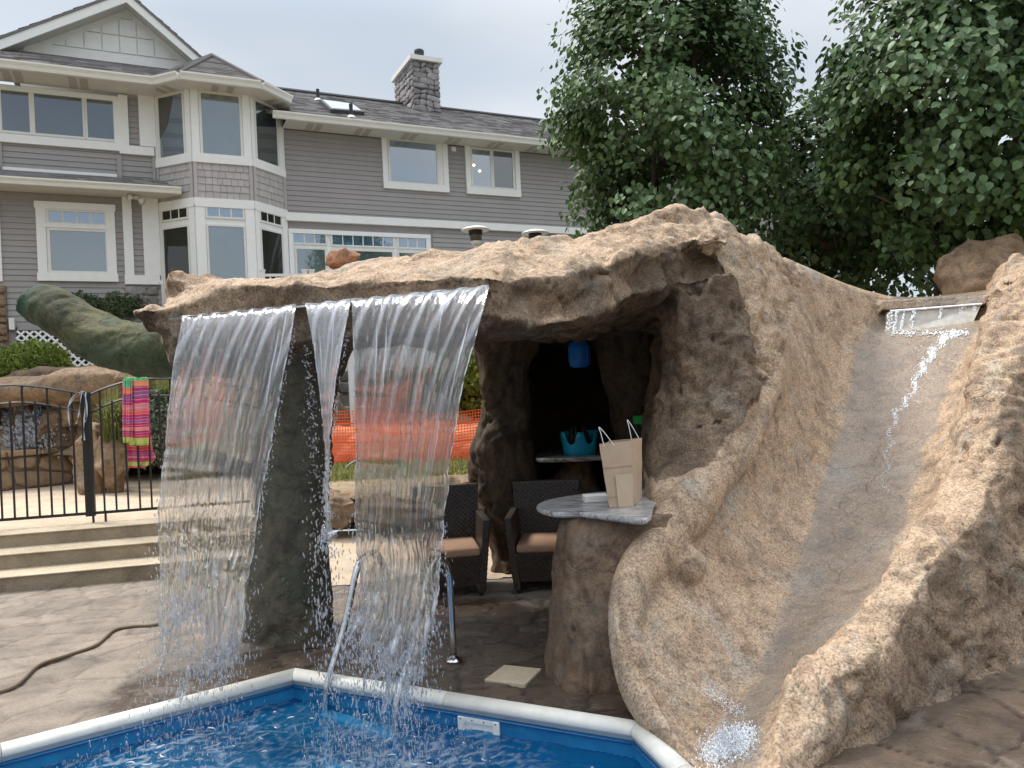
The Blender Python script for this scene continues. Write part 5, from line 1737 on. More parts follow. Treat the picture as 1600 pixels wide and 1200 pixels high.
# paper bag
def paper_bag():
    base = G(983, 789, CT + 0.002)
    bg_ = thing('paper_bag', 'tall brown paper carrier bag with white string handles on the bar', 'bag', tuple(base))
    # front-left, front-right, back-right, back-left at the base
    B = [G(952, 793, CT + .002), G(989, 791, CT + .002), G(1003, 780, CT + .002), G(966, 781, CT + .002)]
    D0 = B[0][1]
    T = [P(936, 694, D0 - 0.01), P(988, 688, D0 + 0.03), P(1003, 684, D0 + 0.20), P(950, 689, D0 + 0.16)]
    nz_, ns = 7, 6
    vs, fs = [], []
    for lev in range(nz_ + 1):
        t = lev / nz_
        R_ = []
        for k in range(4):
            a0 = B[k] * (1 - t) + T[k] * t; b0 = B[(k + 1) % 4] * (1 - t) + T[(k + 1) % 4] * t
            for s in range(ns):
                u = s / ns
                q = a0 * (1 - u) + b0 * u
                if k in (1, 3) : q = q + (np.mean(B, 0) * (1 - t) + np.mean(T, 0) * t - q) * 0.28 * math.sin(math.pi * u) * t    # gusset
                q = q + 0.0035 * np.array([perlin([q * 11])[0], perlin([q * 11 + 9])[0], 0])
                R_.append(q)
        vs += R_
    n_ = 4 * ns
    for lev in range(nz_):
        for k in range(n_):
            k2 = (k + 1) % n_; fs.append((lev * n_ + k, lev * n_ + k2, (lev + 1) * n_ + k2, (lev + 1) * n_ + k))
    fs.append(tuple(range(n_ - 1, -1, -1)))
    o = mk('bag', vs, fs, M['paper'], bg_, False)
    sm = o.modifiers.new('s', 'SOLIDIFY'); sm.thickness = 0.002
    for (a, b, h, lean) in ((T[0] * .85 + T[1] * .15, T[0] * .55 + T[1] * .45, 0.10, (-0.06, -0.02)), (T[3] * .3 + T[2] * .7, T[2] * .95 + T[3] * .05, 0.12, (-0.05, 0.0))):
        m_ = (a + b) / 2 + np.array([lean[0], lean[1], h])
        pts = crom(np.array([a - (0, 0, .02), a * .4 + m_ * .6, m_, b * .4 + m_ * .6, b - (0, 0, .02)]), 4)
        h_ = MB(); h_.tube(pts, 0.0028, 5); h_.build('handle', M['white_paper'], bg_)
    cF = [B[0] * .62 + B[1] * .38, B[1] * 1.0, T[1] * .5 + B[1] * .5, (T[0] * .62 + T[1] * .38) * .5 + (B[0] * .62 + B[1] * .38) * .5]
    off_ = np.array([0.0, -0.0065, 0])
    fp = MB(); fp.hexa([q + off_ for q in cF] + [q + off_ + (0, -0.0012, 0) for q in cF]); fp.build('fold_panel', simple('kraft_fold', (0.56, 0.43, 0.31), 0.85, var=0.05), bg_)
    for t in (0.16, 0.62):
        a = B[0] * (1 - t) + T[0] * t; b = B[1] * (1 - t) + T[1] * t
        cr = MB(); cr.tube([a + off_ * .7, b + off_ * .7], 0.0016, 5); cr.build('crease', simple('kraft_crease', (0.36, 0.26, 0.18), 0.9), bg_)
paper_bag()
# stack of napkins
nc = G(930, 783, CT)
nap = thing('napkin_stack', 'small stack of white napkins beside the paper bag', 'napkins', tuple(nc))
for k in range(6):
    MB().obox(nc + (0.002 * RND.uniform(-1, 1), 0.003 * RND.uniform(-1, 1), 0.006 + 0.0062 * k), (0.075 + .002 * RND.random(), 0.004, 0), (-0.004, 0.06, 0), (0, 0, 0.0028)).build('napkin', M['white_paper'], nap)

# wicker tub chairs
def wicker_mat():
    m, n, b = new_mat('dark_wicker')
    t = noise_node(n, 40, 3, 0.6, coords(n))
    r = ramp(n, t.outputs['Fac'], [(0.3, (0.025, 0.018, 0.014)), (0.7, (0.07, 0.052, 0.042))])
    n.links.new(r.outputs['Color'], b.inputs['Base Color'])
    b.inputs['Roughness'].default_value = 0.42
    return m
M['wicker'] = wicker_mat()
def weave(corners, nu, nv, th=0.004, seed=0):
    """panel of over-under woven strands; corners: bl, br, tr, tl"""
    A, B, C, D = [np.asarray(q, float) for q in corners]
    nrm_ = np.cross(B - A, D - A); nrm_ /= np.linalg.norm(nrm_)
    vs, fs = [], []
    def S(u, v_): return (A * (1 - u) + B * u) * (1 - v_) + (D * (1 - u) + C * u) * v_
    for j in range(nv):
        v0, v1 = (j + 0.08) / nv, (j + 0.92) / nv
        for i in range(nu):
            u0, u1 = i / nu, (i + 1) / nu
            h = th if (i + j) % 2 else -th * 0.3
            q = len(vs)
            um = (u0 + u1) / 2
            vs += [S(u0, v0), S(um, v0) + nrm_ * h, S(u1, v0), S(u1, v1), S(um, v1) + nrm_ * h, S(u0, v1)]
            fs += [(q, q + 1, q + 4, q + 5), (q + 1, q + 2, q + 3, q + 4)]
    return vs, fs
def chair(loc, rot, label, w_=0.62, d_=0.60, h_=0.84, arm=0.62, seat=0.40):
    loc = np.asarray(loc, float)
    t = thing('wicker_chair', label, 'chair', tuple(loc), 'dark wicker tub chairs under the canopy')
    cc, ss = math.cos(rot), math.sin(rot)
    Rm = np.array([[cc, -ss, 0], [ss, cc, 0], [0, 0, 1]])
    def X(p): return (Rm @ np.asarray(p, float)) + loc
    hw_, hd = w_ / 2, d_ / 2        # front at -y, back at +y
    k = 0.82                        # taper at the base
    bwid, bdep = hw_ * k, hd * 0.86
    def solid(name, pts8, mat='wicker', bev=0.006):
        MB().hexa([X(p) for p in pts8]).build(name, M[mat], t, bevel=bev)
    th = 0.055
    # arms/sides
    for s in (-1, 1):
        solid('side_panel', [(s * bwid, -bdep, 0.03), (s * (bwid - th), -bdep, 0.03), (s * (bwid - th), bdep, 0.03), (s * bwid, bdep, 0.03),
                       (s * hw_, -hd, arm), (s * (hw_ - th), -hd, arm), (s * (hw_ - th), hd, arm), (s * hw_, hd, arm)] if s > 0 else
              [(s * (bwid - th), -bdep, 0.03), (s * bwid, -bdep, 0.03), (s * bwid, bdep, 0.03), (s * (bwid - th), bdep, 0.03),
               (s * (hw_ - th), -hd, arm), (s * hw_, -hd, arm), (s * hw_, hd, arm), (s * (hw_ - th), hd, arm)])
        o = s * 0.001
        cr = [(s * (bwid + .002), -bdep, 0.04), (s * (bwid + .002), bdep, 0.04), (s * (hw_ + .002), hd, arm - .01), (s * (hw_ + .002), -hd, arm - .01)]
        if s < 0: cr = [cr[1], cr[0], cr[3], cr[2]]
        v, f = weave([X(p) for p in cr], 26, 30); mk('side_weave', v, f, M['wicker'], t, kind='stuff')
    solid('backrest', [(-bwid + .03, bdep - th, 0.10), (bwid - .03, bdep - th, 0.10), (bwid - .03, bdep, 0.10), (-bwid + .03, bdep, 0.10),
                   (-hw_ * .96, hd + 0.03, h_), (hw_ * .96, hd + 0.03, h_), (hw_ * .96, hd + 0.08, h_), (-hw_ * .96, hd + 0.08, h_)])
    yb = lambda z: (bdep - th) + (hd + 0.03 - bdep + th) * (z - 0.10) / (h_ - 0.10) - 0.003
    v, f = weave([X((-hw_ * .88, yb(seat), seat)), X((hw_ * .88, yb(seat), seat)), X((hw_ * .94, yb(h_ - .02), h_ - .02)), X((-hw_ * .94, yb(h_ - .02), h_ - .02))], 26, 22, 0.005)
    mk('back_weave', v, f, M['wicker'], t, kind='stuff')
    v, f = weave([X((bwid, bdep + .002, .1)), X((-bwid, bdep + .002, .1)), X((-hw_ * .95, hd + .083, h_ - .01)), X((hw_ * .95, hd + .083, h_ - .01))], 26, 34)
    mk('back_weave', v, f, M['wicker'], t, kind='stuff')
    zt_ = seat - 0.07
    solid('seat_box', [(-bwid + th, -bdep + .004, 0.10), (bwid - th, -bdep + .004, 0.10), (bwid - th, bdep - th, 0.10), (-bwid + th, bdep - th, 0.10),
                   (-hw_ + th + .02, -hd + .02, zt_), (hw_ - th - .02, -hd + .02, zt_), (hw_ - th - .02, hd - th, zt_), (-hw_ + th + .02, hd - th, zt_)])
    v, f = weave([X((-bwid + th, -bdep, .10)), X((bwid - th, -bdep, .10)), X((hw_ - th - .02, -hd + .014, zt_)), X((-hw_ + th + .02, -hd + .014, zt_))], 24, 13)
    mk('front_weave', v, f, M['wicker'], t, kind='stuff')
    a = hw_ - th - 0.03
    cu = MB().hexa([X(p) for p in ((-a, -hd + .005, zt_ + .002), (a, -hd + .005, zt_ + .002), (a, hd - .06, zt_ + .002), (-a, hd - .06, zt_ + .002),
                             (-a, -hd + .005, zt_ + .075), (a, -hd + .005, zt_ + .075), (a, hd - .06, zt_ + .07), (-a, hd - .06, zt_ + .07))])
    c = cu.build('cushion', M['cushion'], t, bevel=0.028); c.modifiers['bevel'].segments = 4; c.data.shade_smooth()
    for sx in (-1, 1):
        for sy in (-1, 1):
            MB().box((0, 0, 0), (0, 0, 0)) if False else None
            q = [(sx * (bwid - .03) - .02, sy * (bdep - .04) - .02), (sx * (bwid - .03) + .02, sy * (bdep - .04) + .02)]
            MB().hexa([X((q[0][0], q[0][1], 0.007)), X((q[1][0], q[0][1], 0.007)), X((q[1][0], q[1][1], 0.007)), X((q[0][0], q[1][1], 0.007)),
                       X((q[0][0], q[0][1], 0.10)), X((q[1][0], q[0][1], 0.10)), X((q[1][0], q[1][1], 0.10)), X((q[0][0], q[1][1], 0.10))]).build('foot', M['iron'], t)
    return t
chair(Pz(706, 6.45, 0.0) + (0, 0, 0.0), 0.16, 'dark wicker chair with tan cushion half hidden by the falling water')
chair(Pz(856, 6.50, 0.0), -0.10, 'dark wicker chair with tan cushion partly hidden by the bar counter')

# ================================================================== POOL LADDER, PLATE, HOSES
lad = thing('pool_ladder', 'stainless steel pool ladder with two bent handrails under the falls', 'ladder', tuple(G(560, 1050)))
railpts = []
for base, drop in (((608, 1021), (512, 1062)), ((709, 1033), (620, 1092))):
    b_ = G(*base, 0.0); e = G(*drop, 0.02)
    a_top = b_ + (0.0, 0, 0.66)
    d = e - b_; d[2] = 0; Ln = np.linalg.norm(d); d /= Ln
    pts = [b_, b_ + (0, 0, 0.45), b_ + (0, 0, 0.58) + d * 0.02, b_ + (0, 0, 0.665) + d * 0.09, b_ + (0, 0, 0.67) + d * 0.17, b_ + (0, 0, 0.60) + d * 0.26,
           b_ + (0, 0, 0.30) + d * (0.26 + (Ln - 0.30) * 0.5), b_ + (0, 0, 0.06) + d * (Ln - 0.03), b_ + (0, 0, -0.06) + d * (Ln + 0.02), b_ + (0, 0, -0.3) + d * (Ln + 0.03), b_ + (0, 0, -0.9) + d * (Ln + 0.03)]
    pts = crom(np.array(pts), 5)
    m_ = MB(); m_.tube(pts, 0.0205, 12); m_.build('handrail', M['steel'], lad, smooth=True)
    fl = MB(); fl.lathe(b_, [(0.055, 0.004), (0.052, 0.012), (0.03, 0.022), (0.024, 0.03)], 18); fl.build('flange', M['steel'], lad, smooth=True)
    railpts.append(pts[-14])
    railpts.append(pts[-2])
ra, rb = railpts[1].copy(), railpts[3].copy()
for k, z in enumerate((-0.17, -0.45, -0.75)):
    a_, b_ = dn(ra, z), dn(rb, z)
    dd = (b_ - a_) / np.linalg.norm(b_ - a_); nn_ = np.array([dd[1], -dd[0], 0])
    MB().obox((a_ + b_) / 2, (b_ - a_) / 2 * 1.02, nn_ * 0.04, (0, 0, 0.013)).build('tread', M['plastic_w'], lad, bevel=0.006)
pl = G(801, 1056, 0.0)
plate = thing('access_plate', 'square beige access plate set in the wet paving', 'plate', (pl[0], pl[1], 0.0))
qc = [G(757, 1063, 0.006), G(820, 1071, 0.006), G(846, 1046, 0.006), G(788, 1040, 0.006)]
m_ = MB(); m_.hexa([dn(q, -0.02) for q in qc] + [dn(q, 0.012) for q in qc]); po = m_.build('lid', M['plate'], plate, bevel=0.003)
cq = np.mean(qc, 0)
uu, vv_ = (qc[1] - qc[0]), (qc[3] - qc[0])
for i in range(9):
    for j in range(9):
        if (i, j) == (4, 4): continue
        q = qc[0] + uu * (0.1 + 0.1 * i) + vv_ * (0.1 + 0.1 * j); q[2] = 0.0135
        d = (uu / np.linalg.norm(uu) + vv_ / np.linalg.norm(vv_)) if (i + j) % 2 else (uu / np.linalg.norm(uu) - vv_ / np.linalg.norm(vv_))
        d = d / np.linalg.norm(d); e_ = np.array([-d[1], d[0], 0])
        MB().obox(q, d * 0.012, e_ * 0.0025, (0, 0, 0.0015)).build('tread_rib', M['plate'], plate)
def hose(name, label, pts, r, mat, cat='hose'):
    m_ = MB(); pts = crom(np.array(pts), 6); m_.tube(pts, r, 8)
    base = pts[0].copy()
    o = mk(name, np.array(m_.v) - base, m_.f, mat, None, True); o.location = tuple(base); tag(o, label, cat); return o
hose('garden_hose', 'long brown garden hose lying across the stamped concrete', [G(px, py, 0.014) for px, py in ((-120, 1090), (-40, 1086), (20, 1074), (60, 1040), (105, 1024), (150, 1008), (178, 985), (210, 978), (250, 974), (290, 952), (320, 935), (345, 925), (362, 905), (385, 880))], 0.0125, M['hose'])

# ================================================================== FENCE GATES ON THE STEPS
def gate(name, label, x0, x1, D0f, zb_, arch, side, npk):
    pass
GF = Frame(SP(0, 0, 0)[:2], US)
tg = -1.10          # behind the top step edge
def gs(px, py): return GF.hit(px, py, tg)
zg_b = 0.5 * (gs(20, 811)[1] + gs(130, 803)[1])
gdat = [
    # px range, top arc (px,py), lower arc
    ('iron_gate', 'left black iron gate leaf with arched top rails above the steps', -190, 134, [(-190, 640), (-100, 616), (-20, 604), (30, 602), (80, 607), (120, 614), (134, 616)], [(-190, 662), (-100, 642), (0, 631), (40, 629), (90, 635), (134, 646)], 805),
    ('iron_gate', 'right black iron gate leaf carrying the striped towel', 141, 420, [(141, 616), (165, 606), (195, 597), (230, 592), (280, 592), (330, 596), (420, 612)], [(141, 646), (170, 631), (200, 622), (240, 618), (290, 619), (340, 624), (420, 640)], 801)]
for nm, lab, p0, p1, top, low, yb in gdat:
    s0, s1 = gs(p0, 700)[0], gs(p1, 700)[0]
    g = thing(nm, lab, 'gate', tuple(GF.pt((s0 + s1) / 2, tg, 0.425)), 'black iron gate leaves')
    T_ = np.array([gs(*q) for q in top]); Lw = np.array([gs(*q) for q in low])
    zb_ = zg_b
    for nme, arr in (('top_rail', T_), ('middle_rail', Lw)):
        pts = crom(np.array([GF.pt(a, tg, b) for a, b in arr]), 5)
        m_ = MB(); m_.tube(pts, 0.0125, 4); m_.build(nme, M['iron'], g)
    m_ = MB(); GF.box(m_, s0, s1, tg - .014, tg + .014, zb_ - .014, zb_ + .014); m_.build('bottom_rail', M['iron'], g)
    m_ = MB(); n_ = 0
    stp_ = 0.117
    a = s1 - 0.115 if p1 < 140 else s0 + 0.115
    k = 0
    while s0 < a < s1:
        zt_ = np.interp(a, T_[:, 0], T_[:, 1]) - 0.01 if k % 2 == 0 else np.interp(a, Lw[:, 0], Lw[:, 1]) - 0.0
        b_ = MB(); GF.box(b_, a - .0085, a + .0085, tg - .0085, tg + .0085, zb_, zt_ + (0.0 if k % 2 == 0 else 0.02)); b_.build('picket', M['iron'], g)
        a += -stp_ if p1 < 140 else stp_; k += 1
    e_ = s1 if p1 < 140 else s0
    zt_ = T_[-1][1] if p1 < 140 else T_[0][1]
    m_ = MB(); GF.box(m_, e_ - .024, e_ + .024, tg - .024, tg + .024, zb_ - 0.03, zt_ + 0.02); m_.build('stile', M['iron'], g)
    if p1 > 140:
        m_ = MB(); GF.box(m_, e_ + 0.11, e_ + .13, tg - .01, tg + .01, 0.426, zb_ - .01); m_.build('drop_bolt', M['iron'], g)
        m_ = MB(); GF.box(m_, e_ - .01, e_ + .01, tg - .01, tg + .01, 0.426, zb_ - .03); m_.build('drop_bolt', M['iron'], g)
    else:
        m_ = MB(); GF.box(m_, e_ - .03, e_ + 0.06, tg + .024, tg + .03, 1.30, 1.33); m_.build('latch', M['iron'], g)
# white plastic ribbons tied on the posts
rb = thing('ribbon_tie', 'pale plastic ribbons tied round the gate posts where the leaves meet', 'ribbon', tuple(GF.pt(gs(137, 620)[0], tg, 1.9)))
for pts in ([(131, 612), (118, 616), (108, 630), (107, 650), (110, 672)], [(128, 610), (124, 640), (122, 652), (119, 662)], [(134, 613), (133, 640), (131, 665), (132, 688)], [(126, 612), (134, 622), (136, 650), (132, 660)], [(132, 611), (116, 622), (106, 636)]):
    ps_ = crom(np.array([GF.pt(*(lambda h: (h[0], tg + 0.04, h[1]))(GF.hit(px, py, tg + 0.04))) for px, py in pts]), 4)
    m_ = MB()
    vs = []; n_ = len(ps_)
    for i, p in enumerate(ps_):
        a = i * 0.5; w_ = np.append(GF.d * math.cos(a) + GF.n * math.sin(a), 0) * 0.007
        vs += [p - w_, p + w_, p + w_ + np.append(GF.n * 0.0015, 0), p - w_ + np.append(GF.n * 0.0015, 0)]
    fs = []
    for i in range(n_ - 1):
        for k in range(4): fs.append((4 * i + k, 4 * i + (k + 1) % 4, 4 * i + 4 + (k + 1) % 4, 4 * i + 4 + k))
    mk('ribbon', vs, fs, M['ribbon'], rb)

# striped towel hung over the right gate
def towel_mat():
    m, n, b = new_mat('striped_towel')
    uvz = attr(n, 'len')
    bands = [((0.06, 0.42, 0.10)), ((0.04, 0.50, 0.25)), ((0.05, 0.55, 0.33)), (0.90, 0.22, 0.06), (0.92, 0.28, 0.12), (0.42, 0.03, 0.16), (0.33, 0.10, 0.28), (0.62, 0.02, 0.16), (0.75, 0.25, 0.30),
             (0.85, 0.12, 0.10), (0.60, 0.02, 0.18), (0.38, 0.12, 0.34), (0.65, 0.02, 0.14), (0.85, 0.30, 0.28), (0.50, 0.02, 0.15), (0.62, 0.03, 0.12), (0.50, 0.62, 0.10), (0.45, 0.62, 0.09), (0.65, 0.08, 0.12)]
    r = n.nodes.new('ShaderNodeValToRGB'); r.color_ramp.interpolation = 'CONSTANT'
    el = r.color_ramp.elements
    while len(el) < len(bands): el.new(0.5)
    for i, c in enumerate(bands):
        el[i].position = i / len(bands) if i else 0.0; el[i].color = col(c)
    n.links.new(uvz, r.inputs['Fac'])
    wv = n.nodes.new('ShaderNodeMath'); wv.operation = 'MULTIPLY'; wv.inputs[1].default_value = 19 * 1.5
    n.links.new(uvz, wv.inputs[0])
    fr = n.nodes.new('ShaderNodeMath'); fr.operation = 'FRACT'; n.links.new(wv.outputs[0], fr.inputs[0])
    th = ramp(n, fr.outputs[0], [(0.0, 0.0), (0.86, 0.0), (0.88, 0.8), (1.0, 0.8)])
    c = mixc(n, th.outputs['Color'], r.outputs['Color'], (0.85, 0.55, 0.55))
    n.links.new(c, b.inputs['Base Color']); b.inputs['Roughness'].default_value = 0.95
    t = noise_node(n, 260, 2, 0.5, coords(n)); bump(n, b, t.outputs['Fac'], 0.4, 0.004)
    b.inputs['Sheen Weight'].default_value = 0.3
    return m
M['towel'] = towel_mat()
tw = thing('striped_towel', 'pink, orange and lime striped beach towel hung over the iron gate', 'towel', tuple(GF.pt(gs(213, 600)[0], tg, 1.9)))
def towel_panel(name, edges, t_off, lv0, lv1, seed):
    """edges: list of (left px, right px, y)"""
    rows_ = []
    E_ = crom(np.array(edges, float), 6)
    nu = 26
    vs, le = [], []
    for i, (xl, xr, y) in enumerate(E_):
        fr_ = i / (len(E_) - 1)
        for u in range(nu + 1):
            w_ = u / nu
            a_, z = GF.hit(xl + (xr - xl) * w_, y, tg + t_off)
            fold = 0.016 * math.sin(w_ * 11 + seed) * (0.3 + 0.7 * fr_) + 0.008 * math.sin(w_ * 23 + 2 * seed + fr_ * 2)
            vs.append(GF.pt(a_, tg + t_off + fold, z)); le.append(lv0 + (lv1 - lv0) * fr_ + 0.004 * math.sin(w_ * 9))
    fs = []
    for i in range(len(E_) - 1):
        for u in range(nu):
            q = i * (nu + 1) + u; fs.append((q, q + nu + 1, q + nu + 2, q + 1))
    o = mk(name, vs, np.array(fs), M['towel'], tw, True); fattr(o.data, 'len', np.clip(le, 0, 0.999))
    sm = o.modifiers.new('s', 'SOLIDIFY'); sm.thickness = 0.007; sm.offset = 0
towel_panel('front_fall', [(194, 231, 591), (192, 232, 600), (192, 232, 640), (193, 233, 670), (203, 232, 696)], 0.035, 0.0, 0.95, 1)
towel_panel('side_fold', [(193, 206, 592), (192, 207, 620), (192, 208, 660), (193, 206, 692)], 0.052, 0.0, 0.93, 2)
towel_panel('back_fall', [(196, 231, 590), (196, 234, 640), (198, 238, 700), (200, 243, 716), (199, 226, 731)], -0.035, 0.0, 0.999, 3)
towel_panel('crest', [(194, 231, 594), (195, 230, 590), (196, 231, 591)], 0.0, 0.0, 0.05, 4)

# ================================================================== WALLS, ROCKS AND PLANTING BEHIND
wf = Frame(G(-60, 774, 0.425)[:2], (G(195, 747, 0.425) - G(-60, 774, 0.425))[:2])
rw = thing('retaining_wall', 'low curved wall of tan flat stones behind the iron gates', 'retaining wall', tuple(wf.pt(0, 0, 0.425)))
aR = wf.hit(188, 700)[0]; zwt = wf.hit(40, 704)[1]
m_ = MB(); wf.box(m_, -4, aR, -0.35, 0.0, 0.42, zwt); m_.build('core', M['mortar'], rw)
stones(wf, -0.8, aR, 0.43, zwt - 0.08, 0.36, M['wallstone'], rw, seed=12, t1=0.07, gap=0.014)
k = 0; a = -0.9
while a < aR:
    b_ = a + RND.uniform(0.35, 0.55)
    c_ = MB(); wf.box(c_, a + .005, min(b_, aR + .05) - .005, -0.33, 0.10, zwt - 0.075, zwt + RND.uniform(0, 0.02)); c_.build('cap_stone', M['wallstone'], rw, bevel=0.02)
    a = b_
def bould(px, py, D, r, seed, label, mat='boulder', rot=0.0, amp=0.6, irr=0.28, n=8, m=6):
    return loose('boulder', label, P(px, py, D), r, seed, M[mat], 'boulder', amp, 'boulders of the landscaped bed', rot=rot, irr=irr, n=n, m=m)
bould(148, 722, 11.0, (0.30, 0.3, 0.52), 41, 'tall tan boulder at the right end of the low stone wall')
bould(176, 728, 10.9, (0.24, 0.3, 0.42), 42, 'tan boulder sloping down beside the tall one at the wall end', amp=0.5)
bould(40, 612, 12.3, (1.5, 0.5, 0.26), 43, 'long flat brown boulder capping the small waterfall', irr=0.14)
bould(150, 600, 12.0, (1.2, 0.45, 0.30), 44, 'long dark brown boulder below the green log', irr=0.14)
bould(236, 590, 11.6, (0.6, 0.4, 0.24), 45, 'brown boulder under the right end of the log', irr=0.15)
bould(-10, 665, 12.6, (0.35, 0.4, 0.7), 46, 'dark boulder left of the small waterfall', 'rock_dark')
bould(100, 672, 12.5, (0.36, 0.5, 0.45), 47, 'grey shaded boulder right of the small waterfall', 'rock_dark')
bould(120, 640, 12.4, (0.5, 0.4, 0.3), 48, 'brown boulder under the capping stone by the gate posts', 'boulder')
bould(70, 640, 12.9, (1.6, 0.4, 0.75), 49, 'dark wet rock face behind the small waterfall', 'rock_dark')
# little waterfall: white streams and foam
cas = thing('small_waterfall', 'small white cascade pouring between the brown boulders behind the gate', 'waterfall', tuple(P(40, 700, 12.2)))
for x0, wd, y0, y1, sd in ((20, 20, 622, 690, 1), (52, 12, 625, 690, 2), (4, 10, 640, 700, 3)):
    vs, fs = [], []
    nu, nv = 10, 26
    for j in range(nv + 1):
        for i in range(nu + 1):
            t = j / nv
            q = P(x0 + wd * (i / nu) * (1 + 0.9 * t) + 6 * t, y0 + (y1 - y0) * t, 12.42 - 0.35 * t ** 0.7)
            q[1] += 0.05 * math.sin(i * 2.1 + sd) + 0.03 * math.sin(i * 5 + j * .8)
            vs.append(q)
    rg = random.Random(sd)
    for j in range(nv):
        for i in range(nu):
            if rg.random() < 0.75 or j > nv - 5:
                a = j * (nu + 1) + i; fs.append((a, a + 1, a + nu + 2, a + nu + 1))
    o = mk('stream', vs, np.array(fs), M['drops'], cas, True)
    sm = o.modifiers.new('s', 'SOLIDIFY'); sm.thickness = 0.01
fo = MB()
rg = random.Random(4)
for k in range(420):
    q = P(rg.gauss(48, 22), rg.gauss(682, 14), 12.1 + rg.uniform(-.15, .1)); r = rg.uniform(0.008, 0.03)
    fo.add([q + (r, 0, 0), q - (r, 0, 0), q + (0, r, 0), q - (0, r, 0), q + (0, 0, r), q - (0, 0, r)], [(0, 2, 4), (2, 1, 4), (1, 3, 4), (3, 0, 4), (2, 0, 5), (1, 2, 5), (3, 1, 5), (0, 3, 5)])
fo.build('foam', M['drops'], cas, smooth=True, kind='stuff')

# planting bed (mounded ground) between the boulders and the house
def bed_z(X, Y):
    base = 0.9 + 1.25 * sstep(Y, 12.1, 12.9) + 0.35 * sstep(Y, 13.5, 16.5)
    edge = sstep(-X, 3.3, 4.8) * 1.0
    p = np.stack([X.ravel(), Y.ravel(), np.zeros(X.size)], 1)
    return 0.35 + (base - 0.35) * edge + 0.07 * fbm(p * 1.5, 4).reshape(X.shape)
v, f = grid_sheet(-14, -2.6, 12.0, 19.0, 0.12, bed_z)
mk('terrain', v, f, M['dirt'], None, True, 'structure')
# boulder wall and dirt slope seen between the pillars
for px, py, D, r, sd, lb in ((525, 800, 9.0, (0.26, 0.25, 0.22), 51, 'tan flat boulder of the rear edging beside the dark front pillar'), (590, 800, 8.95, (0.28, 0.25, 0.24), 52, 'round tan boulder of the rear edging behind the falls'),
                         (655, 800, 9.0, (0.27, 0.25, 0.22), 53, 'tan boulder of the rear edging behind the left chair'), (715, 795, 9.1, (0.28, 0.25, 0.25), 54, 'brown boulder of the rear edging left of the rear pillar'),
                         (500, 775, 9.25, (0.3, 0.25, 0.12), 55, 'flat capping rock above the rear edging by the front pillar'), (575, 772, 9.2, (0.36, 0.25, 0.10), 56, 'long flat capping rock behind the falls'),
                         (700, 758, 9.2, (0.4, 0.25, 0.13), 57, 'long flat capping rock beside the rear pillar'), (440, 800, 9.0, (0.3, 0.25, 0.22), 58, 'boulder of the rear edging behind the dark pillar')):
    bould(px, py, D, r, sd, lb, 'boulder', amp=0.5, irr=0.2)
v, f = grid_sheet(-3.4, 6.0, 9.2, 13.2, 0.1, lambda X, Y: 0.40 + 0.05 * (Y - 9.2) + 0.05 * fbm(np.stack([X.ravel(), Y.ravel(), X.ravel() * 0], 1) * 2.5, 4).reshape(X.shape))
mk('bank', v, f, M['dirt'], None, True, 'structure')
# orange safety netting
of = Frame(P(470, 700, 12.2)[:2], (P(800, 700, 11.9) - P(470, 700, 12.2))[:2])
net = thing('orange_safety_fence', 'bright orange plastic mesh fence strung behind the grotto', 'safety fence', tuple(of.pt(1.5, 0, 0.4)))
L_ = 3.6; zt0, zb0 = of.hit(620, 644)[1], of.hit(620, 747)[1]
nv_, nh = int(L_ / 0.045), 22
mb_ = MB()
def nz_at(a, f_):   # sagging height
    return zb0 + (zt0 - zb0) * f_ + 0.05 * math.sin(a * 2.1) * f_ + 0.02 * math.sin(a * 5) * (1 - f_)
def nt_at(a, f_): return 0.05 * math.sin(a * 3 + f_ * 3) + 0.02 * math.sin(a * 9)
for j in range(nh + 1):
    f_ = j / nh; wd = 0.010 if j % 6 else 0.03
    for i in range(nv_):
        a0, a1 = L_ * i / nv_, L_ * (i + 1) / nv_
        mb_.hexa([of.pt(a0, nt_at(a0, f_) + .003, nz_at(a0, f_) - wd / 2), of.pt(a1, nt_at(a1, f_) + .003, nz_at(a1, f_) - wd / 2), of.pt(a1, nt_at(a1, f_), nz_at(a1, f_) - wd / 2), of.pt(a0, nt_at(a0, f_), nz_at(a0, f_) - wd / 2),
                  of.pt(a0, nt_at(a0, f_) + .003, nz_at(a0, f_) + wd / 2), of.pt(a1, nt_at(a1, f_) + .003, nz_at(a1, f_) + wd / 2), of.pt(a1, nt_at(a1, f_), nz_at(a1, f_) + wd / 2), of.pt(a0, nt_at(a0, f_), nz_at(a0, f_) + wd / 2)])
for i in range(nv_ + 1):
    a = L_ * i / nv_
    for j in range(nh):
        f0, f1_ = j / nh, (j + 1) / nh; w2 = 0.005
        mb_.hexa([of.pt(a - w2, nt_at(a, f0) + .002, nz_at(a, f0)), of.pt(a + w2, nt_at(a, f0) + .002, nz_at(a, f0)), of.pt(a + w2, nt_at(a, f0) + .0005, nz_at(a, f0)), of.pt(a - w2, nt_at(a, f0) + .0005, nz_at(a, f0)),
                  of.pt(a - w2, nt_at(a, f1_) + .002, nz_at(a, f1_)), of.pt(a + w2, nt_at(a, f1_) + .002, nz_at(a, f1_)), of.pt(a + w2, nt_at(a, f1_) + .0005, nz_at(a, f1_)), of.pt(a - w2, nt_at(a, f1_) + .0005, nz_at(a, f1_))])
mb_.build('netting', M['orange'], net, kind='stuff')
for a in (0.1, 1.8, 3.5):
    m_ = MB(); m_.tube([of.pt(a, 0.1, 0.35), of.pt(a, 0.1, zt0 + 0.06)], 0.015, 6); m_.build('stake', M['flash'], net)
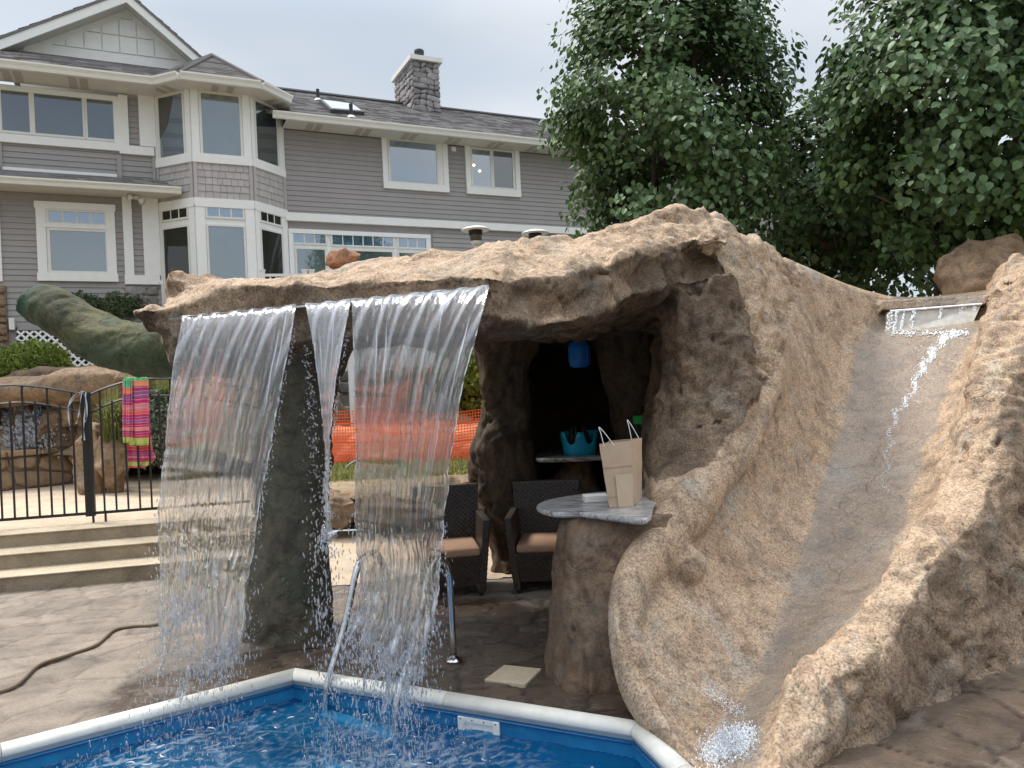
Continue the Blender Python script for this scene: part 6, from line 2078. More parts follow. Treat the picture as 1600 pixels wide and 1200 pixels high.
# red-orange clay heap behind the net
clay = simple('red_clay', (0.62, 0.22, 0.10), 0.95, c2=(0.42, 0.14, 0.07), scale=4, bmp=0.5)
cb_ = thing('clay_heap', 'low heap of reddish soil right behind the orange netting', 'soil heap', tuple(of.pt(1.6, -0.6, 0.45)))
v, f = loft(np.array([[of.pt(a, -0.15 - 0.1 * math.sin(a * 3), 0.4), of.pt(a, -0.35, 0.95 + 0.06 * math.sin(a * 4)), of.pt(a, -0.8, 1.12 + 0.05 * math.sin(a * 7)), of.pt(a, -1.4, 0.9), of.pt(a, -1.9, 0.4)] for a in np.linspace(-0.2, 4.2, 9)]), 4, 4)
co, fa, no = remesh([(v, f)], 0.04, 1); mk('heap', rocky(co, no, 0.6), fa, clay, cb_, True)
hose('grey_hose', 'thin grey hose arching out of the grass by the orange fence', [P(505, 752, 11.6), P(520, 744, 11.4), P(535, 748, 11.3), P(540, 733, 11.35), P(552, 722, 11.4), P(566, 718, 11.5)], 0.016, M['greyhose'])

# lattice skirt under the left facade
lt = thing('lattice_panel', 'white diagonal lattice panel under the left side of the house', 'lattice', tuple(W.pt(ws(90, 545)[0], 0.15, 1.7)))
s0, s1, z0, z1 = rect(W, 28, 517, 250, 605)
s1 = ws(190, 560)[0]; stp_ = 0.15; H_ = z1 - z0
def clip_strip(sg, x):
    # line s = x + sg*(z-z0); clipped to the panel
    if sg > 0: a0, a1 = max(0, (s0 - x)), min(H_, s1 - x)
    else: a0, a1 = max(0, x - s1), min(H_, x - s0)
    return a0, a1
for sg in (1, -1):
    x = s0 - (H_ if sg > 0 else 0)
    while x < s1 + (0 if sg > 0 else H_):
        a0, a1 = clip_strip(sg, x)
        if a1 - a0 > 0.03:
            p0, p1 = np.array([x + sg * a0, z0 + a0]), np.array([x + sg * a1, z0 + a1])
            d = np.array([sg, 1]) / math.sqrt(2); n2_ = np.array([-d[1], d[0]]) * 0.020
            t0_, t1_ = (0.10, 0.108) if sg > 0 else (0.109, 0.117)
            m_ = MB(); q = [p0 - n2_, p1 - n2_, p1 + n2_, p0 + n2_]
            m_.hexa([W.pt(c[0], t1_, c[1]) for c in q] + [W.pt(c[0], t0_, c[1]) for c in q]); m_.build('slat', M['trim'], lt)
        x += stp_
dk = MB(); W.box(dk, s0, s1, 0.02, 0.03, z0, z1); dk.build('backing', M['cable'], lt)

# white railing seen over the canopy, patio heaters
rf = Frame(P(405, 430, 15.5)[:2], (P(520, 425, 15.9) - P(405, 430, 15.5))[:2])
rl_ = thing('deck_railing', 'short white balustrade of the deck peeking over the canopy', 'railing', tuple(rf.pt(0, 0, 2.9)))
zrt = rf.hit(440, 428)[1]; sA, sZ = rf.hit(410, 430)[0], rf.hit(476, 425)[0]
for a in (sA, sZ, rf.hit(487, 425)[0]):
    m_ = MB(); rf.box(m_, a - .05, a + .05, -.05, .05, zrt - 1.0, zrt + .06); m_.build('post', M['trim'], rl_)
    m_ = MB(); rf.box(m_, a - .06, a + .06, -.06, .06, zrt + .06, zrt + .085); m_.build('post_cap', M['trim'], rl_)
m_ = MB(); rf.box(m_, sA + .05, sZ - .05, -.03, .03, zrt - .05, zrt); m_.build('top_rail', M['trim'], rl_)
m_ = MB(); rf.box(m_, sA + .05, sZ - .05, -.03, .03, zrt - .92, zrt - .87); m_.build('bottom_rail', M['trim'], rl_)
a = sA + 0.15
while a < sZ - 0.06:
    m_ = MB(); rf.box(m_, a - .017, a + .017, -.017, .017, zrt - .87, zrt - .05); m_.build('baluster', M['trim'], rl_); a += 0.115
dkb = thing('deck', 'raised deck behind the white balustrade', 'deck', tuple(rf.pt(1, -1, 2.0)))
m_ = MB(); rf.box(m_, sA - .1, 7.0, -1.6, .08, zrt - 1.25, zrt - 1.0); m_.build('platform', M['trim'], dkb)
for a in np.arange(sA, 7.0, 1.6):
    m_ = MB(); rf.box(m_, a, a + .14, -.1, .04, 0.5, zrt - 1.25); m_.build('post', M['trim'], dkb)
def heater(px, py, D, label, wd):
    c = P(px, py, D)
    t = thing('patio_heater', label, 'patio heater', (c[0], c[1], zrt - 1.0), 'patio heaters on the deck')
    R_ = wd / 2 / F * D
    m_ = MB(); m_.lathe(c, [(R_, 0.0), (R_ * 0.98, 0.012), (R_ * 0.7, 0.05), (R_ * 0.3, 0.075), (0.03, 0.085)], 28); m_.build('reflector', M['trim'], t, smooth=True)
    m_ = MB(); m_.lathe(c - (0, 0, 0.20), [(0.10, 0), (0.115, 0.08), (0.12, 0.20)], 18); m_.build('burner_mesh', M['heater_glass'], t, smooth=True)
    m_ = MB(); m_.lathe(c - (0, 0, 0.09), [(0.125, 0), (0.13, 0.09)], 18); m_.build('burner_head', M['cable'], t, smooth=True)
    m_ = MB(); m_.lathe(c - (0, 0, 0.27), [(0.06, 0), (0.09, 0.03), (0.095, 0.07)], 16); m_.build('collar', M['gutter'], t, smooth=True)
    m_ = MB(); m_.tube([c - (0, 0, 0.27), dn(c, zrt - 1.0)], 0.035, 10); m_.build('pole', M['gutter'], t, smooth=True)
    m_ = MB(); m_.lathe(dn(c, zrt - 1.0), [(0.2, 0), (0.2, 0.4), (0.1, 0.45)], 18); m_.build('base', M['gutter'], t, smooth=True)
heater(743, 360, 14.5, 'patio heater with a pale domed reflector above the canopy', 46)
heater(836, 365, 15.2, 'second patio heater half hidden by the leafy tree', 44)
# ================================================================== FALLING WATER
def edge_px(edge, y):
    e_ = np.array(edge, float)
    return np.interp(y, e_[:, 1], e_[:, 0])
G_ = 9.81; ZTOP = ZL + 0.012
TT = math.sqrt(2 * (ZTOP - WZ) / G_)
fwd = nrm.copy()
def sheet_pt(px_top, v, xl=None):
    """point on the falling trajectory below lip column px_top at time fraction v"""
    L0_ = LIP(px_top)
    tau = v * TT
    q = L0_ + np.array([0, -1.0, 0]) * (0.08 + 0.85 * tau)
    q[2] = ZTOP - 0.5 * G_ * tau * tau
    return q
def edge_curve(edge, px_top, nv):
    o = []
    for j in range(nv + 1):
        v_ = j / nv
        q = sheet_pt(px_top, v_)
        for _ in range(3):
            x_, y_ = proj(q)
            tx = edge_px(edge, y_)
            q[0] += (tx - x_) / F * q[1]
        o.append(q)
    return np.array(o)
falls = thing('waterfall', 'wide sheet waterfall pouring from the canopy lip into the pool', 'waterfall', tuple(LIP(520)))
drops_v = []
rgw = np.random.default_rng(9)
def curtain(label, L_edge, R_edge, pl_, pr_, nu, nv, seed, brk, vmax=1.0, foam0=0.0):
    EL, ER = edge_curve(L_edge, pl_, nv), edge_curve(R_edge, pr_, nv)
    u = np.linspace(0, 1, nu + 1)
    Pm = EL[:, None, :] * (1 - u)[None, :, None] + ER[:, None, :] * u[None, :, None]
    wd = np.linalg.norm(EL[0] - ER[0])
    V = np.linspace(0, 1, nv + 1)[:, None] * np.ones((1, nu + 1)); U = u[None, :] * np.ones((nv + 1, 1)) * wd
    zz = (ZTOP - Pm[..., 2])
    def nse(a, b, o_): return perlin(np.stack([U.ravel() * a, zz.ravel() * b, np.full(U.size, o_)], 1)).reshape(U.shape)
    # soft pleats leaning sideways near the lip, fine threads lower down
    ph = U * 46 + 13 * np.sqrt(zz + 0.002) + 2.2 * nse(5, 1.2, seed)
    pleat = np.sin(ph)
    pleat = np.sign(pleat) * np.abs(pleat) ** 0.7
    top = np.exp(-zz / 0.55)
    thread = 1.5 * nse(24, 1.1, seed + 3) + 0.5 * nse(60, 2.4, seed + 5)
    lump = nse(16, 6, seed + 7) + 0.6 * nse(34, 13, seed + 8)
    low = sstep(zz, 1.15, 1.75)
    h1 = 0.0050 * pleat * top + 0.0026 * thread * sstep(zz, 0.05, 0.4) + 0.026 * lump * low + 0.05 * nse(5, 3, seed + 11) * low
    h2 = 0.0040 * np.sin(ph + 1.4) * top + 0.0026 * (nse(28, 1.2, seed + 20)) + 0.010 * nse(18, 7, seed + 21) * low
    wander = 0.05 * nse(3.0, 2.4, seed + 13) * low
    Pm[..., 0] += wander + (0.010 * nse(2, 7, seed + 14) + 0.006 * nse(2, 24, seed + 15)) * sstep(zz, 0.1, 0.9)
    N_ = np.array([0, -1.0, 0]) + 0 * Pm
    N_[..., 2] = np.clip(0.9 - V, 0, 1) * 0.8
    N_ /= np.linalg.norm(N_, axis=-1)[..., None]
    th = 0.0045 + 0.0 * U
    A = Pm + N_ * h1[..., None]; B = Pm - N_ * (th + np.abs(h2))[..., None]
    foam = 0.015 + foam0 + 0.34 * np.clip(np.sin(ph + 0.6) - 0.35, 0, 1) * top + 0.05 * top  # aerated water; near the lip also sky reflection painted in as white
    foam = foam + 0.38 * sstep(nse(60, 1.5, seed + 30), 0.55, 0.75) + 0.04 * np.clip(nse(36, 1.4, seed + 33), 0, 1)
    foam = foam + low * (0.02 + 0.7 * sstep(lump, 0.35, 0.9)) 
    ed = np.minimum(U, wd - U)
    foam = foam + 0.55 * (1 - sstep(ed, 0.003, 0.011)) * sstep(zz, 0.1, 0.3) * sstep(nse(3, 20, seed + 50), -0.3, 0.3)
    foam = np.clip(foam, 0, 0.92)
    # break up towards the pool
    hol = nse(10, 1.9, seed + 40) + 0.45 * nse(26, 5, seed + 41)
    lim = 0.95 - 1.75 * sstep(zz, brk, brk + 1.1)
    keepv = hol < lim
    n1 = nu + 1
    i = np.arange(nv * nu); r, c = i // nu, i % nu
    quad = np.stack([r * n1 + c, (r + 1) * n1 + c, (r + 1) * n1 + c + 1, r * n1 + c + 1], 1)
    kq = keepv.ravel()[quad].sum(1) >= 3
    quad = quad[kq]
    # boundary edges
    e = np.concatenate([quad[:, [0, 1]], quad[:, [1, 2]], quad[:, [2, 3]], quad[:, [3, 0]]])
    key = np.sort(e, 1); k_ = key[:, 0].astype(np.int64) * 10 ** 7 + key[:, 1]
    un, ix, ct_ = np.unique(k_, return_index=True, return_counts=True)
    be = e[ix[ct_ == 1]]
    off = (nv + 1) * n1
    faces = np.concatenate([quad, quad[:, ::-1] + off, np.stack([be[:, 1], be[:, 0], be[:, 0] + off, be[:, 1] + off], 1)])
    vs = np.concatenate([A.reshape(-1, 3), B.reshape(-1, 3)]); fo_ = np.concatenate([foam.ravel()] * 2)
    us, inv = np.unique(faces, return_inverse=True)
    o = mk('water_sheet', vs[us], inv.reshape(faces.shape), M['curtain'], falls, True, None, label)
    fattr(o.data, 'foam', fo_[us])
    # drops torn from the edges and from the broken parts
    pts = Pm.reshape(-1, 3)
    bp_ = be[:, 0]
    zb_ = zz.ravel()[bp_]
    wgt = 0.015 + sstep(zb_, 0.25, 2.0) ** 1.5
    n_d = int(1000 * wd / 0.7) + 250
    ch = rgw.choice(len(bp_), n_d, p=wgt / wgt.sum())
    base_ = pts[bp_[ch]]
    sp = 0.006 + 0.05 * sstep(zb_[ch], 0.8, 2.2)
    drops_v.append(np.concatenate([base_ + rgw.normal(size=(n_d, 3)) * sp[:, None], (0.0018 + 0.0032 * rgw.random(n_d) ** 2)[:, None], (1.4 + 3.0 * sstep(zb_[ch], 0.3, 2.0))[:, None]], 1))
    # spray under the sheet
    n2 = int(1500 * wd / 0.8)
    vv__ = rgw.random(n2) ** 0.6 * 0.30 + 0.72; uu_ = rgw.random(n2)
    jj = np.clip((vv__ * nv).astype(int), 0, nv); ii = (uu_ * nu).astype(int)
    q = Pm[jj, ii] + rgw.normal(size=(n2, 3)) * np.array([0.05, 0.10, 0.05])
    drops_v.append(np.concatenate([q, (0.0014 + 0.0032 * rgw.random(n2) ** 2.5)[:, None], (3.0 + 4.0 * rgw.random(n2))[:, None]], 1))
curtain('broad left sheet of the waterfall, unbroken at the top',
        [(285, 492), (272, 560), (262, 640), (256, 720), (246, 800), (248, 900), (246, 1000), (240, 1120), (236, 1200)],
        [(462, 478), (452, 540), (438, 610), (418, 720), (402, 810), (392, 880), (380, 960), (372, 1040), (366, 1120), (366, 1200)], 285, 462, 300, 330, 1, 1.25)
curtain('narrow middle ribbon of the waterfall', [(477, 476), (490, 540), (500, 620), (508, 700), (508, 780), (506, 860), (505, 1200)],
        [(548, 468), (536, 530), (524, 600), (516, 680), (512, 760), (512, 860), (512, 1200)], 477, 548, 90, 260, 2, 0.55, foam0=0.1)
curtain('tall right sheet of the waterfall with the orange fence showing through',
        [(549, 468), (553, 560), (553, 640), (556, 720), (553, 770), (556, 840), (560, 900), (552, 960), (520, 1020), (512, 1200)],
        [(764, 449), (745, 520), (728, 580), (716, 640), (704, 720), (696, 800), (690, 860), (690, 930), (676, 1000), (668, 1100), (665, 1200)], 549, 764, 330, 330, 3, 1.30)
# single threads of drops beside the gaps
def thread(pts, n_, spread, Dtop):
    e_ = np.array(pts, float)
    t = rgw.random(n_)
    x = np.interp(t, np.linspace(0, 1, len(e_)), e_[:, 0]) ; y = np.interp(t, np.linspace(0, 1, len(e_)), e_[:, 1])
    o = []
    for a, b, tt in zip(x, y, t):
        D_ = Dtop - 0.08 - 0.55 * max(0, (b - 480) / 640) ** 0.6
        q = P(a + rgw.normal() * spread * (0.3 + 1.6 * tt), b, D_) + rgw.normal(size=3) * 0.006
        o.append([*q, 0.0022 + 0.0032 * rgw.random() ** 2, 1.3 + 2 * tt])
    drops_v.append(np.array(o))
thread([(478, 540), (484, 610), (488, 680), (492, 760), (494, 850), (500, 940), (505, 990)], 260, 7, lipD(480))
thread([(482, 560), (488, 650), (500, 760), (512, 860), (520, 960)], 160, 9, lipD(480))
thread([(462, 510), (452, 560), (440, 620), (428, 690), (412, 770), (400, 830)], 160, 2, lipD(460))
thread([(545, 520), (536, 560), (528, 620), (520, 680)], 90, 2, lipD(545))
# slide exit splash
n_ = 500
q = P(1138, 1168, 3.40)[None] + rgw.normal(size=(n_, 3)) * np.array([0.050, 0.075, 0.022]) + (rgw.random(n_) ** 1.5)[:, None] * np.array([0.05, -0.02, 0.07]) + np.array([0, 0, 0.0])
q[:, 2] = np.maximum(q[:, 2], WZ)
drops_v.append(np.concatenate([q, (0.002 + 0.006 * rgw.random(n_) ** 3)[:, None], np.full((n_, 1), 1.5)], 1))
# bursts on the pool surface
for cx, cy, r in LAND[:2]:
    n_ = 1500
    a = rgw.random(n_) * 2 * math.pi; rr2 = r * 0.85 * rgw.random(n_) ** 0.6
    q = np.stack([cx + rr2 * np.cos(a) * 0.75, cy + rr2 * np.sin(a) * 0.9, WZ + 0.30 * rgw.random(n_) ** 3 * (1 - rr2 / r)], 1)
    q = q[inside(wi, q[:, 0], q[:, 1])]
    drops_v.append(np.concatenate([q, (0.0014 + 0.0034 * rgw.random(len(q)) ** 2.5)[:, None], (1.5 + 4.0 * rgw.random(len(q)))[:, None]], 1))
DV = np.concatenate(drops_v)
DV = DV[DV[:, 2] > WZ - 0.01]
tpl = np.array([(1, 0, 0), (-1, 0, 0), (0, 1, 0), (0, -1, 0), (0, 0, 1), (0, 0, -1), (.6, .6, .45), (-.6, .6, .45), (-.6, -.6, .45), (.6, -.6, .45), (.6, .6, -.45), (-.6, .6, -.45), (-.6, -.6, -.45), (.6, -.6, -.45)], float)
tf = np.array([(4, 9, 6), (4, 6, 7), (4, 7, 8), (4, 8, 9), (0, 6, 9), (2, 7, 6), (1, 8, 7), (3, 9, 8), (0, 10, 6), (2, 6, 10), (2, 11, 7), (1, 7, 11), (1, 12, 8), (3, 8, 12), (3, 13, 9), (0, 9, 13), (0, 13, 10), (2, 10, 11), (1, 11, 12), (3, 12, 13), (5, 10, 13), (5, 11, 10), (5, 12, 11), (5, 13, 12)])
sc_ = np.stack([DV[:, 3], DV[:, 3], DV[:, 3] * DV[:, 4]], 1)
# mostly falling, a few flung sideways
ang = rgw.normal(size=len(DV)) * 0.12
vt = tpl[None] * sc_[:, None, :] * 0.85
xz = vt.copy()
xz[..., 0] = vt[..., 0] * np.cos(ang)[:, None] + vt[..., 2] * np.sin(ang)[:, None]
xz[..., 2] = -vt[..., 0] * np.sin(ang)[:, None] + vt[..., 2] * np.cos(ang)[:, None]
vv = (xz + DV[:, None, :3]).reshape(-1, 3)
ff = (tf[None] + 14 * np.arange(len(DV))[:, None, None]).reshape(-1, 3)
mk('spray', vv, ff, M['drops'], falls, True, 'stuff')

# foam rings and streaks floating on the pool
fr_ = []
def foam_mat():
    m, n, b = new_mat('foam')
    b.inputs['Base Color'].default_value = (0.75, 0.85, 0.92, 1); b.inputs['Roughness'].default_value = 0.4
    b.inputs['Alpha'].default_value = 0.75
    return m
M['foam'] = foam_mat()
vs, fs = [], []
rg = random.Random(77)
for k in range(90):
    cx, cy, r = LAND[k % 2]
    a = rg.random() * 6.283; q = r * 1.5 * rg.random() ** 0.8
    x, y = cx + q * math.cos(a), cy + q * math.sin(a) * 0.9
    if not inside(wi, np.array([x]), np.array([y]))[0]: continue
    ln = rg.uniform(0.004, 0.028); wd = rg.uniform(0.001, 0.0035); th = rg.gauss(0.1, 0.7)
    d = np.array([math.cos(th), math.sin(th), 0]); e_ = np.array([-d[1], d[0], 0]); curv = rg.uniform(-.5, .5)
    c = np.array([x, y, WZ + 0.004 + 0.008])
    q0 = len(vs)
    for i in range(5):
        t = i / 4 * 2 - 1; w_ = wd * (1 - t * t) + 0.0006
        p = c + d * ln * t + e_ * ln * curv * t * t
        vs += [p - e_ * w_, p + e_ * w_, p - e_ * w_ * .6 + (0, 0, .003), p + e_ * w_ * .6 + (0, 0, .003)]
    for i in range(4):
        b_ = q0 + 4 * i; fs += [(b_ + 2, b_ + 3, b_ + 7, b_ + 6), (b_, b_ + 2, b_ + 6, b_ + 4), (b_ + 3, b_ + 1, b_ + 5, b_ + 7)]
o = mk('foam', vs, np.array(fs), M['foam'], None, True, 'stuff'); tag(o, 'thin white foam streaks floating on the blue pool water', 'foam')

# water over the slide inlet and the white trickle down the slide
sw = thing('slide_trickle', 'white trickle of water running down the middle of the water slide', 'running water', tuple(P(1440, 560, 6.8)))
tp2 = [(1490, 470 + 50, 6.75), (1470, 535, 6.7), (1452, 560, 6.55), (1436, 585, 6.4), (1422, 620, 6.2), (1402, 645, 6.1), (1392, 680, 5.95), (1386, 720, 5.75), (1383, 770, 5.5)]
from mathutils.bvhtree import BVHTree
bvhs = []
for nm in ('slide_chute', 'rock_shoulder', 'canopy'):
    o = bpy.data.objects[nm]; b0 = org(o)
    bvhs.append(BVHTree.FromPolygons([tuple(np.array(v.co) + b0) for v in o.data.vertices], [tuple(p.vertices) for p in o.data.polygons]))
def onrock(px, py):
    d = P(px, py, 1.0) - np.array([0, 0, CZ]); d /= np.linalg.norm(d); bestd = 1e9; hit = None
    for b_ in bvhs:
        r_ = b_.ray_cast(Vector((0, 0, CZ)), Vector(d))
        if r_[0] is not None and r_[3] < bestd: bestd = r_[3]; hit = (np.array(r_[0]), np.array(r_[1]))
    return hit
path = crom(np.array([(a, b) for a, b, _ in tp2], float), 8)
vs, fs = [], []
rg = random.Random(5)
def dropf(c, r, st=1.0):
    q0 = len(vs)
    for p in tpl: vs.append(c + p * np.array([r, r, r * st]))
    for f_ in tf: fs.append(tuple(q0 + int(i) for i in f_))
for i, (x, y) in enumerate(path):
    fr0 = i / len(path)
    for k in range(int(34 * (1 - fr0) + 5)):
        h = onrock(x + 5 * math.sin(i * 0.9) + rg.gauss(0, 3.0 * (1.3 - fr0)), y + rg.uniform(-5, 5))
        if h is not None: dropf(h[0] + h[1] * 0.003, rg.uniform(0.0015, 0.006) * (1.1 - 0.6 * fr0), rg.uniform(1.0, 2.6))
for k in range(260):     # spatter where the inlet sheet lands
    h = onrock(rg.uniform(1392, 1515), rg.gauss(521, 3))
    if h is not None: dropf(h[0] + h[1] * 0.006, rg.uniform(0.003, 0.009))
mk('trickle', vs, np.array(fs), M['splash'], sw, True, 'stuff')
# vertical runs over the inlet board
vs, fs = [], []
for x0, wd in ((1392, 10), (1401, 5), (1428, 7), (1503, 9), (1522, 5), (1412, 3), (1470, 4)):
    for k in range(60):
        t = rg.random(); px = x0 + rg.uniform(-wd / 2, wd / 2) - 6 * t; py = 488 - (x0 - 1390) * 0.075 + 36 * t
        fr0 = (px - 1390) / 143.0
        q = P(px, py, 7.31 - 0.33 * fr0 - 0.03 * t) ; dropf(q - (0, 0.01, 0), rg.uniform(0.004, 0.009), 2.2)
mk('inlet_water', vs, np.array(fs), M['splash'], sw, True, 'stuff')
# exit foam strips lying on the slide end
vs, fs = [], []
for k in range(420):
    a = rg.random(); px, py = 1100 + 60 * a + rg.gauss(0, 6), 1075 + 40 * a + rg.gauss(0, 7)
    h = onrock(px, py)
    if h is not None and rg.random() < 0.8: dropf(h[0] + h[1] * 0.002, rg.uniform(0.0015, 0.004), 0.6)
for k in range(3200):      # white burst where the slide water meets the pool edge
    t = rg.random() ** 0.7
    h = onrock(1098 + 72 * t + rg.gauss(0, 8), 1192 - 42 * t + rg.gauss(0, 10))
    if h is not None: dropf(h[0] + np.array([rg.gauss(0, .015), rg.gauss(0, .02), abs(rg.gauss(0, 0.03)) * (1.2 - t)]), rg.uniform(0.001, 0.0045) * rg.random() ** 0.6 + 0.0006, rg.uniform(1.0, 3.0))
mk('exit_ripples', vs, np.array(fs), M['splash'], sw, True, 'stuff')

# ================================================================== PLANTS
def leaf_template(w_=0.5, heart=True):
    # base at origin pointing +y, folded at the midrib
    pts = np.array([(0, 0, 0), (-0.36, 0.12, 0.06), (-0.50, 0.42, 0.09), (-0.30, 0.75, 0.05), (0, 1.05, -0.03), (0.30, 0.75, 0.05), (0.50, 0.42, 0.09), (0.36, 0.12, 0.06), (0, 0.45, 0)], float)
    pts[:, 0] *= w_ / 0.5
    fc = np.array([(8, 0, 1), (8, 1, 2), (8, 2, 3), (8, 3, 4), (8, 4, 5), (8, 5, 6), (8, 6, 7), (8, 7, 0)])
    return pts, fc
LT, LF = leaf_template(0.46)
LT4 = np.array([(0, 0, 0), (-0.44, 0.42, 0.09), (0, 1.02, -0.03), (0.44, 0.42, 0.09)], float); LF4 = np.array([(0, 3, 2), (0, 2, 1)])
def leaves_mesh(name, pos, size, nrm_, dirn, mat, parent, var, tmpl=None, kind='stuff'):
    T, FC = tmpl or (LT, LF)
    n_ = len(pos)
    nz_ = nrm_ / np.linalg.norm(nrm_, axis=1)[:, None]
    dy = dirn - nz_ * (dirn * nz_).sum(1)[:, None]; dy /= np.linalg.norm(dy, axis=1)[:, None] + 1e-9
    dx = np.cross(dy, nz_)
    v = pos[:, None] + size[:, None, None] * (T[None, :, 0:1] * dx[:, None] + T[None, :, 1:2] * dy[:, None] + T[None, :, 2:3] * nz_[:, None])
    f = FC[None] + len(T) * np.arange(n_)[:, None, None]
    o = mk(name, v.reshape(-1, 3), f.reshape(-1, FC.shape[1]), mat, parent, False, kind)
    fattr(o.data, 'var', np.repeat(var, len(T)))
    return o, (dx, dy, nz_)
single_leaf = None
def leaf_objs(parent, pos, size, fr3, idx):
    global single_leaf
    if single_leaf is None:
        me = bpy.data.meshes.new('leaf'); me.from_pydata([tuple(p) for p in LT], [], [tuple(int(i) for i in q) for q in LF]); me.materials.append(M['leaf_obj']); single_leaf = me
    dx, dy, nz_ = fr3
    b = org(parent)
    for i in idx:
        o = bpy.data.objects.new('leaf', single_leaf); COL.objects.link(o); o.parent = parent
        s = size[i]; p = pos[i] - b
        o.matrix_local = Matrix(((dx[i][0] * s, dy[i][0] * s, nz_[i][0] * s, p[0]), (dx[i][1] * s, dy[i][1] * s, nz_[i][1] * s, p[1]), (dx[i][2] * s, dy[i][2] * s, nz_[i][2] * s, p[2]), (0, 0, 0, 1)))
def tree(label, base, crown_c, crown_r, nleaf, lsize, seed, stems, taper=0.0, low_gap=0.0, dens=1.0, nobj=300, shell=0.5):
    rg = np.random.default_rng(seed)
    base = np.asarray(base, float); crown_c = np.asarray(crown_c, float); crown_r = np.asarray(crown_r, float)
    t = thing('leafy_tree', label, 'tree', tuple(base))
    # clumps on branch tips
    ncl = 230
    d = rg.normal(size=(ncl, 3)); d /= np.linalg.norm(d, axis=1)[:, None]
    rad = (shell + (1 - shell) * rg.random(ncl) ** 0.5)
    cl = d * rad[:, None]
    cl[:, :2] *= (1 - taper * np.clip(cl[:, 2], 0, 1) * 0.6)[:, None]
    cl = crown_c + cl * crown_r
    csz = rg.uniform(0.28, 0.55, ncl) * (crown_r.mean() / 2.0)
    # limbs
    m_ = MB()
    tips = []
    for k in range(stems):
        a = 2 * math.pi * k / stems + rg.random(); off_ = np.array([math.cos(a), math.sin(a), 0]) * 0.12 * min(1, stems - 1)
        top_ = crown_c + np.array([math.cos(a), math.sin(a), 0]) * crown_r * 0.35 * (stems > 1) + (0, 0, crown_r[2] * 0.7)
        pts = crom(np.array([base + off_, base + off_ * 2 + (top_ - base) * 0.3 + rg.normal(size=3) * 0.08, base + (top_ - base) * 0.65 + rg.normal(size=3) * 0.15, top_]), 4)
        r0 = 0.11 / math.sqrt(stems)
        m_.tube(pts, np.linspace(r0, 0.015, len(pts)), 8)
        tips.append(pts)
    m_.build('trunk', M['bark'], t, smooth=True)
    lm = MB()
    allp = np.concatenate(tips)
    for c in cl[:: 2]:
        below = allp[allp[:, 2] < c[2] - 0.25]
        if len(below) == 0: below = allp[:3]
        j = np.argmin(np.linalg.norm(below - c, axis=1) + 0.3 * (c[2] - below[:, 2]))
        p0 = below[j]; mid = (p0 + c) / 2 + rg.normal(size=3) * 0.08 - (0, 0, 0.05)
        lm.tube(crom(np.array([p0, mid, c]), 3), np.linspace(0.028, 0.006, 7), 5, cap=False)
    lm.build('limbs', M['bark'], t, smooth=True)
    # leaves
    ci = rg.integers(0, ncl, nleaf)
    dd = rg.normal(size=(nleaf, 3)); dd /= np.linalg.norm(dd, axis=1)[:, None]
    pos = cl[ci] + dd * (csz[ci] * rg.random(nleaf) ** 0.45)[:, None] * np.array([1, 1, 0.85])
    outw = (pos - crown_c) / crown_r
    outw /= np.linalg.norm(outw, axis=1)[:, None] + 1e-9
    size = lsize * rg.uniform(0.65, 1.2, nleaf)
    nrm__ = outw * 0.8 + rg.normal(size=(nleaf, 3)) * 0.45 + np.array([0, -0.15, 0.45])
    dirn = np.array([0, 0, -1.0]) + outw * 0.5 + rg.normal(size=(nleaf, 3)) * 0.45
    var = np.clip(0.45 + 0.25 * rg.normal(size=nleaf) + 0.25 * perlin(pos * 1.3), 0, 1)
    # keep the region behind the base free
    camd = np.linalg.norm(pos - np.array([0, 0, CZ]), axis=1)
    px_ = 800 + pos[:, 0] / pos[:, 1] * F; py_ = 600 - (pos[:, 2] - CZ) / pos[:, 1] * F
    infr = (px_ > -20) & (px_ < 1620) & (py_ > -20) & (py_ < 470)
    order = np.argsort(np.where(infr, camd - size * 8, 1e6))
    near = order[:nobj]; rest = order[nobj:]
    _, fr3 = leaves_mesh('leaves', pos[rest], size[rest], nrm__[rest], dirn[rest], M['leaf'], t, var[rest])
    nz_ = nrm__ / np.linalg.norm(nrm__, axis=1)[:, None]
    dy = dirn - nz_ * (dirn * nz_).sum(1)[:, None]; dy /= np.linalg.norm(dy, axis=1)[:, None]; dx = np.cross(dy, nz_)
    leaf_objs(t, pos, size, (dx, dy, nz_), near)
    return t
tree('tall dense leafy tree standing beside the right end of the house', P(1050, 560, 11.2) * np.array([1, 1, 0]) + (0, 0, 0.3), P(1050, 175, 11.0), (1.58, 1.4, 2.95), 36000, 0.088, 3, 4, taper=0.45)
tree('large big-leaved tree at the right edge behind the slide', P(1500, 560, 9.6) * np.array([1, 1, 0]) + (0, 0, 0.3), P(1555, 125, 9.4), (2.1, 1.4, 2.35), 33000, 0.096, 5, 5, taper=0.55)
tree('darker lower tree in the gap between the two big trees', P(1310, 560, 12.6) * np.array([1, 1, 0]) + (0, 0, 0.3), P(1315, 325, 12.2), (1.7, 1.2, 1.85), 11000, 0.108, 8, 5, shell=0.2)

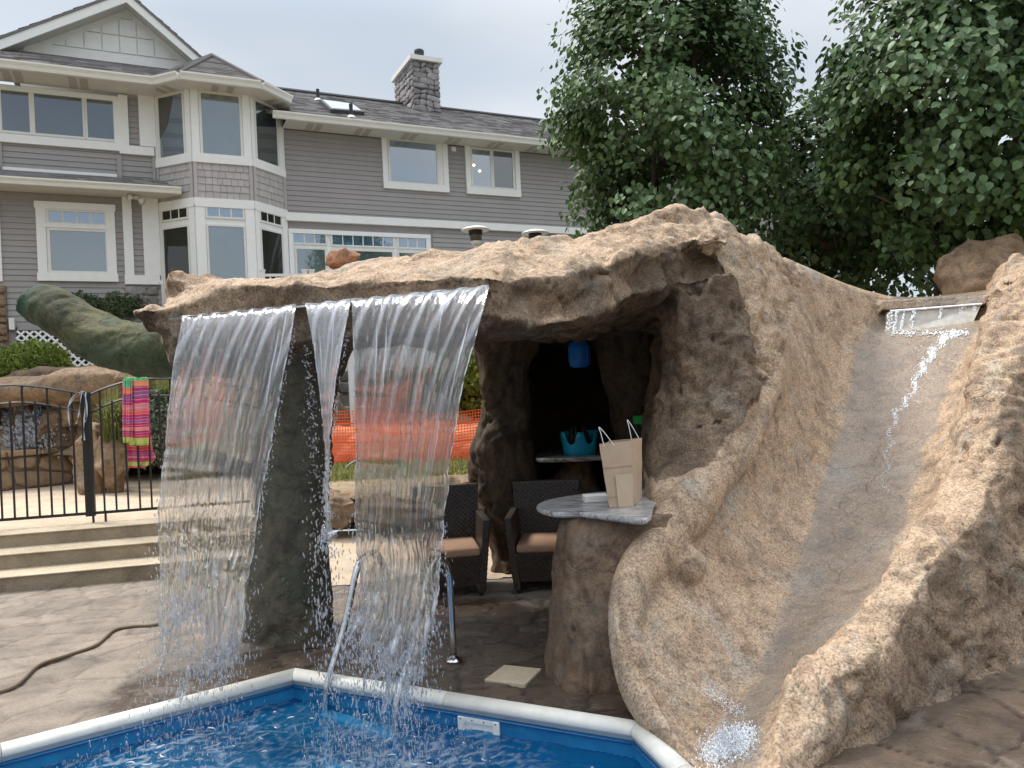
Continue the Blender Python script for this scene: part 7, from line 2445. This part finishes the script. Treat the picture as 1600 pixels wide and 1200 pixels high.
def shrub(name, label, c, r, n_, ls, mat, seed, kindn='shrub', upw=0.4, tmpl=None, cat='shrub'):
    rg = np.random.default_rng(seed)
    t = thing(name, label, cat, (c[0], c[1], c[2] - r[2]))
    d = rg.normal(size=(n_, 3)); d /= np.linalg.norm(d, axis=1)[:, None]
    pos = np.asarray(c) + d * np.asarray(r) * ((0.45 + 0.55 * rg.random(n_) ** 0.4) * (1 + 0.18 * perlin(d * 3 + seed)))[:, None]
    nr = rg.normal(size=(n_, 3)) * 0.8 + d
    dr = d + rg.normal(size=(n_, 3)) * 0.5 + (0, 0, upw)
    leaves_mesh('foliage', pos, ls * rg.uniform(0.6, 1.3, n_), nr, dr, mat, t, np.clip(0.5 + 0.3 * rg.normal(size=n_), 0, 1), tmpl or (LT4, LF4))
    m_ = MB()
    for k in range(9):
        a = rg.random() * 6.28
        m_.tube([np.asarray(c) - (0, 0, r[2]), np.asarray(c) + np.array([math.cos(a) * r[0] * .6, math.sin(a) * r[1] * .6, r[2] * .4])], [0.012, 0.004], 5)
    m_.build('stems', M['bark'], t)
    return t
thin = (np.array([(0, 0, 0), (-0.16, 0.4, 0.03), (0, 1.0, 0), (0.16, 0.4, 0.03)], float), LF4)
shrub('evergreen_shrub', 'dark clipped evergreen shrub against the stone foot of the house', P(180, 482, 16.6), (0.62, 0.4, 0.34), 3800, 0.055, M['shrub'], 2)
shrub('evergreen_shrub', 'low dark shrub peeping over the green log near the window', P(118, 476, 16.2), (0.5, 0.4, 0.25), 2200, 0.055, M['shrub'], 3)
shrub('bright_bush', 'feathery bright green bush left of the white lattice', P(52, 572, 13.6), (0.62, 0.5, 0.42), 8000, 0.085, M['bush'], 4, upw=1.0, tmpl=thin)
shrub('bright_bush', 'small bright sprig at the left picture edge beside the feathery bush', P(0, 560, 14.2), (0.25, 0.25, 0.18), 900, 0.08, M['shrub'], 14, upw=1.0, tmpl=thin)
shrub('grey_shrub', 'grey-green shrub behind the striped towel', P(247, 668, 10.9), (0.48, 0.4, 0.55), 5200, 0.05, M['greyshrub'], 5)
shrub('low_plant', 'small yellow-green plant at the edge of the boulder bed', P(78, 588, 13.0), (0.5, 0.25, 0.09), 1200, 0.06, M['bush'], 6, cat='plant')
shrub('green_shrub', 'light green bush behind the orange fence next to the rear pillar', P(760, 590, 14.0), (0.9, 0.5, 0.75), 5200, 0.09, M['bush'], 7)
shrub('green_shrub', 'dark green shrub behind the falls above the orange fence', P(650, 612, 14.2), (1.0, 0.5, 0.45), 4200, 0.08, M['shrub'], 8)
def tuft(label, c, R_, H2, n_, seed, mat='grassblade'):
    rg = random.Random(seed)
    t = thing('grass_tuft', label, 'ornamental grass', tuple(c), 'ornamental grasses behind the gate')
    vs, fs, va = [], [], []
    for k in range(n_):
        a = rg.random() * 6.283; lean = rg.random() ** 0.7; h = H2 * rg.uniform(0.6, 1.1); R1 = R_ * lean
        b0 = np.array(c) + np.array([rg.gauss(0, .05), rg.gauss(0, .05), 0])
        d = np.array([math.cos(a), math.sin(a), 0]); e_ = np.array([-d[1], d[0], 0]); w_ = rg.uniform(0.004, 0.009); q = len(vs); vr = rg.random()
        for i in range(5):
            s = i / 4
            p = b0 + d * R1 * (s ** 1.6) + np.array([0, 0, h * (s * 1.25 - 0.55 * lean * s ** 2.6 - 0.2 * s * s)])
            ww = w_ * (1 - s * 0.85)
            vs += [p - e_ * ww, p + e_ * ww]; va += [vr * (0.5 + 0.5 * s)] * 2
        for i in range(4): fs.append((q + 2 * i, q + 2 * i + 1, q + 2 * i + 3, q + 2 * i + 2))
    o = mk('blades', vs, np.array(fs), M[mat], t, False, 'stuff'); fattr(o.data, 'var', va)
tuft('pale arching grass clump left of the striped towel', P(178, 690, 10.9), 0.42, 0.78, 800, 1)
tuft('second arching grass clump behind the towel', P(225, 660, 11.2), 0.42, 0.8, 700, 2)
tuft('arching grass clump between towel and falls', P(262, 650, 11.0), 0.35, 0.7, 500, 3)
# short grass on the bank and crumbs in the bed
def blades(name, label, fpos, n_, h, mat, seed, cat='grass'):
    rg = np.random.default_rng(seed)
    pos = fpos(rg, n_)
    n_ = len(pos)
    leaves_mesh(name, pos, h * rg.uniform(0.5, 1.2, n_), rg.normal(size=(n_, 3)) * (1, 1, 0.2), rg.normal(size=(n_, 3)) * 0.4 + (0, 0, 1), mat, None, rg.random(n_), thin)
    tag(bpy.data.objects[name], label, cat)
blades('grass', 'short thin grass on the bank in front of the orange fence', lambda rg, n: (lambda x, y: np.stack([x, y, 0.40 + 0.05 * (y - 9.2) + 0 * x], 1))(rg.uniform(-3.3, 0.5, n), rg.uniform(10.6, 12.1, n)), 6000, 0.09, M['grassblade'], 3)
rg = np.random.default_rng(12)
# mulch crumbs on the planting bed
n_ = 2600; x = rg.uniform(-12, -3.6, n_); y = rg.uniform(12.4, 15, n_); z = bed_z(x, y)
pos = np.stack([x, y, z + 0.01], 1)
r_ = rg.uniform(0.015, 0.05, n_)
vv = (tpl[None] * (r_[:, None, None] * rg.uniform(0.5, 1, (n_, 1, 3))) + pos[:, None]).reshape(-1, 3)
o = mk('mulch', vv, (tf[None] + 14 * np.arange(n_)[:, None, None]).reshape(-1, 3), M['dirt'], None, False, 'stuff'); tag(o, 'tan mulch crumbs strewn over the raised planting bed', 'mulch')
# distant treeline all round the far side behind the viewer (seen only in the window panes)
rg = np.random.default_rng(30)
vs, fs = [], []
tl = []
for k in range(46):
    a = math.radians(130 + 270 * k / 46 + rg.uniform(-2, 2)) ; R_ = rg.uniform(60, 80)
    tl.append(blob((R_ * math.cos(a), R_ * math.sin(a), 2.0), (rg.uniform(4, 7), rg.uniform(4, 7), rg.uniform(5, 9)), 0.35, 100 + k, 9, 7))
tvv, tff = [], []
for v, f in tl:
    b = len(tvv); tvv += [tuple(p) for p in v]; tff += [tuple(b + int(i) for i in q) for q in f]
o = mk('treeline', tvv, tff, simple('far_trees', (0.05, 0.08, 0.03), 0.9, scale=0.6, c2=(0.02, 0.035, 0.015)), None, False, 'stuff'); tag(o, 'far belt of dark trees beyond the garden', 'treeline')
